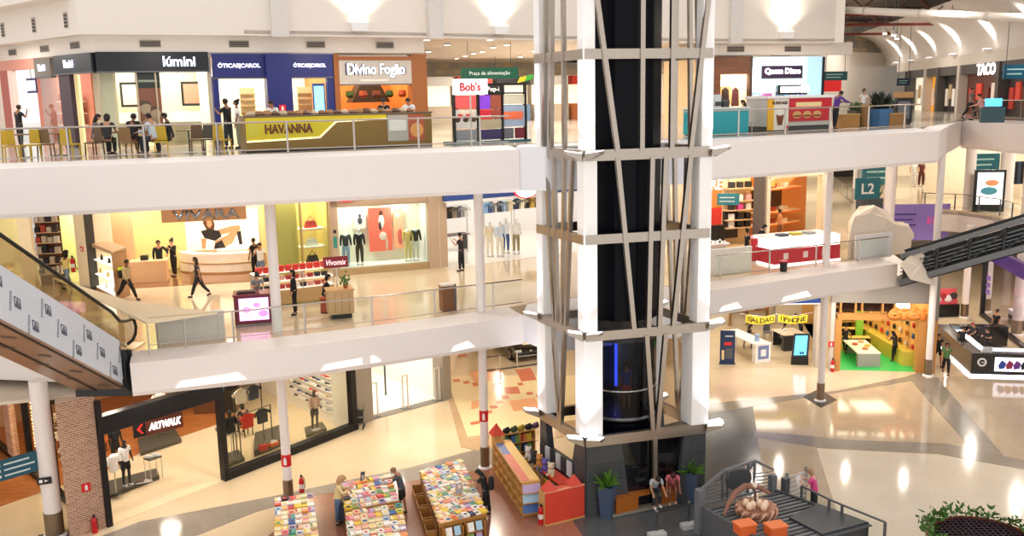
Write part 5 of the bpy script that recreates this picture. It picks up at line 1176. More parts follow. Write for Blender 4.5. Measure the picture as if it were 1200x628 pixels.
chair('dark chair under the customer in white at the phone shop desk', at(916, 405), 100, '#3a3b40'); chair('black chair at the left of the white service table', at(876, 408), -100, '#1d1d20'); chair('grey chair behind the white service table', at(899, 398), 0, '#6a6a70')
person('customer in white shirt and dark shorts sitting at the phone shop desk', at(916, 406), 10, 'sit', '#f2f0ee', '#22242c', legs='shorts', seat=.45, skin='brown', shoe='#eeeeee'); person('shop assistant in navy behind the phone shop desk', at(938, 400), 190, 'lean', '#2c3a5c', '#1d2230', hair='short', skin='tan')
person('assistant in black sitting left of the white service table', at(876, 407), -20, 'sit', '#1c1d21', '#1c1d21', seat=.45, skin='tan', hair='long')
wl = thing('wall_shelves', 'lit shelves of phone accessories at the back of the phone shop', 'shelving', T_(PF.p(3, 8.6))); 
for z in (.9, 1.6, 2.3): MB(PF).box(3.4, 8.6, z, PF.L-.4, 8.98, z+.05).bd('shelf', wood('#a9793f'), wl)
for u in (3.4, 4.4, PF.L-.45): MB(PF).box(u, 8.6, 0, u+.06, 8.98, 3).bd('upright', wood('#a9793f'), wl)
for i in range(10): o = MB(PF).cbox((3.7 + i*.21, 8.7, [1.05, 1.75, 2.45][i % 3]), (.14, .12, .22)).bd('accessory_box', M(['#e8e4dc', '#c86a3a', '#2a2a2e', '#d8c050'][i % 4], .5)); tag(o, 'small accessory box on the lit back shelves of the phone shop', 'box', 'boxes on the phone shop shelves')
KF = Fr((15.75, 44.4, 0), (20.35, 43.65)); KL = KF.L
GREEN = M('#35c765', .35, var=.05); TIM = wood('#cf9450', .85); ORW = M('#f0b56a', .6)
shop_box(KF, KL, 9.5, 4.2, GREEN, ORW, 130, col=(1, .86, .6), sides=(0, 1))
struct('wall_partition', MB().prism([(15.5, 44.9), (15.7, 44.8), (18.4, 53.4), (18.1, 53.6)], 0, 4.2), M('#e0cfae', .7)); struct('wall_shop', MB(PF).box(PF.L-.1, 9, 0, PF.L+3.2, 9.12, 4.2), M('#e6d9c4', .7)); struct('floor_shop', MB(PF).prism([(PF.L, .1), (PF.L+2.9, 8.95), (PF.L, 8.95)], 0, .014), stone('#d8c6a8', '#c9b593', .15, .5))
pt = thing('shop_portal', 'grey fascia and timber portal of the green floored toy shop', 'shopfront', T_(KF.o)); pt['kind'] = 'structure'
MB(KF).box(-.15, -.12, 3.45, KL+.15, .25, 4.75).bd('grey_fascia', M('#8f8a84', .6), pt); MB(KF).box(-.15, -.1, 0, .05, .3, 3.45).bd('grey_jamb', M('#cfc8c0', .6), pt); MB(KF).box(KL-.1, -.1, 2.6, KL+.15, .3, 3.45).bd('grey_jamb', M('#8f8a84', .6), pt)
for u0, u1 in ((.06, .36), (KL-.75, KL-.38), (KL-.36, KL+.12)): MB(KF).box(u0, -.16, 0, u1, .4, 2.62).bd('timber_post', TIM, pt)
MB(KF).box(.15, -.18, 2.6, KL-.3, .3, 2.86).bd('timber_beam', TIM, pt)
for u in (.25, .95, 1.25, 2.2, 2.75): MB(KF).box(u, -.1, 2.86, u+.08, .1, 3.45).bd('loft_post', TIM, pt)
MB(KF).box(.3, .5, 2.9, 2.9, .55, 3.4).bd('dark_loft', M('#3c2416', .7), pt); MB(KF).box(.2, -.1, 2.86, 2.9, .1, 2.92).bd('loft_rail', TIM, pt)
so = thing('shop_sign', 'orange block letters standing on the timber beam of the toy shop', 'sign', T_(KF.p(KL*.62, -.2, 2.7))); ORG = M('#f08a3c', .5, emit=.25)
text('6i6i', KF, KL*.66+.25, -.2, 3.0, .62, ORG, parent=so, width=1.75, bold=.05, ext=.08); MB(KF).box(KL*.36+.5, -.2, 2.66, KL*.88, -.05, 2.7).bd('ledge', TIM, so)
it = thing('interior_light', 'bright light panel high inside the toy shop', 'light', T_(KF.p(KL-1.6, .8, 3.2))); MB(KF).box(KL-1.75, .8, 3.0, KL-.95, .85, 3.35).bd('panel', M('#fff2d8', .5, emit=2.5), it); MB(KF).box(KL-1.8, .84, 2.95, KL-.9, .9, 3.4).bd('frame', TIM, it)
t, f = counter_table('white play table with round pieces just inside the toy shop', at(1018, 430), -4, 2.6, 1.15, .72, M('#f4ece0', .4), M('#a8a29c', .5), name='play_table')
for i, (u, v, c) in enumerate(((0, .7, '#d88a4a'), (.3, 1.3, '#e8c050'), (-.25, 1.6, '#c85a3a'), (.2, 2.1, '#d8a878'))): o = MB(f).lathe([(.14, .72), (.15, .78), (.1, .82)], (u, v, 0), 12).bd('toy_disc', M(c, .5)); tag(o, f'{["brown", "yellow", "red", "tan"][i]} round toy on the white play table', 'toy', 'round toys on the play table')
def crate_shelf(label, p, ang, w, d, h, nrow, ncol, col=TIM):
 t = thing('cubby_shelf', label, 'shelf', T_(p), math.radians(ang)); f = Fr(p, ang=ang)
 for i in range(ncol+1): MB(f).box(-w/2+i*(w-.04)/ncol, 0, 0, -w/2+i*(w-.04)/ncol+.04, d, h).bd('divider', col, t)
 for j in range(nrow+1): MB(f).box(-w/2, 0, j*(h-.04)/nrow, w/2, d, j*(h-.04)/nrow+.04).bd('shelf', col, t)
 MB(f).box(-w/2, d-.03, 0, w/2, d, h).bd('back_panel', M('#5a3a24', .7), t); return t, f
crate_shelf('yellow cubby shelf in front of the table in the toy shop', at(1004, 412), -5, 1.5, .5, .75, 1, 3, M('#e8c060', .5)); crate_shelf('yellow cubby shelf at the far left in the toy shop', at(1000, 402), -5, 1.6, .5, .8, 1, 3, M('#e8c060', .5))
crate_shelf('dark niche shelf on the left wall of the toy shop', KF.p(1.6, 6.5), 0, 2.0, .5, 2.6, 3, 2, M('#d8b060', .5))
rw = thing('toy_board', 'tall honey board of hanging toys at the right of the toy shop', 'display wall', T_(KF.p(KL-.6, 2))); MB(KF).prism([(KL-1.9, 7.5), (KL-.5, 1.0), (KL-.35, 1.0), (KL-1.7, 7.5)], 0, 2.5).bd('board', M('#f2bd72', .6), rw); MB(KF).prism([(KL-2.5, 7.5), (KL-1.1, 1.0), (KL-.5, 1.0), (KL-1.9, 7.5)], 0, .75).bd('base_shelf', M('#d9c24e', .5), rw)
rnd = random.Random(4)
for i in range(26):
 v = 1.2 + (i % 9)*.68; u = KL-.58 - (v-1)*.215; z = .95 + (i//9)*.55; m = MB(KF); m.ball((u, v, z), (.07, .15, .15), 7, 5); o = m.bd('hanging_toy', M(rnd.choice(['#1e1c1c', '#c8302a', '#e8e0d0', '#2f6aa8', '#d87a2a']), .7)); tag(o, 'small toy hanging on the honey board in the toy shop', 'toy', 'toys hanging on the toy shop board')
for i, (px, py) in enumerate(((1030, 398), (1034, 392), (1029, 390))): t = thing('plush_toy', f'red and white plush toy beside the honey board, {ORD[i]} of the heap', 'toy', T_(at(px, py))); p = at(px, py); f = Fr(p, ang=0); MB(f).ball((0, 0, .35), (.25, .2, .35)).bd('body', M(['#c8342c', '#e8e0d8', '#7a3028'][i], .8), t); MB(f).ball((0, -.1, .8), .17).bd('head', M(['#e8d8c8', '#2c2826', '#d8c8b8'][i], .8), t)
gp = thing('post', 'bright green post in the middle of the toy shop', 'post', T_(KF.p(2.2, 5))); MB(KF).box(2.1, 5, 0, 2.45, 5.3, 2.6).bd('shaft', M('#9adf4e', .5), gp); MB(KF).box(2.05, 4.95, 2.6, 2.5, 5.35, 2.66).bd('cap', TIM, gp)
person('child minder in black dress with backpack walking into the toy shop', at(990, 413), 60, 'walk', '#1f2026', '#191a1e', hair='bun', skin='tan', h=1.62)
person('person in dark grey holding a red bag at the right of the toy shop', at(1048, 424), 120, 'read', '#3d4048', '#1a1b20', hair='long', skin='tan', h=1.62)
extinguisher('red fire extinguisher on the grey jamb left of the toy shop', KF.p(-.02, -.3)); firesign('red fire sign on the jamb left of the toy shop', Fr(KF.p(-.3, -.15), ang=0), .2, 1.35, .26)
kf = Fr(T_(at(1137, 441))[:2] + (0,), T_(at(1206, 443))[:2])
kb = thing('kiosk', 'glossy black island kiosk with white round emblem and lit panel', 'kiosk', T_(kf.o)); KB = M('#101013', .2, coat=.5); LED = M('#eef4ff', .4, emit=3.5)
MB(kf).box(0, 0, .12, 3.4, .7, 1.15).bd('front_counter', KB, kb); MB(kf).box(-.06, -.06, 0, 3.5, .8, .1).bd('plinth_light', LED, kb); MB(kf).box(.0, .7, .12, .6, 6.0, 1.1).bd('side_counter', KB, kb); MB(kf).box(-.06, .7, 0, .64, 6.1, .1).bd('plinth_light', LED, kb)
MB(kf).box(.6, 5.4, .12, 3.4, 6, 1.15).bd('back_counter', KB, kb); MB(kf).box(.62, 1.0, .9, 1.1, 5.4, .96).bd('lit_shelf', LED, kb); MB(kf).box(1.0, .72, 1.15, 3.4, .8, 1.22).bd('lit_edge', LED, kb)
MB(kf).tube([(.48, -.015, .72), (.48, .0, .72)], .21, 22).bd('emblem', WHITE, kb); MB(kf).tube([(.48, -.022, .72), (.48, -.01, .72)], .13, 18).bd('emblem_centre', KB, kb); MB(kf).box(.44, -.03, .7, .64, -.02, .74).bd('emblem_bar', WHITE, kb)
MB(kf).box(1.05, -.02, .3, 3.3, 0, .98).bd('lit_panel', M('#e9e6f6', .4, emit=1.6), kb)
for i, c in enumerate(('#3450a8', '#a03058', '#7a3a98', '#22263a', '#c86a7a')): MB(kf).lathe([(.16+.05*(i % 2), -.03), (.16, -.025)], (0, 0, 0), 10)
for i, c in enumerate(('#3450a8', '#a03058', '#7a3a98', '#22263a', '#c86a7a', '#4a68c0')): MB(kf).outline([(1.25+i*.33, .4), (1.5+i*.33, .45), (1.55+i*.33, .72), (1.35+i*.33, .85), (1.2+i*.33, .6)], -.03, -.02).bd('printed_shape', M(c, .5), kb)
lt = thing('laptop', 'open silver laptop on the glossy black kiosk', 'laptop', T_(kf.p(.65, .3, 1.15))); MB(kf).box(.5, .2, 1.15, .95, .5, 1.17).bd('keyboard', STEEL, lt); MB(kf).outline([(.5, 1.16), (.95, 1.16), (.97, 1.45), (.52, 1.45)], .14, .16).bd('screen', M('#c8ccd0', .3), lt)
def P2(label, px, py, z, *a, **k): return person(label, at(px, py, z), *a, **k)
P2('person in black tee and jeans bending over the black kiosk side', 1126, 420, 0, 60, 'lean', '#17181c', '#34446a', hair='short', skin='tan', h=1.72)
P2('kiosk attendant in black with a red cap inside the black kiosk', 1143, 412, 0, 200, 'lean', '#16171a', '#16171a', hair='short', hcol='#8a3040'); P2('kiosk attendant in black behind the laptop', 1156, 420, 0, 220, 'read', '#141518', '#141518', hair='bob'); P2('kiosk attendant in black at the far counter of the kiosk', 1166, 398, 0, 200, 'stand', '#17181c', '#17181c', hair='bun')
P2('person in green shirt and black trousers walking beside the column', 1108, 438, 0, -110, 'walk', '#5a7f4a', '#121316', hair='bob', skin='tan', h=1.62, girth=1.2); P2('person in black tee and shorts walking behind the one in green', 1098, 428, 0, -100, 'walk', '#151619', '#1a1b1f', legs='shorts', hair='short', skin='tan', h=1.7)
gk = thing('display_stand', 'dark low stand with a red and blue picture board down the far hall', 'stand', T_(at(1096, 372))); a, b = at(1094, 372), at(1124, 371); f = Fr(a, (b.x, b.y))
MB(f).box(0, 0, 0, f.L, .6, .75).bd('base', BLACK, gk); MB(f).outline([(0, .75), (f.L, .75), (f.L*.9, 1.7), (f.L*.1, 1.7)], .25, .3).bd('picture_board', M('#c84a50', .5, emit=.3), gk)
for i, c in enumerate(('#e8e4ea', '#b02830', '#f4f0f0', '#3a3438')): MB(f).ball((f.L*(.2+i*.2), .22, 1.1+.15*(i % 2)), (.26, .04, .22), 9, 6).bd('printed_shape', M(c, .5), gk)
ps = thing('lit_poster', 'tall lit poster with a figure beyond the tall column', 'poster', T_(at(1083, 388))); a = at(1077, 392); f = Fr(a, ang=-8); MB(f).box(0, 0, 0, .75, .06, 2.9).bd('casing', M('#d8dce0', .4), ps); MB(f).box(.05, -.012, .35, .7, 0, 2.85).bd('poster_sheet', M('#dfe3ea', .4, emit=.9), ps); MB(f).outline([(.3, 1.2), (.6, 1.3), (.62, 2.3), (.4, 2.6), (.28, 2.0)], -.025, -.012).bd('printed_figure', M('#4a3a4a', .5), ps); MB(f).box(.1, -.025, .95, .66, -.012, 1.1).bd('red_bar', M('#d8402c', .5), ps)
VF = Fr(T_(at(1148, 372))[:2] + (0,), T_(at(1212, 432))[:2]); VF = Fr(T_(at(1150, 370))[:2] + (0,), T_(at(1204, 412))[:2])
struct('wall_shop', MB(VF).box(-3, 5, 0, VF.L+6, 5.2, 4.6), M('#efe9e6', .6)); struct('floor_shop', MB(VF).box(0, .05, 0, VF.L+6, 5, .014), STONE1); area(VF.p(3, 2.4, 4.3), 1, 150); area(VF.p(8, 2.4, 4.3), 1, 150)
vf = thing('shopfront', 'dark framed shop window with violet lettering at the right edge', 'shopfront', T_(VF.o)); vf['kind'] = 'structure'
for u in (-.1, VF.L+5): MB(VF).box(u, -.1, 0, u+.25, .15, 4.2).bd('post', BLACK, vf)
MB(VF).box(-.1, -.1, 3.6, VF.L+5, .15, 4.4).bd('header', M('#55399a', .4), vf); MB(VF).box(-.1, -.1, 0, VF.L+5, .15, .2).bd('sill', BLACK, vf); MB(VF).box(.15, 0, .2, VF.L+5, .012, 3.6).bd('window_pane', glass('#f2f0f6', .05), vf)
for i in range(9): MB(VF).outline([(.5+.28*(i % 3), 1.5+.42*(i//3)), (.68+.28*(i % 3), 1.55+.42*(i//3)), (.72+.28*(i % 3), 1.85+.42*(i//3)), (.52+.28*(i % 3), 1.8+.42*(i//3))], -.02, -.005).bd('violet_letter', M('#6a3fa8', .5), vf)
for i in range(2): t = thing('display_bed', f'white topped black display table behind the violet window, {["nearer", "farther"][i]} one', 'table', T_(VF.p(2.2+i*1.6, 1.6+i*1.6))); MB(VF).box(1.6+i*1.4, 1.0+i*1.6, 0, 3.6+i*1.4, 2.2+i*1.6, .6).bd('base', BLACK, t); MB(VF).box(1.5+i*1.4, .95+i*1.6, .6, 3.7+i*1.4, 2.25+i*1.6, .85).bd('top', WHITE, t)
column(*at(1191, 392)[:2], 0, 11.4, 'thick round white column at the right edge of the hall', r=.27); column(*at(1155, 365)[:2], 0, 5.6, 'round white column far down the hall behind the black kiosk', r=.26); column(*at(1130, 372)[:2], 0, 5.6, 'round white column far down the hall, left of the one behind the kiosk', r=.2)
struct('wall_far', MB().wall((20, 88), (60, 70), 0, 5.6, .3), M('#e7dac8', .6)); struct('wall_far', MB().wall((12, 70), (20, 88), 0, 5.6, .3), M('#e7dac8', .6))
for x, y in ((11.5, 42), (13, 43.4), (16, 42.6), (18.4, 41.6), (21, 46), (24, 52), (27, 56), (24, 62), (30, 66), (31, 48), (33, 58)): area((x, y, 4.6), .14, 90, (1, .9, .78))
pl = thing('planter', 'round brown planter with leafy rim and dark grille, lower right corner', 'planter', T_(at(1145, 640))); c = at(1152, 632, .95); c = V_((c.x, c.y, 0)); f = Fr(c, ang=0)
MB(f).lathe([(1.15, 0), (1.4, .35), (1.5, .85), (1.52, .95), (1.34, .97), (1.3, .8), (.1, .78)], n=40).bd('pot', M('#b98a6a', .5), pl); MB(f).lathe([(1.36, .93), (1.36, 1.03), (1.28, 1.03), (1.28, .93)], n=40).bd('rim', M('#6a3420', .5), pl)
m = MB(f)
for i in range(-8, 9):
 x = i*.155; y = math.sqrt(max(0, 1.6-x*x)); m.bar((x, -y, 1.0), (x, y, 1.0), .022, .03); m.bar((-y, x, 1.0), (y, x, 1.0), .022, .03)
m.bd('grille', M('#3a2530', .5), pl); MB(f).lathe([(1.28, .9), (1.28, .92)], n=30).bd('dark_well', M('#120d16', .6), pl)
m = MB(f); rnd = random.Random(2)
for i in range(620):
 a = rnd.uniform(0, 6.283); r = rnd.gauss(1.45, .1); z = .98 + abs(rnd.gauss(0, .13)); s = rnd.uniform(.09, .17); q = V_((r*math.cos(a), r*math.sin(a), z)); d = V_((rnd.uniform(-1, 1), rnd.uniform(-1, 1), rnd.uniform(.1, 1))).normalized(); e = d.cross(V_((rnd.random(), rnd.random(), rnd.random()))).normalized()*s*.38
 m.add([q, q+d*s*.6+e, q+d*s*1.5, q+d*s*.6-e], [(0, 1, 2, 3)])
m.bd('foliage', M('#4f7a34', .6, var=.4, scale=14), pl)['kind'] = 'stuff'
pf0 = thing('boardwalk', 'low bench platform of the lift base in front of the dark glazing', 'platform', T_(at(722, 606))); q = [at(*p) for p in ((718, 608), (810, 588), (804, 578), (712, 596))]; MB().prism([(p.x, p.y) for p in q], .02, .12).bd('deck', M('#8b8578', .5), pf0); MB().prism([(p.x, p.y) for p in q], 0, .03).bd('footing', BLACK, pf0)
def tallpot(label, px, py):
 p = at(px, py, .0); t = thing('potted_plant', label, 'plant', T_(p), 0, 'tall planters at the lift base'); f = Fr(p, ang=16); PM = M('#41526b', .5)
 MB(f).lathe([(.25, 0), (.34, 1.05), (.345, 1.1), (.28, 1.1), (.26, 1.0), (.05, .98)], n=4).bd('pot', PM, t); m = MB(f); rnd = random.Random(px)
 for i in range(90):
  a = rnd.uniform(0, 6.28); t_ = rnd.uniform(.15, 1.2); ln = rnd.uniform(.45, .75); d = V_((math.cos(a)*math.sin(t_), math.sin(a)*math.sin(t_), math.cos(t_))); s = d.cross(V_((0, 0, 1))).normalized()*.02; q = V_((0, 0, 1.05)); m.add([q-s, q+s, q+d*ln*.6+s*1.4, q+d*ln-V_((0, 0, .12*t_)), q+d*ln*.6-s*1.4], [(0, 1, 2, 3, 4)])
 m.bd('foliage', M('#5c8a2e', .6, var=.35), t)['kind'] = 'stuff'
tallpot('tall slate blue planter with spiky green plant left of the wooden bench', 712, 606); tallpot('tall slate blue planter with spiky green plant right of the seated pair', 809, 588)
bn = thing('bench', 'orange-brown wooden box bench at the foot of the lift tower', 'bench', T_(at(725, 602, .12))); a, b = at(722, 603, .12), at(800, 586, .12); f = Fr(a, (b.x, b.y)); OB = wood('#b4661e')
for u0, u1 in ((.02, .85), (1.55, f.L)): MB(f).box(u0, .02, 0, u1, .55, .46).bd('box', OB, bn)
MB(f).box(.0, 0, .46, f.L+.02, .57, .52).bd('seat', OB, bn); MB(f).box(.85, .4, 0, 1.55, .5, .4).bd('back_brace', OB, bn)
person('person in black and white striped top and dark trousers sitting bent forward', f.p(f.L*.58, .12), -80, 'slump', '#b9bcc0', '#2c3034', seat=.52, sleeve='short', shoe='#eeeeee', hair='short', skin='tan'); person('person in pink tee and shorts sitting on the bench by the planter', f.p(f.L*.86, .12), -95, 'slump', '#d8707a', '#8a4a3a', legs='shorts', seat=.52, skin='brown', hair='bob', hcol='#3a1210', shoe='#c89878')
rb = thing('rope_barrier', 'low rope barrier of short posts before the bench', 'barrier', T_(at(769, 626))); 
q = [at(705, 621), at(769, 627), at(807, 616)]
for p in q[1:]: MB(Fr(p, ang=0)).lathe([(.04, .0), (.04, .75), (.07, .8), (.02, .86)], n=10).bd('post', DSTEEL, rb)
MB().tube([q[1]+V_((0, 0, .78)), q[1].lerp(q[2], .5)+V_((0, 0, .72)), q[2]+V_((0, 0, .78))], .02).bd('rope', BLACK, rb)
for p in q[1:]: MB(Fr(p + V_((0, -.15, 0)), ang=16)).box(-.28, -.14, 0, .28, .14, .16).bd('weight', M('#b9b9b6', .5), rb)
GT = M('#55575b', .5); GT2 = M('#6d6f73', .5)
tz = .95; q = {k: at(*p, tz) for k, p in dict(bl=(820, 592), br=(905, 572), fr=(945, 602), fl=(850, 640)).items()}
tr2 = thing('play_train', 'dark grey slatted play platform with a gabled end and round disc', 'play structure', (q['fl'].x, q['fl'].y, 0))
gfr = Fr((q['bl'].x, q['bl'].y, 0), (q['br'].x, q['br'].y)); GL = gfr.L; GD = 3.2; gfr.m = gfr.m @ Matrix.Diagonal((1, 1, .74, 1))
MB(gfr).box(-.12, -.12, 0, .12, .12, 2.0).bd('corner_post', GT2, tr2); MB(gfr).box(GL-.1, -.1, 0, GL+.1, .1, 1.9).bd('corner_post', GT2, tr2); MB(gfr).box(GL+.35, -.2, 0, GL+.55, .0, 1.7).bd('corner_post', GT, tr2)
for a, b in (((0, 1.95), (.9, 2.6)), ((.9, 2.6), (2.1, 2.75)), ((2.1, 2.75), (GL, 2.15)), ((0, 1.3), (GL, 1.3))): MB(gfr).bar((a[0], 0, a[1]), (b[0], 0, b[1]), .09).bd('gable_bar', GT2, tr2)
for u, z in ((.85, 2.55), (2.1, 2.75), (1.05, 2.6), (1.85, 2.7)): MB(gfr).bar((u, 0, 1.3), (u, 0, z), .06).bd('gable_post', GT, tr2)
for i in range(5): z = 1.42 + i*.16; MB(gfr).bar((.05, 0, z), (.85, 0, z+.06), .035).bd('gable_slat', GT2, tr2); MB(gfr).bar((2.1, 0, z+.1), (GL, 0, z), .035).bd('gable_slat', GT2, tr2)
MB(gfr).tube([(1.48, -.04, 2.05), (1.48, .04, 2.05)], .48, 26).bd('disc', M('#3f4145', .5), tr2)
for sgn in (-1, 1): MB(gfr).bar((1.48+sgn*.4, 0, 2.4), (1.48+sgn*.62, 0, 2.66), .04).bd('disc_brace', GT, tr2); MB(gfr).bar((1.48+sgn*.4, 0, 1.7), (1.48+sgn*.62, 0, 1.35), .04).bd('disc_brace', GT, tr2)
for i in range(16): y = -.25 - i*.2; MB(gfr).box(.08, y-.05, 1.14, GL+.9*(.2-y)/GD, y+.05, 1.2).bd('deck_slat', GT2 if i % 3 else GT, tr2)
MB(gfr).prism([(-.02, 0), (.08, 0), (.3, -GD), (.2, -GD)], 0, 1.28).bd('side_wall', GT, tr2); MB(gfr).prism([(GL, 0), (GL+.1, 0), (GL+.95, -GD), (GL+.85, -GD)], 0, 1.26).bd('side_wall', M('#3d3f44', .5), tr2); MB(gfr).prism([(1.9, -1.9), (GL+.5, -1.55), (GL+.9, -GD), (2.0, -GD)], 0, 1.3).bd('solid_deck', M('#3a3d43', .5), tr2)
ns = thing('nest', 'round woven brown nest holding pale eggs on the play platform', 'nest', T_(at(886, 604, .9))); p = at(886, 604, .9); f = Fr(p, ang=0); f.m = f.m @ Matrix.Scale(.66, 4); m = MB(f); rnd = random.Random(8)
pr = [(.55, 0), (.82, .12), (.95, .38), (.9, .5), (.72, .42), (.5, .2), (.05, .14)]; m.lathe(pr, n=26); m.bd('bowl', M('#b98a70', .8, var=.25, scale=9, bump=.5), ns, smooth=True)
for i in range(26): a = i*.242; MB(f).tube([(.88*math.cos(a), .88*math.sin(a), .1), (.97*math.cos(a+.15), .97*math.sin(a+.15), .32), (.9*math.cos(a+.35), .9*math.sin(a+.35), .5)], .05, 5).bd('twig_roll', M('#d6ab92' if i % 2 else '#8a5a48', .8), ns)
br_ = [(-1.5, -.1, .1), (-1.25, .2, .5), (-.85, .62, .85), (-.3, .95, 1.05), (.4, 1.0, .95), (.85, .8, .7)]; MB(f).tube(br_, [.07, .11, .14, .15, .13, .08], 8).bd('curved_branch', M('#8a6250', .8), ns); MB(f).tube([(0, .25, .4), (.02, .3, .85), (0, .32, 1.25)], [.05, .06, .02], 7).bd('stalk', M('#5a4038', .8), ns); MB(f).lathe([(.03, 1.2), (.1, 1.32), (.02, 1.62)], (0, .32, 0), 8).bd('flame_tip', M('#f2e4d4', .5), ns)
for i, (x, y) in enumerate(((-.4, .3), (-.15, .05), (.2, .2), (.45, .1), (.1, .5), (-.35, -.1), (.3, -.2))): o = MB(f).ball((x, y, .5), (.16, .14, .21), 10, 8).bd('egg', M('#ecd2b6', .5), smooth=True); tag(o, f'pale egg lying in the woven nest, {ORD[i]} counted from the left back', 'egg', 'eggs in the nest')
for i, (px, py) in enumerate(((872, 624), (908, 626))): t = thing('play_block', f'orange block {["left", "right"][i]} below the woven nest on the play platform', 'block', T_(at(px, py, .92))); p = at(px, py, .92); f = Fr(p, ang=18); MB(f).box(-.25, -.2, 0, .28, .2, .3).bd('body', M('#d9622a', .5), t); MB(f).box(-.28, -.23, .28, .31, .23, .32).bd('lid', M('#e8763a', .5), t)
dk = thing('ramp_deck', 'narrow grey deck with handrail where a person in pink reads', 'deck', T_(at(950, 612))); q = [at(935, 600), at(957, 604), at(1030, 640), at(990, 640)]; MB().prism([(p.x, p.y) for p in q], .02, .1).bd('boards', M('#55524c', .6), dk); MB().prism([(p.x, p.y) for p in q], 0, .03).bd('frame_edge', BLACK, dk)
r0, r1, r2, r3 = at(938, 609, .1), at(970, 626, .1), at(985, 633, .1), at(1035, 655, .1)
MB().tube([p + V_((0, 0, 1.15)) for p in (r0, r1, r2, r3)], .035).bd('handrail', GT, dk)
for p in (r0, r1, r2, r3): MB().bar(T_(p), T_(p + V_((0, 0, 1.15))), .07).bd('post', GT, dk)
for a, b in ((r0, r1), (r1, r2), (r2, r3)): MB().add([a+V_((0, 0, .1)), b+V_((0, 0, .1)), b+V_((0, 0, 1.05)), a+V_((0, 0, 1.05))], [(0, 1, 2, 3)]).bd('glass_pane', PANE, dk)
fn = thing('louvre_fence', 'low pale louvred panel between play platform and reader', 'fence', T_(at(925, 600))); a, b = at(922, 598), at(944, 590); f = Fr((a.x, a.y, 0), (b.x, b.y))
for i in range(6): MB(f).box(0, 0, .25+i*.16, f.L, .05, .35+i*.16).bd('louvre', M('#b9b6b0', .4), fn)
for u in (0, f.L): MB(f).box(u-.04, 0, 0, u+.04, .08, 1.3).bd('post', M('#8a8a88', .4), fn)
p_ = person('person in pink tee and dark trousers reading a paper by the handrail', at(953, 606, .1), 150, 'read', '#d8488a', '#22242e', hair='bob', hcol='#9a7a5a', skin='light', sleeve='short', h=1.66)
np_ = thing('newspaper', 'open white newspaper held by the reader in pink', 'newspaper', T_(at(947, 572, 1.3))); p = p_.location; f = Fr((p.x, p.y, .1), ang=60); 
for s in (-1, 1): MB(f).add([(0, .38, 1.02), (s*.26, .46, 1.05), (s*.26, .54, 1.38), (0, .46, 1.36), (0, .388, 1.02), (s*.26, .468, 1.05), (s*.26, .548, 1.38), (0, .468, 1.36)], [(0, 1, 2, 3), (7, 6, 5, 4), (0, 4, 5, 1), (1, 5, 6, 2), (2, 6, 7, 3), (3, 7, 4, 0)]).bd('page', M('#eeeae4', .7), np_)
person('passenger in red shorts standing in the glass lift car', (cx.x+.15, cx.y-.35, 3.1), 120, 'stand', '#2a3a8a', '#b03a2c', legs='shorts', hair='short', skin='brown', h=1.68)
wd = thing('direction_sign', 'teal overhead direction board in front of the thick white column', 'sign', (-15.6, 27.2, 2.4)); a, b = at(-8, 567, 2.3), at(53, 549, 2.3); f = Fr((a.x, a.y, 0), (b.x, b.y))
MB(f).box(0, 0, 2.3, f.L, .08, 2.95).bd('board', M('#15546a', .4), wd); MB(f).box(f.L-.02, -.02, 2.25, f.L+.12, .1, 3.05).bd('end_cap', M('#a8a49c', .4), wd)
for i in range(3): MB(f).box(.35, -.012, 2.42+i*.18, 1.1+.15*(i % 2), 0, 2.47+i*.18).bd('text_line', M('#cfe0e4', .5), wd); MB(f).box(.15, -.012, 2.41+i*.18, .25, 0, 2.49+i*.18).bd('pictogram', WHITE, wd)
ex = thing('exit_sign', 'small black sign wrapped on the thick white column', 'sign', (-14.86, 27.65, 1.5)); f = Fr((-14.86, 27.65, 0), ang=20); MB(f).box(-.2, -.04, 1.9, .22, .0, 2.12).bd('plate', BLACK, ex); MB(f).box(-.14, -.05, 1.96, -.04, -.04, 2.06).bd('pictogram', WHITE, ex); MB(f).outline([(.02, 1.97), (.12, 2.01), (.02, 2.05)], -.05, -.04).bd('arrow', WHITE, ex)
def G(px, py): return at(px, py, L2)
def GFr(a, b): return Fr((a[0], a[1], L2), b)
TAUPE = M('#c3ab92', .6); CRM = M('#f3e2c2', .6); PEACH = wood('#e6b98c', .9)
JF = GFr((-17.7, 37.9), (-10.1, 39.6)); BRN = stone('#9a6a4c', '#84573c', .08, .5)
shop_box(JF, JF.L, 5.6, 3.9, BRN, M('#efd9bb', .6), 190, sides=(0, 1), col=(1, .9, .74))
struct('wall_shop', MB(JF).box(-.1, 1.9, 0, 1.7, 2.05, 3.9), PEACH)
hd = thing('fascia_sign', 'warm wood header with big silver capital letters over the jeweller', 'sign', T_(JF.p(4, 0, 2.9))); u0, u1 = JF.u_at(192), JF.u_at(291)
MB(JF).box(u0, -.05, 2.72, u1, .15, 3.6).bd('header_board', wood('#c08a5c'), hd); text('VIVARA', JF, (JF.u_at(205)+JF.u_at(283))/2, -.06, 3.0, .44, M('#8f93a0', .2, 1.0), parent=hd, width=JF.u_at(283)-JF.u_at(205), bold=.02)
u0, u1 = JF.L*.38, JF.L*.38+3.9; BV = 5.0; AFr = Fr(JF.p(0, BV), ang=DEG(JF.a)); ua, ub = AFr.u_at(218), AFr.u_at(304)
ad = thing('advert_picture', 'large pale advert with a reclining model in a black top behind the counter', 'picture', T_(AFr.p(ua, 0, .8))); k_ = (ub-ua)/86.
A = lambda x, y: (ua + (x-218)*k_, .72 + (291-y)*k_*1.0)
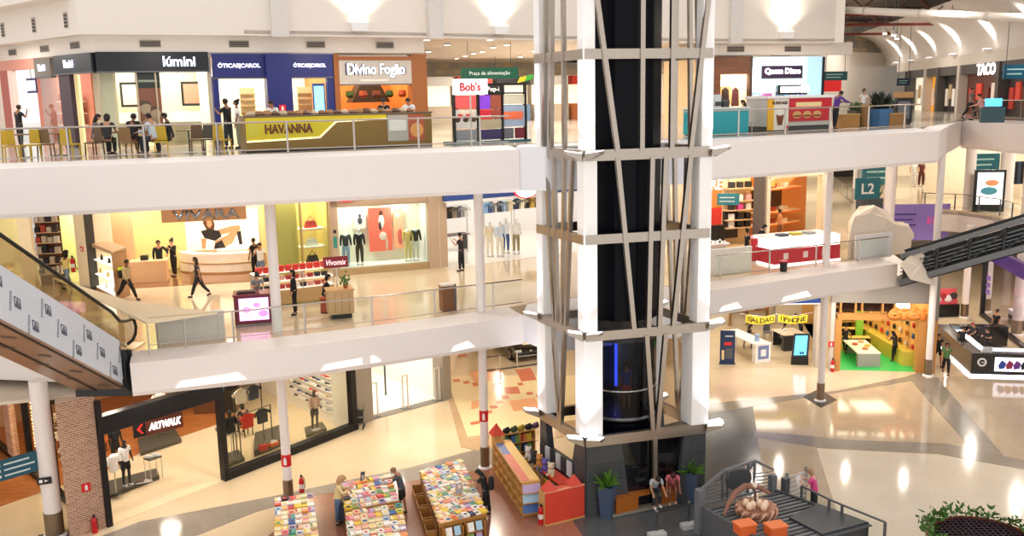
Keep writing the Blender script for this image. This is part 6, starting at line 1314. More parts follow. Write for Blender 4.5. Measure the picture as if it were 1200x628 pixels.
MB(AFr).outline([A(218, 291), A(304, 291), A(304, 243), A(218, 243)], 0, .06).bd('picture_sheet', M('#fbf1e2', .5, emit=.35), ad); SKN = M('#d99a72', .6)
def cut(pts, mat, nm, d=-.014): MB(AFr).outline([A(*p) for p in pts], d, 0).bd(nm, mat, ad)
cut([(239, 257), (243, 251), (250, 251), (253, 259), (252, 266), (244, 268)], M('#5e3a20', .6), 'printed_hair', -.013); cut([(244, 254), (249, 254), (250, 260), (247, 264), (244, 261)], SKN, 'printed_face', -.02)
cut([(236, 267), (246, 265), (258, 268), (260, 275), (252, 280), (240, 276)], M('#1c1a1c', .6), 'printed_top', -.018); cut([(236, 276), (242, 277), (240, 289), (236, 289)], SKN, 'printed_arm', -.016); cut([(255, 267), (270, 263), (282, 262), (283, 268), (268, 271), (258, 273)], SKN, 'printed_arm', -.016)
cut([(252, 280), (266, 274), (278, 264), (281, 268), (272, 284), (262, 289), (250, 289)], SKN, 'printed_leg', -.017); cut([(278, 270), (283, 269), (284, 286), (280, 286)], M('#222022', .6), 'printed_boot', -.021); cut([(252, 283), (260, 279), (264, 289), (250, 290)], M('#201d1f', .6), 'printed_skirt', -.022)
ct = thing('jewel_counter', 'round fronted white jewellery counter below the advert', 'counter', T_(G(262, 322))); c = G(262, 318)
arc = [(c.x + 2.1*math.cos(a), c.y + .5 + 1.2*math.sin(a)) for a in [math.radians(t) for t in range(-180, 1, 15)]]; inn = [(c.x + (x-c.x)*.72, c.y + .5 + (y-c.y-.5)*.6) for x, y in arc][::-1]
MB().prism(arc + inn, L2+.08, L2+.85).bd('front', M('#fbf2e2', .35), ct); MB().prism(arc + inn, L2, L2+.08).bd('plinth', M('#b5864f', .5), ct); MB().prism(arc + inn, L2+.85, L2+.92).bd('top', M('#fffaf0', .2), ct); MB().prism([(x*.99+c.x*.01, y-.03) for x, y in arc] + [(x, y+.02) for x, y in arc[::-1]], L2+.45, L2+.5).bd('gold_band', M('#c9a268', .3, .7), ct)
t = thing('back_counter', 'wood panel counter against the wall under the advert', 'counter', T_(AFr.p(ua, -.6))); MB(AFr).box(ua+.1, -.6, 0, ub-.1, -.05, .7).bd('body', wood('#c48a58'), t); MB(AFr).box(ua+1.4, -.62, .5, ua+2.8, -.0, .78).bd('white_block', WHITE, t)
dc = thing('display_case', 'tall lit glass display case with white shelves at the jeweller corner', 'display case', T_(G(113, 340))); q = [G(112, 340), G(137, 353), G(153, 346)]; q.append(q[0] + q[2] - q[1]); cq = sum(q, V_())/4
MB().prism([(p.x, p.y) for p in q], L2, L2+.15).bd('plinth', wood('#b98a5c'), dc); MB().prism([(p.x, p.y) for p in q], L2+1.85, L2+1.98).bd('top', wood('#d8b088'), dc)
for z in (.16, .7, 1.3): MB().prism([T_((p.lerp(cq, .04))[:2]) for p in q], L2+z, L2+z+.03).bd('shelf', M('#fffaf0', .4, emit=.9), dc)
MB().wall(T_(q[1][:2]), T_(q[2][:2]), L2+.1, L2+1.9, .04).bd('wood_end', wood('#b98a5c'), dc); MB().wall(T_(q[3][:2]), T_(q[0][:2]), L2+.1, L2+1.9, .04).bd('back_panel', M('#fff6e6', .4, emit=.5), dc); MB().add([q[0]+V_((0, 0, .15)), q[1]+V_((0, 0, .15)), q[1]+V_((0, 0, 1.85)), q[0]+V_((0, 0, 1.85))], [(0, 1, 2, 3)]).bd('glass_front', GLS, dc)
for i in range(7): p = q[0].lerp(q[1], .14+.12*i) + (q[3]-q[0])*.3; z = [.73, 1.33, .19][i % 3]; o = MB().lathe([(.07, L2+z), (.05, L2+z+.14), (.02, L2+z+.22)], (p.x, p.y, 0), 8).bd('jewel_stand', M(['#c9a24e', '#2b2a2c', '#d8d2c8'][i % 3], .4)); tag(o, 'small jewellery stand inside the lit corner display case', 'display stand', 'jewellery stands in the corner case')
dk_ = thing('desk', 'small light wood desk beside the two standing assistants', 'desk', T_(G(172, 334))); f = Fr(G(176, 331), ang=12); MB(f).box(-.75, 0, .0, .7, .7, .9).bd('body', PEACH, dk_); MB(f).box(-.8, -.04, .9, .75, .74, .95).bd('top', wood('#f0d0a8', .95), dk_); MB(f).box(-.35, .2, .95, -.05, .5, 1.15).bd('terminal', BLACK, dk_)
for p, h in ((2.9, .6), (3.7, .8)): pass
ni = thing('wall_niche', 'lit wall niche with dark jewellery busts behind the assistants', 'display niche', T_(JF.p(4, 4.9))); f = Fr(JF.p(3.3, 5.3), ang=DEG(JF.a)); MB(f).box(-.3, .0, 1.0, .9, .08, 3.4).bd('back_panel', M('#fff8ea', .5, emit=.6), ni); MB(f).box(-.4, -.15, .95, -.3, .1, 3.5).bd('side', PEACH, ni); MB(f).box(.9, -.15, .95, 1.0, .1, 3.5).bd('side', PEACH, ni)
for i, (u, z) in enumerate(((0, 2.6), (.5, 2.5), (.05, 1.9), (.4, 1.7), (.2, 1.2))): m = MB(f); m.lathe([(.1, z), (.12, z+.08), (.04, z+.2), (.06, z+.26), (.02, z+.32)], (u, -.08, 0), 8); o = m.bd('jewel_bust', M('#2a2322', .5)); tag(o, 'dark jewellery bust in the lit wall niche', 'display stand', 'busts in the wall niche')
P2('assistant in black suit with hand on hip standing in the jeweller, left of two', 189, 328, L2, -60, 'hip', '#15151a', '#15151a', sleeve='long', hair='short', skin='tan', h=1.76); P2('assistant in black suit standing in the jeweller, right of two', 205, 324, L2, -120, 'fold', '#15151a', '#15151a', sleeve='long', hair='bun', skin='light', h=1.7)
P2('person in dark grey with a tan shopping bag walking past the jeweller', 234, 348, L2, 190, 'walk', '#34363e', '#23262e', hair='long', hcol='#3a2218', skin='tan', h=1.66)
p_ = P2('person in khaki with a black and lime backpack striding right', 150, 352, L2, -20, 'stride', '#b9a27c', '#17171b', sleeve='long', hair='short', skin='brown', h=1.72); backpack(p_, '#24261f')
b_ = MB(); b_.lathe([(.1, 1.28), (.172, 1.3), (.172, 1.36), (.12, 1.42)], (0, -.2, 0), 10, 1, .6); me = bpy.data.meshes.new('x'); me.from_pydata([T_(v) for v in b_.v], [], b_.f); me.materials.append(M('#d8ea30', .6)); o = bpy.data.objects.new('lime_panel', me); COL.objects.link(o); o.parent = p_
P2('person with curly black hair in pale yellow top and jeans near the green lit shop', 80, 338, L2, 70, 'walk', '#ecd98a', '#8296ac', hair='curly', hcol='#14100f', skin='brown', h=1.64)
P2('person in white tee and jeans with a black backpack at the jeweller right side', 307, 329, L2, -80, 'phone', '#e8e6e4', '#6a7c94', hair='short', skin='tan', h=1.68); P2('person in black behind the one in white tee by the jeweller pillar', 300, 324, L2, 150, 'stand', '#17171a', '#17171a', hair='short', skin='brown', h=1.72)
P2('person in black standing at the bright clothes shop entrance', 541, 318, L2, 160, 'fold', '#1e1f26', '#191a20', hair='short', skin='tan', h=1.75)
bag = thing('shopping_bag', 'tan paper shopping bag carried by the person in dark grey', 'bag', T_(G(229, 346) + V_((0, 0, .5)))); f = Fr(G(229.5, 347) + V_((0, 0, .52)), ang=20); MB(f).box(-.15, -.06, 0, .15, .06, .4).bd('body', M('#d8a972', .7), bag); MB(f).tube([(-.07, 0, .4), (0, 0, .55), (.07, 0, .4)], .01).bd('handle', M('#b98a5a', .7), bag)
pr = GFr(T_(G(94, 339))[:2], T_(G(108, 341))[:2]); struct('wall_pier', MB(pr).box(0, 0, .1, pr.L, 1.2, 4.4), CRM); struct('baseboard_pier', MB(pr).box(-.05, -.05, 0, pr.L+.05, 1.2, .16), M('#8a8a86', .4)); struct('trim_pier', MB(pr).box(pr.L, -.06, 0, pr.L+.08, .3, 4.2), M('#3a3430', .4))
firesign('small red fire sign on the cream pier beside the jeweller', pr, pr.L*.5, 1.75, .2); extinguisher('red extinguisher hung by the cream pier on the middle gallery', pr.p(-.15, -.12, .75))
YF = GFr((-24.5, 43.5), (-18.2, 39.4)); shop_box(YF, YF.L, 5, 4, stone('#d9cf9a', '#cbbf85', .15, .5), M('#e6e29a', .6), 190, col=(1, .97, .7), sides=(0, 1))
t = thing('shop_shelf', 'white shelf counter inside the yellow-green lit shop', 'shelf', T_(YF.p(5, 2))); MB(YF).box(4.2, 2, 0, 6.2, 2.6, .8).bd('counter', WHITE, t); MB(YF).box(4.2, 4.6, 1.3, 6.2, 4.95, 1.36).bd('shelf', WHITE, t)
struct('wall_shop', MB().wall(T_(atY(58, 300, 42.4)[:2]), T_(atY(100, 300, 42.4)[:2]), L2, L2+4, .1), M('#e3e6a0', .6)); area(atY(80, 250, 41.2)*1, .5, 40, (1, .97, .7), target=atY(80, 300, 42.4))
t = thing('product_shelving', 'tall narrow shelving packed with dark goods at far left', 'shelving', T_(YF.p(2.0, -.3))); f = Fr(G(50, 342) + V_((-.2, 1.2, 0)), ang=10); MB(f).box(-.5, .3, 0, .5, .35, 3.8).bd('back_panel', M('#6a4a3a', .6), t)
for i in range(7): MB(f).box(-.5, 0, .5+i*.45, .5, .3, .53+i*.45).bd('shelf', PEACH, t)
rnd = random.Random(31)
for i in range(28): z = .53+(i//4)*.45; o = MB(f).box(-.46+(i % 4)*.24, .03, z, -.27+(i % 4)*.24, .25, z+rnd.uniform(.2, .34)).bd('boxed_goods', M(rnd.choice(['#1e1e24', '#c8b8a8', '#b04438', '#3a2a3a', '#e0d8d0']), .6)); tag(o, f'small packed item on the tall narrow shelving, {ORD[i//4]} board up, {ORD[i % 4]} along', 'box', 'goods on the narrow shelving')
struct('wall_pier', MB().prism([T_(G(30, 350))[:2], T_(G(44, 347))[:2], T_((G(44, 347)+V_((-.3, .8, 0)))[:2]), T_((G(30, 350)+V_((-.3, .8, 0)))[:2])], L2, L2+4.4), CRM); struct('wall_far', MB().wall((-34, 40), (-24, 46), L2, 11.6, .2), M('#d8c9a8', .6)); struct('wall_pier', MB().prism([(-21.4, 36), (-20.9, 36.3), (-21.6, 37.2), (-22.1, 36.9)], L2, L2+4.4), M('#c9b894', .6))
HF = GFr((-10.0, 39.0), (-7.9, 40.1)); shop_box(HF, HF.L, 2.2, 3.9, CRM, M('#e2cf86', .6), 70, col=(1, .93, .7), n=1)
t = thing('window_frame_unit', 'olive and yellow glass shopfront with red handbags between column and fashion window', 'shopfront', T_(HF.o)); t['kind'] = 'structure'
for u in (0, HF.L*.46, HF.L-.08): MB(HF).box(u, -.05, 0, u+.08, .1, 3.9).bd('mullion', M('#a8925a', .4), t)
MB(HF).box(0, .02, .1, HF.L, .03, 3.9).bd('pane', GLS, t); MB(HF).box(.05, .4, 0, HF.L*.45, .5, 3.9).bd('yellow_panel', M('#e0c56a', .5), t)
for i, (w_, c, nm) in enumerate(((2.15, '#c8352c', 'red handbag on the upper shelf of the yellow window'), (1.35, '#e8e4e0', 'white boxed gift on the middle shelf of the yellow window'), (.62, '#3a2a28', 'dark gift items on the lowest shelf of the yellow window'))):
 s = thing('glass_shelf', f'{["upper", "middle", "lowest"][i]} shelf of the yellow handbag window', 'shelf', T_(HF.p(HF.L*.7, .6, w_))); MB(HF).box(HF.L*.5, .5, w_-.04, HF.L-.1, 1.1, w_).bd('board', M('#fff8e6', .4, emit=.4), s); MB(HF).box(HF.L*.5, .5, w_-.09, HF.L-.1, .54, w_-.04).bd('lip', PEACH, s)
 b = thing('handbag' if i == 0 else 'gift_box', nm, 'handbag' if i == 0 else 'box', T_(HF.p(HF.L*.7, .75, w_))); MB(HF).outline([(HF.L*.62, w_), (HF.L*.86, w_), (HF.L*.82, w_+.3), (HF.L*.66, w_+.3)], .65, .85).bd('body', M(c, .5), b); MB(HF).tube([(HF.L*.68, .75, w_+.3), (HF.L*.74, .75, w_+.52), (HF.L*.8, .75, w_+.3)], .018).bd('handle', M(c, .5), b)
RF = GFr((-7.85, 40.25), (-3.05, 42.0)); struct('wall_facade', MB(RF).prism([(0, 0), (RF.L, 0), (RF.L, .3), (0, .3)], 3.05, 4.6), TAUPE)
for u0, u1 in ((-.05, .3), (RF.L-.75, RF.L+.1)): struct('wall_facade', MB(RF).box(u0, -.12 if u0 > 1 else 0, 0, u1, .35, 4.6), TAUPE)
struct('baseboard_facade', MB(RF).box(0, -.06, 0, RF.L, .3, .28), M('#b3986f', .5)); struct('wall_shop', MB(RF).box(.3, 1.6, .2, RF.L-.7, 1.75, 3.2), M('#fff8e0', .6, var=.01)); struct('floor_shop', MB(RF).box(.3, .3, .2, RF.L-.7, 1.7, .28), WHITE); struct('wall_shop', MB(RF).box(.2, .3, .2, .3, 1.7, 3.2), WHITE); struct('wall_shop', MB(RF).box(RF.L-.75, .3, .2, RF.L-.7, 1.7, 3.2), WHITE)
area(RF.p(1.2, .8, 3.15), .5, 48, (1, .96, .85)); area(RF.p(3.2, .8, 3.15), .5, 48, (1, .96, .85)); win = thing('shop_window', 'bright display window pane with mannequins and pink fashion posters', 'window', T_(RF.p(.3, .1, .3))); win['kind'] = 'structure'; MB(RF).box(.3, .12, .28, RF.L-.7, .13, 3.05).bd('pane', GLS, win); MB(RF).box(.28, .05, 3.0, RF.L-.7, .2, 3.08).bd('top_frame', TAUPE, win)
pf_ = Fr(RF.p(0, 1.3), ang=DEG(RF.a)); up_ = lambda px: pf_.u_at(px)
def poster(label, x0, x1, z0, z1, c, figs):
 t = thing('fashion_poster', label, 'poster', T_(pf_.p(up_(x0), 0, z0))); a, b = up_(x0), up_(x1); MB(pf_).box(a, 0, z0, b, .04, z1).bd('sheet', M(c, .5, emit=.2), t)
 for (u, w_, sx, sz, cc) in figs: MB(pf_).ball((a+(b-a)*u, -.012, z0+(z1-z0)*w_), ((b-a)*sx, .02, (z1-z0)*sz), 10, 7).bd('printed_shape', M(cc, .6), t)
poster('large coral fashion poster with a posing model, middle of the window', 433, 460, .75, 2.75, '#ea6a55', [(.55, .88, .09, .06, '#5a2a20'), (.55, .68, .13, .16, '#f2e4e0'), (.5, .62, .07, .14, '#33222a'), (.6, .35, .16, .10, '#f2d8cc'), (.75, .15, .06, .16, '#e8bfa8')]); poster('small pink fashion poster above the middle-left mannequin', 416, 430, 1.85, 2.65, '#f4cfc6', [(.5, .75, .12, .1, '#3a2a28'), (.5, .45, .2, .2, '#3a3a48')]); poster('peach fashion poster right of the coral one', 462, 474, .8, 2.7, '#f4a884', [(.4, .8, .2, .07, '#e8c8b0'), (.6, .3, .25, .2, '#e06a60')])
fR = DEG(RF.a) - 90
for lab, px, top, low, hl, leg in (('headless mannequin in dark jacket and pale jeans in the fashion window', 405, '#3c3a38', '#9db6d0', True, 'trousers'), ('mannequin in yellow cardigan, black top and brown boots in the fashion window', 421, '#2a2624', '#4a3424', False, 'trousers'), ('mannequin in pale yellow wide trousers in the fashion window', 478, '#e8c87a', '#f0d890', True, 'trousers'), ('mannequin in black jacket, white skirt and black shoes in the fashion window', 487, '#3a382e', '#f2efe6', True, 'shorts')):
 f = Fr(RF.p(0, .75), ang=DEG(RF.a)); mannequin(lab, T_(f.p(f.u_at(px), 0, .28)), fR, top, low, headless=hl, sleeve='long', legs=leg, h=1.72)
os_ = thing('oval_sign', 'oval red rimmed white lit sign tucked under the upper gallery', 'sign', T_(RF.p(.9, -.1, 3.7))); uu = RF.u_at(407); MB(RF).outline([(uu+.62*math.cos(a), 3.62+.36*math.sin(a)) for a in [i*.262 for i in range(24)]], -.2, -.02).bd('red_rim', M('#d8364a', .4, emit=.4), os_); MB(RF).outline([(uu+.54*math.cos(a), 3.62+.29*math.sin(a)) for a in [i*.262 for i in range(24)]], -.23, -.2).bd('lit_face', M('#ffffff', .4, emit=2.0), os_)
gs = thing('notice', 'small teal notice strip on the pier left of the fashion window', 'notice', T_(RF.p(.1, -.02, 1.3))); MB(RF).box(.06, -.03, 1.25, .22, 0, 1.75).bd('plate', M('#2f8f80', .5), gs); MB(RF).box(.08, -.04, 1.9, .2, 0, 2.05).bd('pictogram', BLACK, gs)
CF = GFr((-3.0, 41.6), (2.6, 45.0)); shop_box(CF, CF.L+6, 8, 4.4, M('#f6efe2', .08, var=.02), WHITE, 150, col=(1, .96, .9), n=3, sides=(1, 1))
bf_ = thing('fascia_sign', 'blue fascia band with a red rimmed white oval sign', 'sign', T_(CF.p(2, 0, 3.2))); MB(CF).box(0, -.1, 3.05, CF.L+4, .1, 4.4).bd('band', M('#2f4f9a', .4), bf_); MB(CF).box(0, -.12, 3.0, CF.L+4, .1, 3.06).bd('edge_strip', WHITE, bf_); uu = CF.u_at(615)
for rr, c, d, em in ((1.0, '#d83c44', -.22, .5), (.88, '#ffffff', -.25, 2.0)): MB(CF).outline([(uu+rr*.72*math.cos(a), 3.4+rr*.5*math.sin(a)) for a in [i*.262 for i in range(24)]], d, -.1).bd('oval', M(c, .4, emit=em), bf_)
text('C&A', CF, uu, -.255, 3.4, .36, M('#9fd8e8', .4, emit=.6), parent=bf_, width=.85, ext=.01)
for lab, px, v, top, low in (('mannequin in pale blue shirt and light trousers in the clothes shop', 586, 1.2, '#cfe0ee', '#e8e2d0'), ('mannequin in white tee and blue jeans in the clothes shop', 593, 1.9, '#f4f4f2', '#4a68a0'), ('mannequin in white shirt and olive trousers in the clothes shop', 605, 1.4, '#f2f0ec', '#9a9068'), ('mannequin in cream knit and cap in the clothes shop', 574, 1.5, '#f0e2c4', '#efe6d0')):
 f = Fr(CF.p(0, v), ang=DEG(CF.a)); mannequin(lab, T_(f.p(f.u_at(px), 0, .02)), -70, top, low, sleeve='long', h=1.8)
for i, (px0, px1, v, h, gl, cs) in enumerate(((568, 600, 4.4, 2.35, 'blue or pale shirt hung on the high rail behind the mannequins', ['#8fb4d8', '#3a5a8a', '#e8e0d0', '#2a2a32', '#a8c4dc', '#d8c8a0']), (522, 548, 3.4, 2.4, 'brown or grey garment hung high at the shop left', ['#5a4a3c', '#2e2e34', '#c8b090', '#4a5a70', '#e8e2d8']), (603, 634, 4.9, 2.35, 'dark or cream garment hung high at the shop right', ['#2a3448', '#e8dcc0', '#1e1e22', '#c8a24a', '#3a3a40']))):
 f = Fr(CF.p(0, v), ang=DEG(CF.a)); rack(['high rail of blue and pale shirts behind the mannequins', 'high rail of brown and grey clothes at the shop left', 'high rail of dark clothes at the shop right'][i], f, f.u_at(px0), f.u_at(px1), 0, h, cs, gl, gl, STEEL)
f = Fr(CF.p(0, 4.2), ang=DEG(CF.a)); t = thing('shop_table', 'low dark display table with folded clothes at the shop left', 'table', T_(f.p(f.u_at(535)))); MB(f).box(f.u_at(523), 0, .75, f.u_at(551), .7, .8).bd('top', M('#5a4a40', .5), t)
for u in (f.u_at(525), f.u_at(549)): MB(f).box(u-.03, .1, 0, u+.03, .6, .75).bd('leg', BLACK, t)
wb = thing('litter_bin', 'square wooden bin by the gallery balustrade', 'bin', T_(G(525, 362))); p = G(524, 364); f = Fr(p, ang=22); MB(f).box(-.22, -.2, .04, .22, .24, .95).bd('body', wood('#8a5428'), wb); MB(f).box(-.24, -.22, .95, .24, .26, 1.0).bd('top', M('#e6e0d4', .4), wb); MB(f).box(-.2, -.18, 0, .2, .22, .05).bd('foot', BLACK, wb); MB(f).box(.22, -.22, 0, .3, -.14, 1.0).bd('corner_post', DSTEEL, wb)
WINE = M('#6a1830', .35); k0, k1 = G(276, 384), G(318, 381); f = GFr(T_(k0[:2]), T_(k1[:2]))
k = thing('kiosk_counter', 'wine red kiosk counter with a glowing pink screen', 'counter', T_(k0)); MB(f).box(0, 0, .08, f.L+.15, .8, 1.08).bd('body', WINE, k); MB(f).box(-.03, -.03, 1.08, f.L+.18, .84, 1.13).bd('top', M('#7a2038', .25), k); MB(f).box(.16, -.02, .22, f.L-.05, 0, 1.0).bd('pink_screen', M('#f3b4ee', .4, emit=1.4), k); MB(f).box(.0, -.01, 0, f.L+.1, .7, .09).bd('plinth', M('#8f8a88', .4), k)
for u, z, r in ((.4, .6, .14), (.75, .75, .12), (.95, .45, .16)): MB(f).ball((u, -.024, z), (r, .008, r*.7), 9, 6).bd('screen_pattern', M('#e48ae4', .4, emit=1.0), k)
m2_, c2_ = G(326, 366), G(402, 356); f = GFr(T_(m2_[:2]), T_(c2_[:2])); k = thing('display_counter', 'long white lit cosmetics counter with glass shelves behind the assistants', 'counter', T_(m2_)); KL2 = f.L
MB(f).box(-.6, .9, .1, KL2, 1.4, .6).bd('base', M('#c8a878', .5), k)
for z in (.62, .95, 1.28): MB(f).box(-.6, .9, z, KL2, 1.4, z+.04).bd('shelf', M('#fff6ea', .4, emit=.5), k)
for u in (-.6, KL2*.5, KL2-.04): MB(f).box(u, .9, .6, u+.04, 1.4, 1.3).bd('upright', STEEL, k)
rnd = random.Random(77)
for i in range(30): u = -.45+(i % 10)*(KL2+.3)/10; z = [.66, .99, 1.32][i//10]; red = i//10 == 2; o = MB(f).box(u, .95, z, u+.2, 1.15, z+(.22 if red else .16)).bd('gift_box' if red else 'cosmetic_box', M('#d8342a' if red else rnd.choice(['#f0e6dc', '#b8403a', '#2a2228', '#e8b0a0']), .5)); tag(o, f'{"red gift box on the top shelf" if red else "small cosmetics box on a lower shelf"} of the kiosk, {ORD[i % 10]} from left{"" if red else ", shelf " + str(i//10+1)}', 'box', 'boxes on the cosmetics kiosk')
p = G(400, 374); f = Fr(p, ang=18); k = thing('cabinet', 'light wood cabinet with a plant at the right end of the cosmetics kiosk', 'cabinet', T_(p)); MB(f).box(-.42, 0, .18, .48, .7, 1.0).bd('body', wood('#d8b482'), k); MB(f).box(-.46, -.04, 1.0, .52, .74, 1.05).bd('top', wood('#e0b070'), k); MB(f).box(-.3, .1, 0, .4, .6, .18).bd('plinth', BLACK, k)
for u in (-.2, .05, .3): MB(f).box(u, -.012, .25, u+.015, 0, .95).bd('door_joint', M('#a07a4a', .5), k)
pp = thing('potted_plant', 'tiny potted plant with red blooms on the light wood cabinet', 'plant', T_(f.p(.25, .3, 1.05))); MB(f).lathe([(.07, 1.05), (.1, 1.2), (.08, 1.2)], (.25, .3, 0), 10).bd('pot', M('#a8562a', .6), pp); m = MB(f); rnd = random.Random(6)
for i in range(26): m.ball((.25+rnd.gauss(0, .1), .3+rnd.gauss(0, .08), 1.32+rnd.gauss(0, .09)), .045, 5, 4)
m.bd('foliage', M('#5a7a34', .7, var=.4), pp)['kind'] = 'stuff'
sg = thing('kiosk_sign', 'wine red sign with white script standing above the cosmetics kiosk', 'sign', T_(f.p(-.1, .6, 1.5))); MB(f).box(-.45, .6, 1.75, .42, .66, 2.15).bd('board', M('#8a1526', .4), sg); text('Vivomix', f, 0, .59, 1.95, .2, M('#ffe4e4', .5, emit=1.0), parent=sg, width=.7, shear=.3, ext=.01); MB(f).bar((0, .63, 1.05), (0, .63, 1.75), .04).bd('pole', STEEL, sg)
P2('cosmetics assistant with long black hair in a long black dress', 346, 369, L2, 200, 'stand', '#121216', '#15151a', sleeve='long', hair='long', hcol='#100c0c', skin='light', h=1.66)
P2('cosmetics assistant in black seated on a red stool at the wood cabinet', 382, 366, L2, 20, 'sit', '#17161a', '#2a2226', hair='bob', hcol='#14100f', seat=.55, skin='light'); t = thing('stool', 'red-brown stool under the seated cosmetics assistant', 'stool', T_(G(382, 366))); MB(Fr(G(382, 366), ang=0)).lathe([(.2, .03), (.18, .5), (.22, .52), (.22, .57)], n=14).bd('drum', M('#b4543a', .6), t); MB(Fr(G(382, 366), ang=0)).lathe([(.2, 0), (.2, .03)], n=14).bd('foot', BLACK, t)
P2('cosmetics assistant in grey behind the pink screen counter', 303, 370, L2, -60, 'read', '#8a8c92', '#1c1c20', hair='bun', hcol='#100c0c', skin='light', h=1.62)
kb_ = thing('keyboard_tray', 'dark tray on top of the wine red counter', 'tray', T_(k0 + V_((.3, .3, 1.13)))); f = GFr(T_(k0[:2]), T_(k1[:2])); MB(f).box(.1, .2, 1.13, .75, .6, 1.17).bd('tray', BLACK, kb_); MB(f).box(.14, .24, 1.165, .71, .56, 1.19).bd('items', M('#5a3a3a', .6), kb_)
SF = GFr((8.6, 42.2), (11.5, 43.2)); shop_box(SF, SF.L, 6, 4.2, stone('#e2d6c4', '#d4c6b0', .12, .5), M('#f2e2c4', .6), 64, col=(1, .94, .82), sides=(0, 0), n=1); struct('wall_shop', MB().prism([(11.6, 43.3), (11.8, 43.3), (14.2, 51), (14.0, 51)], L2, L2+4.2), M('#e8d4b0', .6)); struct('wall_shop', MB(SF).box(SF.L, 6, 0, SF.L+3.6, 6.12, 4.2), M('#f2e2c4', .6)); area(SF.p(3.4, 2.4, 4.1), .8, 60, (1, .94, .82)); f = Fr(SF.p(0, 3.2), ang=DEG(SF.a))
text('CORE', f, f.u_at(827), -.1, 3.15, .5, M('#fffdf8', .4, emit=2.0), name='shop_sign', width=1.6)
o = [x for x in COL.objects if x.name.startswith('shop_sign') and x.type == 'MESH' and not x.parent][-1]; tag(o, 'big white lit letters at the top of the sports shop', 'sign')
a, b = f.u_at(852), f.u_at(884); t = thing('shelving_unit', 'curved wall shelving of bags and sneakers beside the dark pier', 'shelving', T_(f.p(a)))
for z in (2.9, 2.25, 1.8, 1.3, .9): MB(f).box(a, 0, z-.05, b, .5, z).bd('shelf', PEACH, t)
MB(f).box(a, .5, 0, b, .56, 3.9).bd('back_panel', M('#e0c49a', .6), t); MB(f).box(a, .3, .35, (a+b)/2, .48, 1.7).bd('dark_panel', M('#2e2420', .5), t)
rnd = random.Random(13)
for i in range(15): z = [2.9, 2.25, 1.8, 1.3, .9][i//3]; u = a+(b-a)*(.2+.3*(i % 3)); c = [['#1a1a1c', '#2a2624', '#1e1c1c'], ['#e8e4e0', '#f0ece8', '#d8a0a0'], ['#2a2a2e', '#e04a9a', '#f0e8e0'], ['#f4f2f0', '#1c1c20', '#141416'], ['#f4f2f0', '#18181c', '#1c1c1e']][i//3][i % 3]; o = MB(f).prism([(u-.14, .1), (u+.14, .1), (u+.1, .38), (u-.1, .38)], z, z+.3).bd('bag', M(c, .6)); tag(o, f'sports bag or shoe on the wall shelving, {ORD[4-i//3]} board up, {ORD[i % 3]} from the left', 'bag', 'goods on the sports shop wall')
t = thing('shoe_table', 'white table crowded with black and white sneakers beside the lift tower', 'table', T_(G(838, 303))); f = Fr(G(838, 305), ang=15); MB(f).box(-.75, 0, .7, .75, 1.0, .76).bd('table_top', WHITE, t); MB(f).box(-.65, .1, 0, .65, .9, .7).bd('body', M('#e8e2d8', .5), t)
for i in range(12): shoe(f'{["black", "white"][i % 2]} sneaker on the crowded white table, {["front", "back"][i//6]} row, {ORD[i % 6]} from the left', f.p(-.6+(i % 6)*.24, .25+.45*(i//6), .76), 1.2, ['#141416', '#f2f2f0'][i % 2], '#dddddd', group='sneakers on the white table')
t = thing('red_sign_stand', 'red price board on a dark rack in the sports shop', 'sign', T_(G(839, 288))); f = Fr(G(839, 290), ang=15); MB(f).box(-.28, 0, 1.15, .28, .04, 2.0).bd('red_board', M('#d8382c', .5), t); MB(f).box(-.4, .05, 0, .5, .4, 1.1).bd('rack', M('#241f1e', .5), t)
struct('wall_pier', MB().prism([T_(G(881, 301))[:2], T_(G(893, 300))[:2], (12.6, 45), (11.9, 45.2)], L2, L2+4.6), M('#6a5a4e', .6)); lpn = thing('parapet', 'pale solid panel behind the balustrade right of the lift tower', 'panel', T_(G(826, 326))); a, b = G(830, 326), G(884, 320); MB().wall((a.x, a.y+.5), (b.x, b.y+.5), L2, L2+1.05, .08).bd('panel', M('#f2ece2', .5), lpn); MB().wall((a.x, a.y+.48), (b.x, b.y+.48), L2+1.05, L2+1.1, .12).bd('cap', WHITE, lpn)
t = thing('direction_sign', 'small teal hanging direction sign in front of the sports shop', 'sign', T_(G(850, 300) + V_((0, 0, 2.8)))); f = Fr(G(851, 312), ang=-12); MB(f).box(-.45, 0, 2.75, .5, .06, 3.25).bd('board', M('#3a8f98', .4), t); MB(f).bar((0, .03, 3.25), (0, .03, 4.6), .02).bd('hanging_wire', DSTEEL, t)
for i in range(2): MB(f).box(-.36, -.01, 2.88+i*.17, .3, 0, 2.93+i*.17).bd('text_line', WHITE, t)
OF = GFr((12.0, 43.5), (15.4, 45.6)); shop_box(OF, OF.L, 4.5, 4.2, stone('#e8c8a0', '#d8b488', .12, .5), M('#f0a860', .6), 52, col=(1, .85, .6), sides=(0, 0), n=1); struct('wall_shop', MB().prism([(15.25, 45.7), (15.4, 45.7), (17.1, 51), (16.9, 51)], L2, L2+4.2), M('#f0c48a', .6)); struct('wall_shop', MB(OF).box(OF.L, 4.5, 0, OF.L+4, 4.62, 4.2), M('#f2ae66', .6)); area(OF.p(3.6, 2.6, 4.1), .8, 60, (1, .85, .6))
t = thing('shop_portal', 'cream frame around the orange lit shop', 'shopfront', T_(OF.o)); t['kind'] = 'structure'; MB(OF).box(-.05, -.1, 0, .18, .2, 4.4).bd('jamb', CRM, t); MB(OF).box(OF.L-.25, -.1, 0, OF.L+.1, .2, 4.4).bd('jamb', CRM, t); MB(OF).box(0, -.1, 3.6, OF.L, .2, 4.5).bd('header', CRM, t)
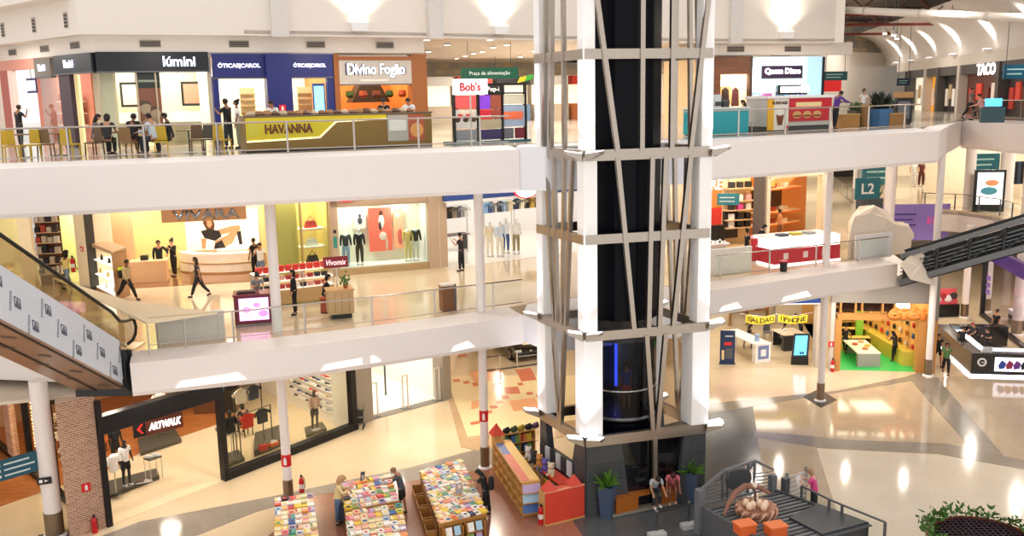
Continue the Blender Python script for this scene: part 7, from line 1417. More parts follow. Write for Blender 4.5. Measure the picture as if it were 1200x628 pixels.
f = Fr(OF.p(0, 3.4), ang=DEG(OF.a)); f = Fr(f.p(f.u_at(894)-.3), ang=DEG(OF.a)); OW_ = f.u_at(944)
for i, z in enumerate((.7, 1.35, 2.6)): s = thing('orange_shelf', f'{["lowest", "middle", "top"][i]} lit shelf at the back of the orange shop', 'shelf', T_(f.p(1.5, .5, z))); MB(f).box(.3, .4, z-.06, OW_, 1.0, z).bd('board', M('#ffe6c0', .4), s); MB(f).box(.3, .38, z-.12, OW_, .42, z-.05).bd('lip', M('#f08a3c', .5), s)
t = thing('shop_sign', 'orange and white picture sign high in the orange shop', 'sign', T_(f.p(.8, .3, 3))); MB(f).box(.45, .3, 2.7, 1.4, .36, 3.6).bd('board', M('#ff9a4a', .4, emit=.6), t); MB(f).box(.55, .28, 3.05, 1.3, .3, 3.2).bd('text_line', WHITE, t); MB(f).ball((.92, .28, 3.38), (.3, .02, .14), 9, 6).bd('emblem', M('#fff0dc', .5), t)
mr = thing('dark_wall_panel', 'dark mirror panel on the back wall of the orange shop', 'panel', T_(f.p(1, .9, 1.6))); MB(f).box(.4, .9, 1.5, 2.6, .98, 2.5).bd('panel', M('#4a342a', .15), mr); MB(f).box(.36, .88, 1.45, 2.64, .97, 1.5).bd('frame', PEACH, mr)
for i in range(9): o = MB(f).box(.5+(i % 3)*.9, .5, [.7, 1.35, 2.6][i//3], .85+(i % 3)*.9, .8, [.7, 1.35, 2.6][i//3]+.22).bd('food_box', M(['#fff2dc', '#a83a2a', '#e8d8c0'][i % 3], .5)); tag(o, f'box on the lit shelves of the orange shop, {ORD[i//3]} shelf up, {ORD[i % 3]} from the left', 'box', 'boxes in the orange shop')
P2('assistant in peach standing in the orange shop seen in profile', 913, 283, L2, 0, 'stand', '#d89a78', '#7a4a34', hair='bun', hcol='#2a1610', skin='light', h=1.66)
RD = M('#d02838', .4); a, b = G(907, 313), G(984, 305); f = GFr(T_(a[:2]), T_(b[:2])); k = thing('kiosk', 'long red kiosk counter with a glowing white top on the middle gallery', 'kiosk', T_(a)); MB(f).box(0, 0, .1, f.L, 1.6, .75).bd('red_base', RD, k); MB(f).box(.0, .05, .75, f.L, 1.55, 1.2).bd('lit_case', M('#fff8f4', .4, emit=1.6), k); MB(f).box(-.03, -.03, 0, f.L+.03, 1.6, .1).bd('plinth_light', M('#fff4f0', .4, emit=1.5), k); MB(f).box(0, .3, 1.2, f.L, 1.6, 1.24).bd('top', WHITE, k)
for u in (.62, 1.7, 2.75): MB(f).box(u-.13, -.015, .3, u+.13, 0, .58).bd('emblem', M('#fbe6e6', .5), k)
for i, c in enumerate(('#2a3a5a', '#d8c040', '#a8a8ac')): o = MB(f).box(.7+i*.75, .5, 1.24, 1.15+i*.75, .9, 1.33).bd('magazine_pile', M(c, .5)); tag(o, f'{["dark blue", "yellow", "grey"][i]} flat box on the glowing kiosk top', 'box', 'flat boxes on the red kiosk')
a = G(880, 308); f = Fr(a, ang=-12); k = thing('counter', 'square red till counter left of the long red kiosk', 'counter', T_(a)); MB(f).box(0, 0, .08, 1.05, .8, 1.1).bd('body', RD, k); MB(f).box(-.03, -.03, 1.1, 1.08, .84, 1.14).bd('top', M('#e8a0a0', .3), k); MB(f).box(.2, -.012, .75, .75, 0, .8).bd('text_line', WHITE, k); MB(f).box(.02, .02, 0, 1.0, .78, .08).bd('plinth', WHITE, k)
bg = G(896, 303); f = Fr(bg, ang=12); k = thing('counter', 'red back counter strewn with papers behind the till', 'counter', T_(bg)); MB(f).box(.0, .3, 0, 1.5, .8, .95).bd('body', RD, k); MB(f).box(.0, .3, .95, 1.5, .8, .99).bd('top', M('#e88a90', .4), k); MB(f).box(.3, .45, .99, .8, .75, 1.0).bd('papers', WHITE, k)
P2('seller in black with red strap standing left of the red till', 875, 311, L2, 10, 'stand', '#16161a', '#16161a', hair='bun', skin='tan', h=1.64); P2('seller in black bending over the red till counter', 887, 303, L2, -10, 'lean', '#16161a', '#16161a', hair='bob', sleeve='long', skin='light', h=1.68)
lb = thing('litter_bin', 'small black bin with red rim before the red kiosk', 'bin', T_(G(918, 319))); f = Fr(G(918, 318), ang=0); MB(f).lathe([(.14, 0), (.17, .42), (.15, .42)], n=14).bd('body', BLACK, lb); MB(f).lathe([(.175, .42), (.18, .47), (.15, .47)], n=14).bd('rim', RD, lb)
P2('child in bright blue tee walking away along the gallery corridor', 961, 253, L2, 80, 'walk', '#3a74b8', '#8a9ab8', legs='shorts', hair='short', skin='tan', h=1.5)
for px, py, rr, lab in ((1041, 262, .3, 'white column far along the gallery behind the wrapped escalator'), (1004, 232, .3, 'white column far along the gallery corridor before the dark shops'), (1134, 246, .32, 'white column at the corner of the far curved gallery'), (1177, 243, .42, 'broad cream column behind the lit poster stand')): p = G(px, py); column(p.x, p.y, L2, 11.6, lab, r=rr, base=False)
pb = thing('plant_box', 'dark grey square planter box with green plants on the gallery', 'planter', T_(G(1017, 250))); f = Fr(G(1018, 251), ang=20); MB(f).box(-.6, -.5, .03, .6, .5, 1.0).bd('box', M('#4a4c52', .5), pb); MB(f).box(-.55, -.45, 0, .55, .45, .04).bd('foot', BLACK, pb); m = MB(f); rnd = random.Random(5)
for i in range(80): a = rnd.uniform(0, 6.28); d = V_((math.cos(a)*.6, math.sin(a)*.6, rnd.uniform(.5, 1.2))); s = V_((-d.y, d.x, 0)).normalized()*.05; q = V_((rnd.uniform(-.4, .4), rnd.uniform(-.3, .3), .95)); m.add([q-s, q+s, q+d*.7+s, q+d, q+d*.7-s], [(0, 1, 2, 3, 4)])
m.bd('foliage', M('#4a6a34', .6, var=.35), pb)['kind'] = 'stuff'
def tsign(label, px, py, w_, h_, dist, txt=None, post=None, rows=2, col='#1d6470'):
 c = atY(px, py, dist); f = Fr(c, ang=8); t = thing('hanging_sign', label, 'sign', T_(c)); MB(f).box(-w_/2, 0, -h_/2, w_/2, .08, h_/2).bd('board', M(col, .4, emit=.06), t)
 for s in (-.4, .4): MB(f).bar((s*w_, .04, h_/2), (s*w_, .04, h_/2+(post or 2.5)), .025).bd('hanging_wire', DSTEEL, t)
 if txt: text(txt, f, 0, -.005, 0, h_*.5, WHITE, parent=t, ext=.01, bold=.02)
 else:
  for i in range(rows): MB(f).box(-w_*.38, -.012, h_*(.12-.32*i), w_*(.3-.08*i), 0, h_*(.22-.32*i)).bd('text_line', M('#a8d4d4', .5), t)
 return t
tsign('teal hanging sign lettered L2 above the dark planter box', 1017, 221, 1.6, 1.3, 56.5, 'L2', 1.0); tsign('teal hanging direction sign behind the far white column', 1031, 205, 2.6, 1.4, 66, None, 1.4); tsign('teal hanging direction sign above the lit poster stand', 1155, 190, 2.0, 1.1, 60, None, 1.2, 3)
bp_ = thing('banner', 'long violet banner hung on the front of the far gallery', 'banner', (23.6, 59.6, L2-2)); f = Fr((23.5, 59.6, L2), (28.2, 59.3)); MB(f).box(0, 0, -2.0, f.L, .06, .35).bd('sheet', M('#8a74c4', .5, var=.15, scale=.5), bp_)
for i in range(3): MB(f).box(.7, -.012, -.35-i*.35, 2.6-.2*(i % 2), 0, -.25-i*.35).bd('text_line', M('#4a3a84', .5), bp_)
for i in range(3): MB(f).outline([(3.3+.36*i, -.95), (3.55+.36*i, -.95), (3.55+.36*i, -.5), (3.3+.36*i, -.5)], -.012, 0).bd('pink_letter', M('#d85ab4', .5), bp_)
sp = thing('lit_poster', 'black framed lit poster stand on the far gallery', 'poster stand', T_(G(1159, 248))); f = Fr(G(1158, 248), ang=-10); MB(f).box(-.9, 0, .0, .9, .2, 2.6).bd('casing', BLACK, sp); MB(f).box(-.75, -.015, .45, .75, 0, 2.45).bd('poster_sheet', M('#e6e8ea', .4, emit=1.0), sp); MB(f).ball((-.05, -.02, 1.3), (.5, .012, .25), 10, 6).bd('printed_shape', M('#4a9ab0', .5), sp); MB(f).ball((.1, -.02, 1.8), (.4, .012, .2), 10, 6).bd('printed_shape', M('#e8a070', .5), sp)
DF = Fr((24, 84, L2), (44, 84)); struct('wall_far', MB(DF).box(-8, 0, 0, 34, .3, 5.6), M('#e8d8bc', .6)); 
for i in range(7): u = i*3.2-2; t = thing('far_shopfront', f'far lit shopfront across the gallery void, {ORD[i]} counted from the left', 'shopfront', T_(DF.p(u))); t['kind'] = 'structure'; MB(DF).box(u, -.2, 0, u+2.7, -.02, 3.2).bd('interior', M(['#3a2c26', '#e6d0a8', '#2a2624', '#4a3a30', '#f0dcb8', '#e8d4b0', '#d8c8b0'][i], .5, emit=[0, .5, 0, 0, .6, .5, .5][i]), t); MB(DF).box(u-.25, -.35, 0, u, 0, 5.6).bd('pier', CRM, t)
for i, (px, c, c2) in enumerate(((1079, '#5a2420', '#5a2420'), (1086, '#e8e4de', '#c8c4be'), (1099, '#c87a4a', '#2a2420'), (1070, '#d8d4ce', '#d8d4ce'))): p = at(px, 219, L2); mannequin(f'far shop figure in {["wine red", "white", "tan", "pale grey"][i]} across the void', (p.x, p.y, L2), -100, c, c2, h=2.2, skin='tan')
t = thing('clothes_wall', 'row of black garments in the far right shop', 'clothes', T_(G(1192, 222))); f = Fr(atY(1186, 216, 62), ang=5); 
for i in range(7): o = MB(f).outline([(i*.32, 0), (i*.32+.26, 0), (i*.32+.24, 1.5), (i*.32+.02, 1.5)], 0, .15).bd('garment', M(['#16161a', '#2a3a4a'][i % 2], .8), t)
MB(f).bar((-.1, .08, 1.52), (2.4, .08, 1.52), .04).bd('rail', STEEL, t); struct('wall_far', MB(Fr((29.5, 66, L2), (46, 62))).box(0, 0, 0, 17, .3, 5.6), M('#f4e4c8', .6))
fl = [(-13, 35.5), (-9, 36.5), (-6, 37.8), (-2, 38.6), (.8, 40), (-4, 34), (-9, 33.2), (-17, 35), (9, 40), (12.5, 41.6), (16, 44), (18, 50), (20, 58), (22, 68), (27, 70), (33, 72), (31, 54), (32, 62), (36, 58)]
for x, y in fl: area((x, y, 11.5), .16, 80 if y < 46 else 300, (1, .92, .8))
W3 = [(-26.6, 44.1), (-22.6, 40.6), (-15.3, 34.2), (-10, 36.4), (-4, 39.3), (1.6, 43), (10.1, 48), (17.2, 50.2)]
O3 = offset_line(W3, .6); O3[-1] = (O3[-1][0]+1.5, O3[-1][1]+.45); UP = M('#ece3da', .6, var=.015)
def on(edge, px, py=112):
 for a, b in zip(edge, edge[1:]):
  f = Fr((a[0], a[1], 0), (b[0], b[1])); u = f.u_at(px, py)
  if -1e-3 <= u <= f.L + 1e-3: return T_(f.p(u)[:2])
def band(name, edge, z0, z1, t, mat):
 inn = offset_line(edge, t); return struct(name, MB().prism(list(edge) + inn[::-1], z0, z1), mat)
band('wall_upper', W3, 16.1, 22, .5, UP); band('wall_bulkhead', [*O3[:4], on(O3, 499)], 15.5, 16.15, .3, UP); band('wall_bulkhead', [on(O3, 826), O3[-2], O3[-1]], 15.5, 16.15, .3, UP)
struct('wall_upper', MB().prism([(17.2, 50.2), (17.6, 50.0), (16.4, 56), (16.0, 56)], 16.1, 22), UP); band('trim_upper', offset_line([W3[1], (-15.6, 34.5)], -.8), 17.35, 20, 1.2, UP)
struct('ceiling_upper', MB().prism([*W3[3:], (16, 56), (22, 82), (-30, 82), (-24, 40)], 16.16, 16.3), M('#eee2d4', .7))
for px in (326, 507, 860): p = on(W3, px, 30); q = on(W3, px+8, 30); f = Fr((p[0], p[1], 0), q); struct('trim_pilaster', MB(f).box(-.3, -.28, 16.05, .35, 0, 22), M('#dcd6d2', .6))
def sconce(label, px, py, power):
 p = on(W3, px, py); q = on(W3, px+6, py); f = Fr((p[0], p[1], 16.3), q); t = thing('wall_uplight', label, 'wall lamp', T_(f.p(0)), group='wall uplights')
 MB(f).outline([(-.32, 0), (.32, 0), (.4, .35), (-.4, .35)], -.3, 0).bd('housing', WHITE, t); MB(f).box(-.34, -.27, .35, .34, -.02, .37).bd('lens', M('#fff3dc', .4, emit=4), t)
 a = area(f.p(0, -.5, .55), .3, power, (1, .88, .66), target=f.p(0, .35, 2.2), spread=120)
for l, px, w_ in (('wall uplight left of the food court opening', 420, 42), ('wall uplight above the food court opening', 584, 42), ('wall uplight on the wall right of the lift tower', 920, 48)): sconce(l, px, 34, w_)
def vent(label, edge, px, py, z, w_, h_, grp='air vents'):
 p = on(edge, px, py); q = on(edge, px+5, py); f = Fr((p[0], p[1], 0), q); t = thing('air_vent', label, 'vent', T_(f.p(0, 0, z)), group=grp); MB(f).box(-w_/2, -.03, z-h_/2, w_/2, .01, z+h_/2).bd('frame', M('#a89c90', .5), t)
 for i in range(4): MB(f).box(-w_/2+.03, -.045, z-h_/2+.03+i*(h_-.06)/4, w_/2-.03, -.02, z-h_/2+.03+(i+.6)*(h_-.06)/4).bd('slat', M('#3a332e', .6), t)
for i, (px, py) in enumerate(((5, 47), (41, 38), (78, 28))): vent(f'tall narrow vent on the left upper wall, {ORD[i]} from the left edge', W3, px, py, 16.65, .28, .55)
for i, px in enumerate((14, 52, 88, 176, 280, 370, 451)): vent(f'wide dark vent in the bulkhead above the shop signs, {ORD[i]} from the left', O3, px, 52, 15.82, .75, .26)
for i, px in enumerate((862, 929)): vent(f'wide dark vent in the bulkhead right of the lift tower, {ORD[i]} one', O3, px, 54, 15.82, 1.0, .3)
def dlight(label, px, py, z=16.1, r=.15, pw=0):
 p = at(px, py, z); t = thing('downlight', label, 'ceiling light', T_(p), group='food court downlights'); MB().lathe([(r, -.04), (r*1.15, 0), (r, .03)], p, 14).bd('ring', WHITE, t); MB().lathe([(r*.85, -.05), (r*.85, -.03)], p, 14).bd('lens', M('#fff6e4', .4, emit=6), t)
for i, (px, py) in enumerate(((500, 46), (524, 52), (574, 46), (594, 52), (578, 55), (565, 60), (555, 62), (545, 65), (535, 68), (626, 59), (502, 60), (610, 66))): dlight(f'small round downlight in the food court ceiling, number {ORD[i]} listed', px, py, pw=0)
def S3(px0, px1, edge=O3): a, b = on(edge, px0), on(edge, px1); return Fr((a[0], a[1], L3), b)
WARM = M('#f3e2c4', .6); TILE3 = stone('#d8c8ae', '#c9b798', .15, .5); NAVY = M('#13151f', .4); PURP = M('#4a3540', .5, var=.3, scale=20)
def sign3(label, f, u0, u1, z0, z1, mat, words, th, tm, wd=None, uc=None, name='fascia_sign', **k):
 t = thing(name, label, 'sign', T_(f.p(u0, 0, z0))); MB(f).box(u0, -.12, z0, u1, .1, z1).bd('panel', mat, t); MB(f).box(u0-.01, -.13, z0-.05, u1+.01, .1, z0).bd('edge', DSTEEL, t)
 if words: text(words, f, uc if uc is not None else (u0+u1)/2, -.13, (z0+z1)/2, th, tm, parent=t, width=wd, **k)
 return t
LM = S3(116, 247); LET = M('#dfe4ff', .4, emit=2.2); shop_box(LM, LM.L, 4.5, 3.5, TILE3, WARM, 130, n=2, sides=(0, 1), size=.8)
sign3('long black fascia with white lowercase letters over the cream jewellery shop', LM, 0, LM.L, 2.82, 3.52, NAVY, 'lúmini', .38, LET, 1.15, LM.u_at(213), bold=.02)
t = thing('shopfront', 'glass front of the cream jewellery shop with slim posts', 'shopfront', T_(LM.o)); t['kind'] = 'structure'
for u in (0, LM.L*.33, LM.L*.5, LM.L-.08): MB(LM).box(u, -.04, 0, u+.06, .08, 2.8).bd('mullion', M('#b9a88c', .4), t)
MB(LM).box(0, 0, .1, LM.L, .01, 2.8).bd('pane', GLS, t)
a, b = LM.u_at(160), LM.u_at(189); po = thing('portrait_poster', 'tall rose poster with two smiling faces in the jewellery shop window', 'poster', T_(LM.p(a, .1, .3))); MB(LM).box(a, .08, .2, b, .12, 2.2).bd('sheet', M('#b8624e', .5), po); MB(LM).box(a, .06, 2.2, b, .12, 2.78).bd('dark_header', M('#3a3330', .5), po); MB(LM).box(a+.1, .05, 2.42, b-.1, .06, 2.5).bd('text_line', M('#cfc4b4', .5), po)
for u, z, r in ((.32, 1.45, .24), (.72, 1.25, .22)): MB(LM).ball((a+(b-a)*u, .07, z), (r*.85, .02, r), 12, 8).bd('printed_face', M('#e8b49a', .6), po); MB(LM).ball((a+(b-a)*u-.03, .075, z+.16), (r, .02, r*.55), 12, 8).bd('printed_hair', M('#7a4a38', .6), po)
MB(LM).ball((a+(b-a)*.5, .075, .75), (.4, .02, .35), 12, 8).bd('printed_shoulder', M('#d89a84', .6), po)
for i, px in enumerate((148, 200, 220)): t = thing('jewel_cabinet', f'white lit jewellery cabinet in the cream shop, {ORD[i]} from the left', 'cabinet', T_(LM.p(LM.u_at(px), 1.2))); u = LM.u_at(px); MB(LM).box(u-.5, 1.0, 0, u+.5, 1.5, .9).bd('base', M('#d8c0a0', .5), t); MB(LM).box(u-.5, 1.0, .9, u+.5, 1.5, 1.3).bd('lit_case', M('#fff6e6', .4, emit=.7), t)
for i, px in enumerate((155, 226)): t = thing('framed_picture', f'dark framed picture on the back wall of the jewellery shop, {["left", "right"][i]} one', 'picture', T_(LM.p(LM.u_at(px), 3, 1.5))); f = Fr(LM.p(0, 3.6), ang=DEG(LM.a)); u = f.u_at(px); MB(f).box(u-.45, 0, 1.5, u+.45, .05, 2.5).bd('frame', BLACK, t); MB(f).box(u-.36, -.01, 1.6, u+.36, 0, 2.4).bd('print', M(['#e8dccc', '#c88a74'][i], .5), t)
LW3 = Fr((O3[0][0]*.62+O3[1][0]*.38, O3[0][1]*.62+O3[1][1]*.38, L3), O3[1]); LW3 = S3(47, 114)
sign3('short dark fascia with white lowercase letters on the angled shop corner', LW3, LW3.u_at(70), LW3.L, 2.82, 3.5, NAVY, 'lúmini', .3, LET, .75, LW3.u_at(88), bold=.02); sign3('grey fascia with white lowercase letters left of the speckled column', LW3, LW3.u_at(47), LW3.u_at(66), 2.75, 3.45, M('#6a625c', .5), 'lúmini', .26, LET, .6)
sc = thing('corner_column', 'speckled purple-brown column at the angled shop corner', 'column', T_(LW3.p(LW3.u_at(77)))); sc['kind'] = 'structure'; MB(LW3).box(LW3.u_at(72), -.05, 0, LW3.u_at(85), .12, 2.8).bd('shaft', PURP, sc)
struct('wall_shop', MB(LW3).box(LW3.u_at(86), .8, 0, LW3.L-.3, .9, 3.4), WARM); wn = thing('shop_window', 'narrow warm window left of the speckled column', 'window', T_(LW3.p(LW3.u_at(50)))); wn['kind'] = 'structure'; MB(LW3).box(LW3.u_at(48), .02, .1, LW3.u_at(68), .03, 2.75).bd('pane', GLS, wn); MB(LW3).box(LW3.u_at(47), .8, 0, LW3.u_at(69), .9, 2.8).bd('back_panel', M('#f4dca0', .5, emit=.35), wn)
PK = S3(-6, 45); struct('wall_shop', MB(PK).box(-1, 2.2, 0, PK.L, 2.3, 3.6), M('#e8a08c', .6)); pk = thing('pink_shopfront', 'coral pink shopfront at the far left of the upper gallery', 'shopfront', T_(PK.o)); pk['kind'] = 'structure'; area(PK.p(2, 1, 3.4), .8, 90, (1, .85, .8))
for u0, u1, c in ((-.8, PK.u_at(3), '#e8d8c8'), (PK.u_at(3), PK.u_at(12), '#b4584a'), (PK.u_at(12), PK.u_at(17), '#ffe0d8')): MB(PK).box(u0, -.02, 0, u1, .15, 3.4).bd('panel', M(c, .5), pk)
MB(PK).box(-1, -.05, 3.1, PK.L, .2, 3.5).bd('header', M('#d8907c', .5), pk)
bs_ = thing('hanging_sign', 'white and violet sign plate hanging in the coral shop', 'sign', T_(PK.p(PK.u_at(29), .3, 2.4))); u = PK.u_at(29); MB(PK).box(u-.45, .3, 2.15, u+.45, .36, 2.75).bd('board', M('#3a3560', .5), bs_); MB(PK).box(u-.4, .28, 2.25, u+.4, .3, 2.65).bd('lit_face', M('#f4f0ff', .4, emit=1.2), bs_); MB(PK).bar((u, .33, 2.75), (u, .33, 3.3), .02).bd('wire', DSTEEL, bs_)
for i, z in enumerate((.8, 1.3, 1.8)): s = thing('wall_shelf', f'white shelf of beige goods in the coral shop, {ORD[i]} from the floor', 'shelf', T_(PK.p(u, 1.5, z))); MB(PK).box(u-.7, 1.5, z-.04, u+.9, 2.1, z).bd('board', WHITE, s); MB(PK).box(u-.6, 1.6, z, u+.8, 2.0, z+.3).bd('goods', M(['#c8a08a', '#e0b8a4', '#a87a64'][i], .6), s)
CA = S3(251, 391); BLU = M('#1c2470', .35); shop_box(CA, CA.L, 4, 3.4, TILE3, M('#fff4e2', .6), 130, n=2, size=.8)
t = sign3('blue fascia with white lettering, left half of the optician front', CA, 0, CA.u_at(312), 2.55, 3.45, BLU, 'ÓTICAS|CAROL', .24, M('#ffffff', .4, emit=1.4), 1.6, CA.u_at(282), bold=.02); sign3('blue fascia with white lettering, right half of the optician front', CA, CA.u_at(340), CA.L, 2.55, 3.45, BLU, 'ÓTICAS|CAROL', .22, M('#ffffff', .4, emit=1.4), 1.3, CA.u_at(364), bold=.02)
t = thing('blue_portal', 'blue piers framing the optician shop windows', 'shopfront', T_(CA.o)); t['kind'] = 'structure'
for a, b, d in ((250, 257, -.05), (312, 341, -.35), (384, 392, -.05)): MB(CA).box(CA.u_at(a), d, 0, CA.u_at(b), .25, 3.45 if a == 312 else 2.6).bd('pier', BLU, t)
MB(CA).box(.1, .03, .1, CA.L, .04, 2.55).bd('pane', GLS, t); firesign('small red fire sign on the blue optician pier', Fr(CA.p(CA.u_at(328), -.36), ang=DEG(CA.a)), 0, 1.35, .26)
for i, px in enumerate((290, 357)): u = CA.u_at(px, 115); f = Fr(CA.p(0, 2.5), ang=DEG(CA.a)); u = f.u_at(px); t = thing('eyewear_rack', f'tall honey rack of frames in the optician, {["left", "right"][i]} window', 'rack', T_(f.p(u))); MB(f).box(u-.3, 0, 0, u+.3, .1, 2.2).bd('panel', M('#e8c898', .5), t); [MB(f).box(u-.3, -.12, .4+.25*k, u+.3, 0, .44+.25*k).bd('shelf', wood('#b98a4a'), t) for k in range(7)]
t = thing('lit_poster', 'pale blue lit poster at the right of the optician', 'poster', T_(CA.p(CA.u_at(376), .3))); u = CA.u_at(376); MB(CA).box(u-.25, .3, .2, u+.25, .36, 2.3).bd('casing', M('#2a5ab0', .4), t); MB(CA).box(u-.2, .28, .3, u+.2, .3, 2.2).bd('sheet', M('#a8dcf8', .4, emit=1.2), t)
DV = S3(393, 500); OW = wood('#a8622a'); shop_box(DV, DV.L, 5, 3.3, M('#7a5a40', .3), M('#c47a3c', .6), 150, n=2, col=(1, .75, .45), size=.8)
for a, b in ((392, 398), (482, 500)): struct('wall_pier', MB(DV).box(DV.u_at(a), -.12, 0, DV.u_at(b), .4, 3.45), OW)
t = sign3('pale restaurant sign board with outlined blue-white lettering between wood piers', DV, DV.u_at(398), DV.u_at(482), 2.25, 3.2, M('#c9bfb4', .5), '', .5, LET); uu = DV.u_at(441); text('Divino Fogão', DV, uu, -.125, 2.78, .62, M('#2a2f52', .5), parent=t, width=2.62, bold=.05); text('Divino Fogão', DV, uu, -.16, 2.78, .58, M('#ffffff', .4, emit=1.6), parent=t, width=2.5, bold=.015); MB(DV).box(uu-.7, -.15, 2.36, uu+.5, -.12, 2.44).bd('text_line', M('#eae4da', .5), t); MB(DV).box(DV.u_at(397), -.15, 3.2, DV.u_at(483), .1, 3.36).bd('wood_edge', OW, t)
for i in range(6): u = .6+i*.6; t = thing('pendant_basket', f'hanging rustic basket inside the restaurant, {ORD[i]} from the left', 'basket', T_(DV.p(u, 1.8, 1.9))); MB(DV).lathe([(.1, 1.7), (.2, 1.8), (.16, 2.0)], (u, 1.8, 0), 8).bd('bowl', M(['#5a2a1a', '#2e4a24', '#8a3a20'][i % 3], .7), t); MB(DV).bar((u, 1.8, 2.0), (u, 1.8, 3.2), .015).bd('cord', BLACK, t)
t = thing('oven_hood', 'dark wide hood over the restaurant stove', 'hood', T_(DV.p(DV.L*.6, 3))); MB(DV).outline([(DV.L*.4, 1.5), (DV.L*.85, 1.5), (DV.L*.72, 2.4), (DV.L*.52, 2.4)], 2.8, 3.6).bd('hood', M('#2a1e18', .5), t); MB(DV).box(DV.L*.35, 2.8, 0, DV.L*.9, 3.6, .9).bd('stove', M('#8a4a24', .5), t)
def U(px, py, d): p = atY(px, py, d); return V_((p.x, p.y, L3))
ch = chair('yellow metal cafe chair nearest the left picture edge', U(14, 190, 28.2), 40, '#c9a21c', name='cafe_chair', h=.46, group='cafe chairs', back=.45)
for lab, px, d, rz, c in (('yellow cafe chair with its back to the rail, second from the left', 37, 28.6, -20, 0), ('brown wooden cafe chair left of the bright yellow one', 55, 29, 190, '#7a5a34'), ('bright yellow cafe chair before the speckled column', 84, 28.8, 170, 0), ('brown cafe chair beneath the seated person with ponytail', 112, 29.6, -30, '#6a4e30'), ('brown chair back behind the broad person in black', 152, 29.2, 175, '#8a6236'), ('yellow cafe chair right of the person in pale blue', 190, 29.4, 20, 0), ('brown chair at the empty table right of the guests', 232, 30.2, 10, '#6a4a2c'), ('dark chair before the optician window', 248, 30.6, 190, '#4a4038'), ('yellow chair behind the standing pair by the balustrade', 262, 30, 160, 0)):
 c_ = copy_thing(ch, U(px, 185, d), math.radians(rz), lab); 
 if c: [recolor(k_, M(c, .5)) for k_ in c_.children]
for lab, px, d in (('small round cafe table at the far left', 26, 29.8), ('small round cafe table before the ponytailed guest', 70, 30.4), ('small round cafe table shared by the three seated guests', 140, 30.4), ('small round cafe table standing empty right of the guests', 222, 31)):
 p = U(px, 170, d); t = thing('cafe_table', lab, 'table', T_(p), group='cafe tables'); MB().lathe([(.4, .72), (.4, .75)], p, 18).bd('table_top', wood('#8a6236'), t); MB().lathe([(.03, .03), (.03, .72)], p, 8).bd('stem', DSTEEL, t); MB().lathe([(.25, 0), (.25, .03)], p, 14).bd('foot', DSTEEL, t)
def seated(label, px, d, face, top, low, **k): p = U(px, 160, d); person(label, T_(p), face, 'sit', top, low, seat=.46, **k)
seated('guest with dark ponytail in grey top seated at the cafe', 111, 30.0, 20, '#6a5a60', '#2a2628', hair='long', skin='light'); seated('guest in dark top with loose hair seated second at the cafe', 126, 29.7, 100, '#24242a', '#2a2a30', hair='bob', skin='tan'); seated('broad guest in black seen from behind at the cafe', 156, 29.6, 85, '#17171a', '#1d1d22', girth=1.25, skin='brown'); seated('guest in pale blue shirt seated facing left at the cafe', 180, 29.5, 160, '#c3ccd8', '#2e3444', skin='tan', sleeve='long'); seated('guest in black with short hair seated right of the pale blue shirt', 200, 30, 200, '#1a1a1e', '#24242a', skin='brown')
def stand3(label, px, d, *a, **k): p = U(px, 160, d); return person(label, T_(p), *a, **k)
stand3('person in black tee standing at the coral shop window', 24, 38, 60, 'phone', '#202026', '#2a2a30', hair='short', skin='brown'); stand3('person in black tee and cap standing by the yellow counter, left of two', 268, 33, 160, 'fold', '#17181c', '#2a2d34', skin='brown', h=1.74); stand3('person in white top and tan trousers standing by the yellow counter', 280, 33, 200, 'stand', '#eceae8', '#8a8468', skin='brown', hair='bun', hcol='#141010', h=1.68)
HA = Fr(T_(U(287, 150, 29.9)[:2]) + (L3,), T_(U(506, 150, 32.9)[:2])); hk = thing('cafe_counter', 'long yellow and gold cafe counter with brown lettering along the upper gallery', 'counter', T_(HA.o)); HL = HA.L; GOLD = M('#8a6a34', .3, .4); YE = M('#e0c81c', .4); k_ = lambda px: HA.u_at(px, 150)
MB(HA).box(0, 0, .06, HL, .8, 1.12).bd('body', GOLD, hk); MB(HA).box(-.03, -.05, 1.12, HL+.03, .85, 1.17).bd('top', M('#6a5a4a', .25), hk); MB(HA).box(0, .02, 0, HL, .75, .07).bd('plinth', BLACK, hk); e = k_(453)
MB(HA).outline([(.02, 1.11), (e, 1.11), (e, .96), (k_(394), .92), (k_(374), .42), (.02, .36)], -.03, 0).bd('yellow_panel', YE, hk); m = MB(HA)
for p0, p1 in (((.02, .36), (k_(374), .42)), ((k_(374), .42), (k_(394), .92)), ((k_(394), .92), (e, .96))): m.bar((p0[0], -.035, p0[1]), (p1[0], -.035, p1[1]), .02, .05)
m.bd('light_line', M('#fff4b0', .4, emit=1.2), hk); text('HAVANNA', HA, (k_(309)+k_(367))/2, -.035, .74, .3, M('#7a3a1c', .5), parent=hk, width=k_(366)-k_(310), bold=.03)
for a, b, c in ((454, 478, '#b9b4aa'), (478, 497, '#b4583a')): MB(HA).box(k_(a), -.03, .2, k_(b), 0, 1.08).bd('photo_panel', M(c, .4), hk)
MB(HA).ball((k_(488), -.035, .55), (.25, .01, .25), 10, 6).bd('printed_shape', M('#e8a05a', .5), hk); MB(HA).box(k_(456), -.04, .55, k_(476), -.03, .95).bd('printed_shape', M('#e6e4de', .5), hk)
MB(HA).box(.1, -.04, .55, k_(302), -.03, 1.05).bd('menu_panel', M('#d8c840', .5), hk)
rnd = random.Random(17)
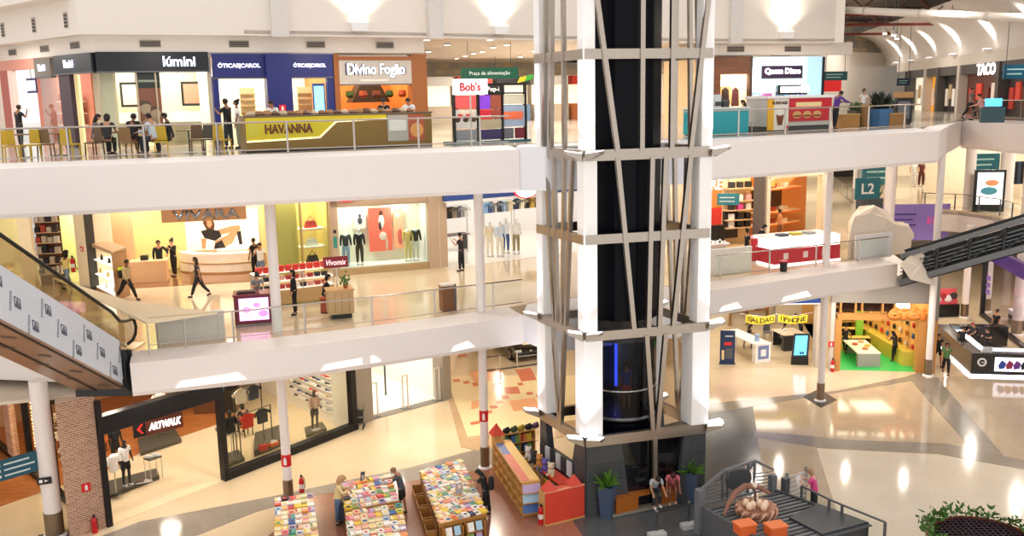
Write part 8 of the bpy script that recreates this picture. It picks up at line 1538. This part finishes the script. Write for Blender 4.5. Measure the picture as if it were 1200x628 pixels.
for i in range(22): u = .3+i*(HL-.7)/22; o = MB(HA).lathe([(.15, 1.17), (.17, 1.22), (.1, 1.28+rnd.uniform(-.03, .05)), (.03, 1.31)], (u, .4, 0), 9).bd('pastry_tray' if i % 3 else 'glass_jar', M(['#c8b090', '#8a6240', '#a87a4c', '#6a4a34'][i % 4], .5)); tag(o, f'{["pale covered jar", "dark brown pastry heap", "light brown pastry heap", "deep brown pastry heap"][i % 4]} on the yellow cafe counter, {i+1} from the left' if i % 3 else f'{["pale", "dark brown", "light brown", "deep brown"][i % 4]} jar on the yellow cafe counter, {i+1} from the left', 'pastry' if i % 3 else 'jar', 'goods along the yellow cafe counter')
for px, d, l, c in ((322, 33.6, 'barista in white behind the yellow cafe counter', '#e8e6e2'), (452, 35, 'cafe attendant in black behind the right end of the counter', '#1a1a1c'), (481, 35, 'person with white cloth standing right of the cafe attendant', '#dfe6ec')): stand3(l, px, d, -100, 'read', c, '#1c1c20', skin='tan')
BF = Fr(T_(U(533, 160, 33)[:2]) + (L3,), T_(U(618, 160, 34.6)[:2])); bk_ = thing('display_rack', 'black framed rack of coloured panels and photo boards at the food court', 'display rack', T_(BF.o)); BL_ = BF.L
for u, h in ((0, 1.72), (BL_*.32, 2.06), (BL_*.65, 2.06), (BL_-.06, 2.06)): MB(BF).box(u, 0, .05, u+.06, .16, h).bd('upright', BLACK, bk_)
MB(BF).box(BL_*.32, 0, 2.04, BL_, .06, 2.1).bd('top_rail', BLACK, bk_); MB(BF).box(0, 0, 1.72, BL_, .06, 1.78).bd('rail', BLACK, bk_); MB(BF).box(-.1, -.1, 0, BL_+.1, .7, .08).bd('base', M('#2a5a66', .4), bk_)
for u0, u1, z0, z1, c in ((.0, .3, 1.25, 1.7, '#e05a5a'), (0, .3, .55, 1.2, '#d8cfc8'), (0, .3, .12, .5, '#8a8c92'), (.34, .49, 1.2, 1.7, '#8a44d8'), (.5, .64, 1.2, 1.7, '#a0523c'), (.34, .49, .85, 1.18, '#d02838'), (.5, .64, .85, 1.18, '#a84838'), (.34, .64, .5, .83, '#b9a88a'), (.34, .64, .12, .48, '#3c3260'), (.67, .97, 1.35, 1.7, '#d8d0b8'), (.67, .97, .55, 1.3, '#9fb0c8'), (.67, .81, .12, .5, '#6a6870'), (.83, .97, .12, .5, '#7a2a3a')): MB(BF).box(BL_*u0+.04, .05, z0, BL_*u1+.02, .12, z1).bd('sample_panel', M(c, .5, var=.15), bk_)
for i in range(5): MB(BF).ball((BL_*(.7+.055*i), .04, .95), (.11, .02, .16), 9, 6).bd('printed_shape', M('#f0744a', .5), bk_)
for i in range(7): MB(BF).ball((BL_*(.05+.036*i), .04, .85+.12*(i % 3)), (.12, .02, .09), 9, 6).bd('printed_shape', M(['#4a2a1c', '#c83a2a', '#e8d0b0'][i % 3], .5), bk_)
area(BF.p(BL_*.5, -2.2, 3.6), .6, 60, (1, .95, .88), target=BF.p(BL_*.5, 0, 1.2))  # fill lamp added in front to brighten the sample rack
SG = Fr(T_(U(551, 100, 32.3)[:2]) + (L3,), ang=14); t = thing('shop_sign', 'white board with red rounded letters above the sample rack', 'sign', T_(SG.o)); MB(SG).box(-.6, 0, 1.72, .6, .08, 2.24).bd('board', M('#ffffff', .4, emit=.9), t); text("Bob's", SG, 0, -.005, 1.98, .3, M('#e0252e', .5), parent=t, width=.72, bold=.03); MB(SG).bar((0, .04, 0), (0, .04, 1.75), .05).bd('pole', STEEL, t)
c = atY(574, 86, 44); f = Fr(c, ang=10); t = thing('hanging_sign', 'long green hanging board pointing to the food court', 'sign', T_(c)); MB(f).box(-1.35, 0, -.25, 1.35, .1, .26).bd('board', M('#1c6a50', .4, emit=.08), t); text('Praça de alimentação', f, 0, -.005, 0, .2, M('#e6efe6', .5, emit=.6), parent=t, width=1.9, ext=.01)
for s in (-1, 1): MB(f).bar((s, .05, .26), (s, .05, 2.1), .02).bd('hanging_wire', DSTEEL, t)
c = atY(581, 106, 60); f = Fr(c, ang=5); t = thing('shop_sign', 'black board with white lettering under the green hanging board', 'sign', T_(c)); MB(f).box(-.7, 0, -.45, .55, .1, .45).bd('board', BLACK, t); text('Pop-it!', f, -.05, -.005, .05, .38, M('#ffffff', .4, emit=1), parent=t, width=.95, ext=.01); MB(f).bar((0, .05, .45), (0, .05, 3), .03).bd('hanging_wire', DSTEEL, t)
c = atY(616, 92, 46); f = Fr(c, ang=10); t = thing('shop_sign', 'green and yellow lozenge sign beside the lift tower', 'sign', T_(c)); MB(f).outline([(-.35, -.2), (.3, -.05), (.42, .2), (-.2, .08)], 0, .1).bd('green_half', M('#3fae3a', .4, emit=.5), t); MB(f).outline([(-.4, -.2), (-.05, -.12), (.05, .12), (-.25, .08)], -.01, .1).bd('yellow_half', M('#e8c828', .4, emit=.5), t)
struct('wall_far', MB().wall((-22, 64), (24, 80), L3, 15.9, .3), M('#f3e6d4', .6)); struct('wall_far', MB().wall((-22, 63.9), (24, 79.9), 15.2, 16.16, .2), brickmat('#b4b2ac', '#d9c8a4', '#7e8288', 1, .9, .45, .5, .6, .01)); struct('wall_far', MB().wall((24, 80), (44, 96), L3, 17, .3), M('#f1e7da', .6)); struct('wall_far', MB().wall((23.8, 79.9), (44, 95.9), 17, 19.6, .2), brickmat('#8a8a86', '#c9b48c', '#5e6268', 1, 1.4, .6, .5, .6, .01))
for i in range(6): p = V_((-6+i*2.6, 62+i*.9, L3)); t = thing('food_stall', f'lit food stall at the back of the food court, {ORD[i]} from the left', 'stall', T_(p)); f = Fr(p, ang=19); MB(f).box(0, 0, 0, 2.4, .6, 1.1).bd('counter', M(['#d8c8b4', '#b46a3a', '#6a88a8'][i % 3], .5), t); MB(f).box(0, .6, 1.1, 2.4, .7, 2.4).bd('lit_back', M('#ffeccc', .4, emit=.8), t); MB(f).box(0, -.1, 2.4, 2.4, .7, 3.0).bd('fascia', M(['#e6e4e0', '#c83a30', '#2a2a2e'][i % 3], .4), t)
for x, y, w_ in ((-1.5, 46, 260), (3, 50, 260), (1, 55, 300), (6, 58, 300), (0, 61, 300), (12, 66, 300), (16, 72, 300), (-20, 37, 70), (-18, 31, 60), (-12, 33, 60), (-6, 35.5, 70), (-.5, 36.5, 150), (11, 45, 110), (14.5, 46.5, 110)): area((x, y, 16.0), .3, w_, (1, .92, .8))
WS = S3(822, 880); shop_box(WS, WS.L, 4, 3.4, TILE3, M('#f4d6a8', .6), 130, n=1, size=.8); t = thing('wood_shopfront', 'shopfront clad in brown timber boards right of the lift tower', 'shopfront', T_(WS.o)); t['kind'] = 'structure'; BW = brickmat('#7a4a2c', '#6a3e24', '#4a2a18', 1, 1.6, .14, .5, .5, .008)
a, b = WS.u_at(843), WS.u_at(877); MB(WS).box(0, -.1, 0, a, .2, 3.45).bd('timber_wall', BW, t); MB(WS).box(a, -.1, 2.55, b, .2, 3.45).bd('timber_header', BW, t); MB(WS).box(b, -.1, 0, WS.L, .2, 3.45).bd('timber_jamb', M('#4a2c1c', .5), t); MB(WS).box(a+.1, .3, 1.95, b-.2, .36, 2.3).bd('lit_sign', M('#ffffff', .4, emit=1.2), t); MB(WS).box(a+.05, .8, 1.0, (a+b)/2+.3, .9, 1.95).bd('orange_panel', M('#f0c080', .5, emit=.3), t)
for i, u in enumerate((.45, .8)): o = MB(WS).outline([(a+(b-a)*u-.22, .9), (a+(b-a)*u+.22, .9), (a+(b-a)*u+.18, 1.75), (a+(b-a)*u, 1.9), (a+(b-a)*u-.18, 1.75)], .7, .78).bd('hanging_garment', M(['#3a2a24', '#6a3a3a'][i], .8)); tag(o, f'{["dark brown", "maroon"][i]} garment hung in the timber clad shop window', 'garment')
BS = S3(883, 984); BS = Fr(T_(BS.o), BS.p(BS.u_at(964))[:2]); shop_box(BS, BS.L, 4, 3.35, TILE3, M('#e4f2fa', .6), 220, n=2, col=(.85, .95, 1), size=.8)
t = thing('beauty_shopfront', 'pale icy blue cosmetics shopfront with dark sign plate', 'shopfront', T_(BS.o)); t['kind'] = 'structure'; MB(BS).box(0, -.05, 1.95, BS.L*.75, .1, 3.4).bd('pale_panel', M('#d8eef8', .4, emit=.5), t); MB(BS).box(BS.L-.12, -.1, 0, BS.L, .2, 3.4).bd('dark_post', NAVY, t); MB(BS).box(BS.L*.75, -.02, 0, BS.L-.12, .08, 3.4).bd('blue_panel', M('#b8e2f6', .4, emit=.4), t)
a, b = BS.u_at(891), BS.u_at(938); sg = sign3('dark violet sign plate with blurred white lettering on the icy shopfront', BS, a, b, 2.35, 2.95, M('#3a1f44', .4), '', .3, LET); text('Quem Disse', BS, (a+b)/2, -.13, 2.66, .36, M('#ffffff', .4, emit=2), parent=sg, width=(b-a)*.88, bold=.04)
a, b = BS.u_at(910), BS.u_at(944); sg = sign3('black edged glowing white sign box above the dessert kiosk', BS, a, b, 1.5, 1.95, BLACK, '', .3, LET); MB(BS).box(a+.15, -.15, 1.57, b-.05, -.12, 1.88).bd('lit_face', M('#ffffff', .4, emit=2), sg)
for i in range(5): t = thing('cosmetic_display', f'cosmetics display unit in the icy blue shop, {ORD[i]} from the left', 'display', T_(BS.p(.3+i*.75, .6))); MB(BS).box(.1+i*.75, .5, 0, .7+i*.75, .9, 1.6).bd('unit', M(['#a8d0e0', '#e8b0d0', '#d8e8f0', '#4a88b8', '#e8e0ec'][i], .5), t); MB(BS).box(.15+i*.75, .47, .9, .65+i*.75, .5, 1.5).bd('picture', M(['#f0f4f8', '#c85aa0', '#7ab0d0', '#e8f4fc', '#b890c8'][i], .5), t)
TC = Fr(T_(U(820, 150, 35.5)[:2]) + (L3,), T_(U(877, 150, 36.9)[:2])); t = thing('cafe_counter', 'turquoise fronted counter behind the balustrade right of the lift tower', 'counter', T_(TC.o)); MB(TC).box(0, 0, .05, TC.L, .9, 1.0).bd('body', M('#22a6b4', .4), t); MB(TC).box(-.02, -.03, 1.0, TC.L+.02, .93, 1.06).bd('top', M('#e8e6e0', .3), t); MB(TC).box(.05, .05, 0, TC.L-.05, .85, .06).bd('plinth', BLACK, t)
for i in range(4): t = thing('appliance', f'{["steel coffee machine", "white grinder", "glass cake case", "small till"][i]} on the turquoise counter', 'appliance', T_(TC.p(.3+i*.45, .45, 1.06))); MB(TC).box(.15+i*.45, .3, 1.06, .5+i*.45, .7, 1.35+.1*(i % 3)).bd('body', [STEEL, WHITE, M('#cfd8da', .15), DSTEEL][i], t); MB(TC).box(.18+i*.45, .27, 1.12, .47+i*.45, .3, 1.28).bd('front_panel', M('#3a3c40', .4), t)
seated('person with long dark hair in black seated right of the turquoise counter', 873, 37.6, 200, '#1c1b20', '#2a2a30', hair='long', skin='light'); chair('pale chair below the person in black by the turquoise counter', U(873, 150, 37.6), 110, '#b8b4ae')
MK = Fr(T_(U(898, 150, 37.3)[:2]) + (L3,), T_(U(973, 150, 38.9)[:2])); t = thing('dessert_kiosk', 'dessert kiosk with a yellow-white sundae board and red burger board', 'kiosk', T_(MK.o)); MB(MK).box(0, 0, .25, MK.L, 1.2, 1.35).bd('body', M('#c9c6c2', .4), t); MB(MK).box(-.05, -.08, 1.35, MK.L+.05, 1.25, 1.45).bd('top', WHITE, t); MB(MK).box(.05, .05, 0, MK.L-.05, 1.1, .26).bd('plinth', M('#4a4a4c', .5), t)
c = MK.u_at(924, 130); MB(MK).box(.02, -.04, .1, c*.3, 0, 1.32).bd('yellow_board', M('#f0b428', .4), t); MB(MK).box(c*.3, -.04, .1, c-.03, 0, 1.32).bd('white_board', M('#ece4d8', .4), t); MB(MK).box(c, -.04, .42, MK.L-.02, 0, 1.33).bd('red_board', M('#c8202e', .4), t); text('SUNDAES', MK, c*.56, -.045, 1.18, .13, M('#5a2a14', .5), parent=t, width=c*.7, bold=.03, ext=.01); MB(MK).box(c+.35, -.05, 1.0, MK.L-.6, -.04, 1.18).bd('text_line', M('#f4d8a0', .5), t)
for i in range(3): u = c+.42+i*.55; MB(MK).ball((u, -.05, .68), (.24, .02, .15), 10, 6).bd('printed_burger', M('#d8a064', .5), t); MB(MK).ball((u, -.055, .64), (.22, .02, .05), 10, 6).bd('printed_filling', M('#7a2a1a', .5), t)
MB(MK).outline([(c*.4, .7), (c*.75, .7), (c*.68, .3), (c*.48, .3)], -.055, -.04).bd('printed_cup', M('#7a3a1c', .5), t); MB(MK).ball((c*.57, -.05, .82), (.2, .02, .16), 10, 6).bd('printed_cream', M('#f6ece0', .5), t); MB(MK).box(c*.8, -.055, .14, c*.95, -.04, .28).bd('red_square', M('#d8202e', .5), t)
text('m', MK, MK.u_at(954, 100), .5, 1.72, .34, M('#fff0c0', .4, emit=1), name='kiosk_sign', width=.42, bold=.02); o = [x for x in COL.objects if x.name.startswith('kiosk_sign') and x.type == 'MESH'][-1]; tag(o, 'pale arched letter standing on the dessert kiosk', 'sign')
stand3('person in violet top and dark trousers standing at the dessert kiosk end', 978, 39.6, 20, 'reach', '#5a2f8a', '#1c1c28', hair='short', skin='brown', sleeve='long', h=1.66)
def boxplant(label, px, d, w_, h_, col, pot=None, leaf='#3a5a34', n=46, lh=.6):
 p = U(px, 145, d); t = thing('planter', label, 'planter', T_(p)); f = Fr(p, ang=20); MB(f).box(-w_/2, -.3, .03, w_/2, .3, h_).bd('box', M(col, .6), t); MB(f).box(-w_/2+.05, -.27, 0, w_/2-.05, .27, .04).bd('foot', BLACK, t); rnd = random.Random(px); m = MB(f)
 for i in range(n): a = rnd.uniform(0, 6.28); dd = V_((math.cos(a)*.6, math.sin(a)*.6, rnd.uniform(.4, 1.1)))*lh; s = V_((-dd.y, dd.x, 0)).normalized()*.05; q = V_((rnd.uniform(-.35, .35)*w_, rnd.uniform(-.2, .2), h_)); m.add([q-s, q+s, q+dd*.6+s*1.6, q+dd, q+dd*.6-s*1.6], [(0, 1, 2, 3, 4)])
 m.bd('foliage', M(leaf, .6, var=.35), t)['kind'] = 'stuff'
boxplant('blue planter box with a dark broad leafed plant on the upper gallery', 1032, 41, .7, .8, '#3c6a9a', leaf='#1f2e22', n=90, lh=.75); boxplant('low dark planter with a small green bush left of the wooden seat', 1004, 41.5, .6, .75, '#4a4038', leaf='#4a6a3a', lh=.35); boxplant('dark planter with a green bush behind the blue planter box', 1052, 43, .6, .8, '#3a3a3c', leaf='#3a5a34', lh=.4)
for lab, px, d, c, h_ in (('light wooden box seat beside the violet-clad person', 992, 40.6, '#c08a4a', .62), ('light wooden high box right of the small bush', 1016, 41.5, '#b88450', 1.0), ('light wooden box under the blue planter, right one', 1046, 41.2, '#a87844', .6)): p = U(px, 145, d); t = thing('wooden_seat', lab, 'seat', T_(p)); f = Fr(p, ang=20); MB(f).box(-.45, -.3, 0, .45, .3, h_-.05).bd('body', wood(c), t); MB(f).box(-.48, -.33, h_-.05, .48, .33, h_).bd('top', wood('#d0a060'), t)
t = thing('notice_board', 'dark framed standing notice board at the end of the upper planters', 'board', T_(U(1058, 145, 41.5))); f = Fr(U(1058, 145, 41.5), ang=15); MB(f).box(-.4, 0, .15, .45, .08, 1.25).bd('board', M('#2a2c30', .4), t); MB(f).box(-.3, -.01, .35, .3, 0, 1.1).bd('sheet', M('#6a6e74', .5), t); [MB(f).box(s-.03, 0, 0, s+.03, .06, .2).bd('leg', BLACK, t) for s in (-.3, .35)]; MB(f).box(-.35, -.1, 1.25, .4, .3, 1.5).bd('box_top', wood('#b98a5a'), t)
def tsign3(lab, px, py, d, w_, h_, col): tsign(lab, px, py, w_, h_, d, None, 3, 2, col)
tsign3('dark teal hanging board right of the icy shopfront', 979, 89, 52, 1.4, .48, '#1d4a4a'); tsign3('small navy hanging board over the planters', 1059, 96, 56, .8, .42, '#1c3448'); tsign3('large blue-teal hanging board at the right picture edge', 1191, 84, 42, 1.2, .62, '#1a5570')
t = thing('red_banner', 'plain red panel on the wall behind the teal hanging board', 'banner', (0, 0, 0)); c = atY(969, 98, 60); t.location = c; WM[t.name] = Matrix.Translation(c); f = Fr(c, ang=10); MB(f).box(-.9, 0, -.5, 1.0, .06, .4).bd('sheet', M('#e02a2a', .5, emit=.2), t); MB(f).box(-.92, 0, .4, 1.02, .08, .46).bd('rail', STEEL, t); MB(f).box(-.85, .02, -5, -.8, .05, .4).bd('pole', STEEL, t)
R0, R1 = (32.5, 76), (25.6, 40); RW = Fr((R0[0], R0[1], L3), R1); RL = RW.L; GRY = M('#4c4846', .5)
struct('wall_right', MB(RW).box(-6, .6, 0, RL+6, .9, 3.6), M('#3a3634', .6)); struct('trim_right', MB(RW).box(-6, -.1, 3.1, RL+6, .6, 3.75), M('#e6dccf', .6))
SB = [(1068, 1084, '#f2e4cc', .7, None), (1087, 1100, '#e8a030', .5, None), (1102, 1122, '#2c2826', 0, None), (1127, 1171, '#5a2a1c', .25, 'TACO'), (1174, 1212, '#3a2c2a', .15, None)]
for i, (px0, px1, c, e_, w_) in enumerate(SB):
 u = RW.u_at(px0, 100); ue = RW.u_at(px1, 100); wd_ = ue-u
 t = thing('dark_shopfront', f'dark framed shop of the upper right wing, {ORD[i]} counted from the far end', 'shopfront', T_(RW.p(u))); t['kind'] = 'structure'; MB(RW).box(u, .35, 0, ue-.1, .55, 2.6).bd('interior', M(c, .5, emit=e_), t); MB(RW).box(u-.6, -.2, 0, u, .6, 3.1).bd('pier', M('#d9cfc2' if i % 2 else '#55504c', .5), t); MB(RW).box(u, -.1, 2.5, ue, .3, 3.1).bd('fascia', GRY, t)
 if w_: text(w_, RW, RW.u_at(1158, 80), -.11, 2.72, .7, M('#ffffff', .4, emit=2), parent=t, width=RW.u_at(1169, 80)-RW.u_at(1147, 80), bold=.03)
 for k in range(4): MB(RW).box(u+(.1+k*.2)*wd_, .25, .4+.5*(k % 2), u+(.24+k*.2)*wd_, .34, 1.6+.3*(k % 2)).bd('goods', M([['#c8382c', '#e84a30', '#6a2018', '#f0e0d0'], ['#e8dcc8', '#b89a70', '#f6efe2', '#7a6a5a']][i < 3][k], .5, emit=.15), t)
t = thing('screen_kiosk', 'bright blue screen on a low kiosk before the coffee shop', 'screen', T_(U(1164, 130, 44))); f = Fr(U(1164, 130, 44), ang=-20); MB(f).box(-.5, 0, 0, .5, .6, .7).bd('base', M('#2a4a52', .5), t); MB(f).box(-.36, .1, .75, .36, .16, 1.12).bd('screen', M('#4aa0f0', .4, emit=1.8), t)
stand3('person in grey walking with a bag past the dark shops', 1135, 50, -60, 'walk', '#8a8480', '#2a2a30', hair='short', skin='tan'); seated('person in pink and white seated before the coffee shop', 1148, 47, 160, '#e0a8a0', '#6a5a50', skin='light'); stand3('person in white standing by the far white cafe tables', 1010, 52, -90, 'stand', '#e8e4e0', '#6a6a70', hair='bob', skin='light')
m = MB(RW); VS = M('#f0e9e2', .6, var=.01); na, nu = 14, 30; vs = []; fs = []
for i in range(nu+1):
 u = -14 + (RL+28)*i/nu
 for j in range(na+1): a = math.pi/2*j/na; vs.append((u, .3 - 3.6*(1-math.cos(a)), 3.75 + 2.7*math.sin(a)))
for i in range(nu):
 for j in range(na): k = i*(na+1)+j; fs.append((k, k+1, k+na+2, k+na+1))
m.add(vs, fs); struct('ceiling_vault', m, VS, smooth=True)
for i, u in enumerate((-6, -.5, 5.5, 12, 19.5, 27, 34)):
 t = thing('vault_uplight', f'uplight on the cornice washing the white vault, {ORD[i]} from the far end', 'wall lamp', T_(RW.p(u, -.15, 3.8)), group='vault uplights'); MB(RW).box(u-.3, -.45, 3.76, u+.3, 0, 3.9).bd('housing', WHITE, t); MB(RW).box(u-.25, -.4, 3.9, u+.25, -.05, 3.92).bd('lens', M('#fff6ee', .4, emit=4), t); area(RW.p(u, -.25, 3.98), .25, 55, (1, .95, .92), target=RW.p(u, .1, 6.5), spread=70)
struct('ceiling_roof', MB().prism([(18, 38), (70, 38), (70, 130), (18, 130)], 20.3, 20.5), M('#8f8478', .8)); struct('wall_far', MB().wall((10, 112), (50, 125), 12, 20.4, .3), M('#b8a890', .7)); RTR = M('#6a4434', .6)
for i, y in enumerate((56, 64, 74, 86, 100)):
 t = thing('roof_truss', f'brown steel roof truss under the open ceiling, {ORD[i]} from the front', 'roof truss', (18, y, 18), group='roof trusses'); m = MB(); z0, z1 = 18.0, 20.0; MB().bar((18, y, z0), (48, y+5.4, z0), .18).bd('bottom_chord', M('#8a3a2c', .6), t); MB().bar((18, y, z1), (48, y+5.4, z1), .18).bd('top_chord', RTR, t)
 for k in range(12): x0 = 18+k*2.5; m.bar((x0, y+(x0-18)*.18, z0 if k % 2 else z1), (x0+2.5, y+(x0-15.5)*.18, z1 if k % 2 else z0), .1)
 m.bd('web', RTR, t)
t = thing('white_duct', 'long pale duct crossing below the roof trusses', 'duct', (14, 46, 20)); p0, p1 = atY(975, 11, 52), atY(1215, 22, 40); MB().tube([p0, p1], .19, 14).bd('pipe', M('#d8cfc4', .5), t); [MB().tube([p0.lerp(p1, k), p0.lerp(p1, k+.01)], .22, 14).bd('flange', M('#b8b0a6', .5), t) for k in (.2, .5, .8)]
for i, (px, py) in enumerate(((1104, 13), (1116, 15), (1037, 37), (1047, 39), (1051, 43))): p = atY(px, py, 56); t = thing('spotlight', f'small bright spotlight hung from the roof trusses, {ORD[i]} of five', 'spotlight', T_(p), group='roof spotlights'); MB().lathe([(.1, -.12), (.16, .0), (.06, .2)], p, 10).bd('can', WHITE, t); MB().lathe([(.12, -.15), (.12, -.12)], p, 10).bd('lens', M('#fff4e0', .4, emit=8), t); MB().bar(T_(p+V_((0, 0, .2))), (p.x, p.y, 20), .03).bd('stem', DSTEEL, t)
for x, y in ((20, 44), (24, 58), (27, 66), (18, 60), (30, 82), (22, 74), (22, 40)): area((x, y, 17.6), .3, 150, (1, .93, .84))
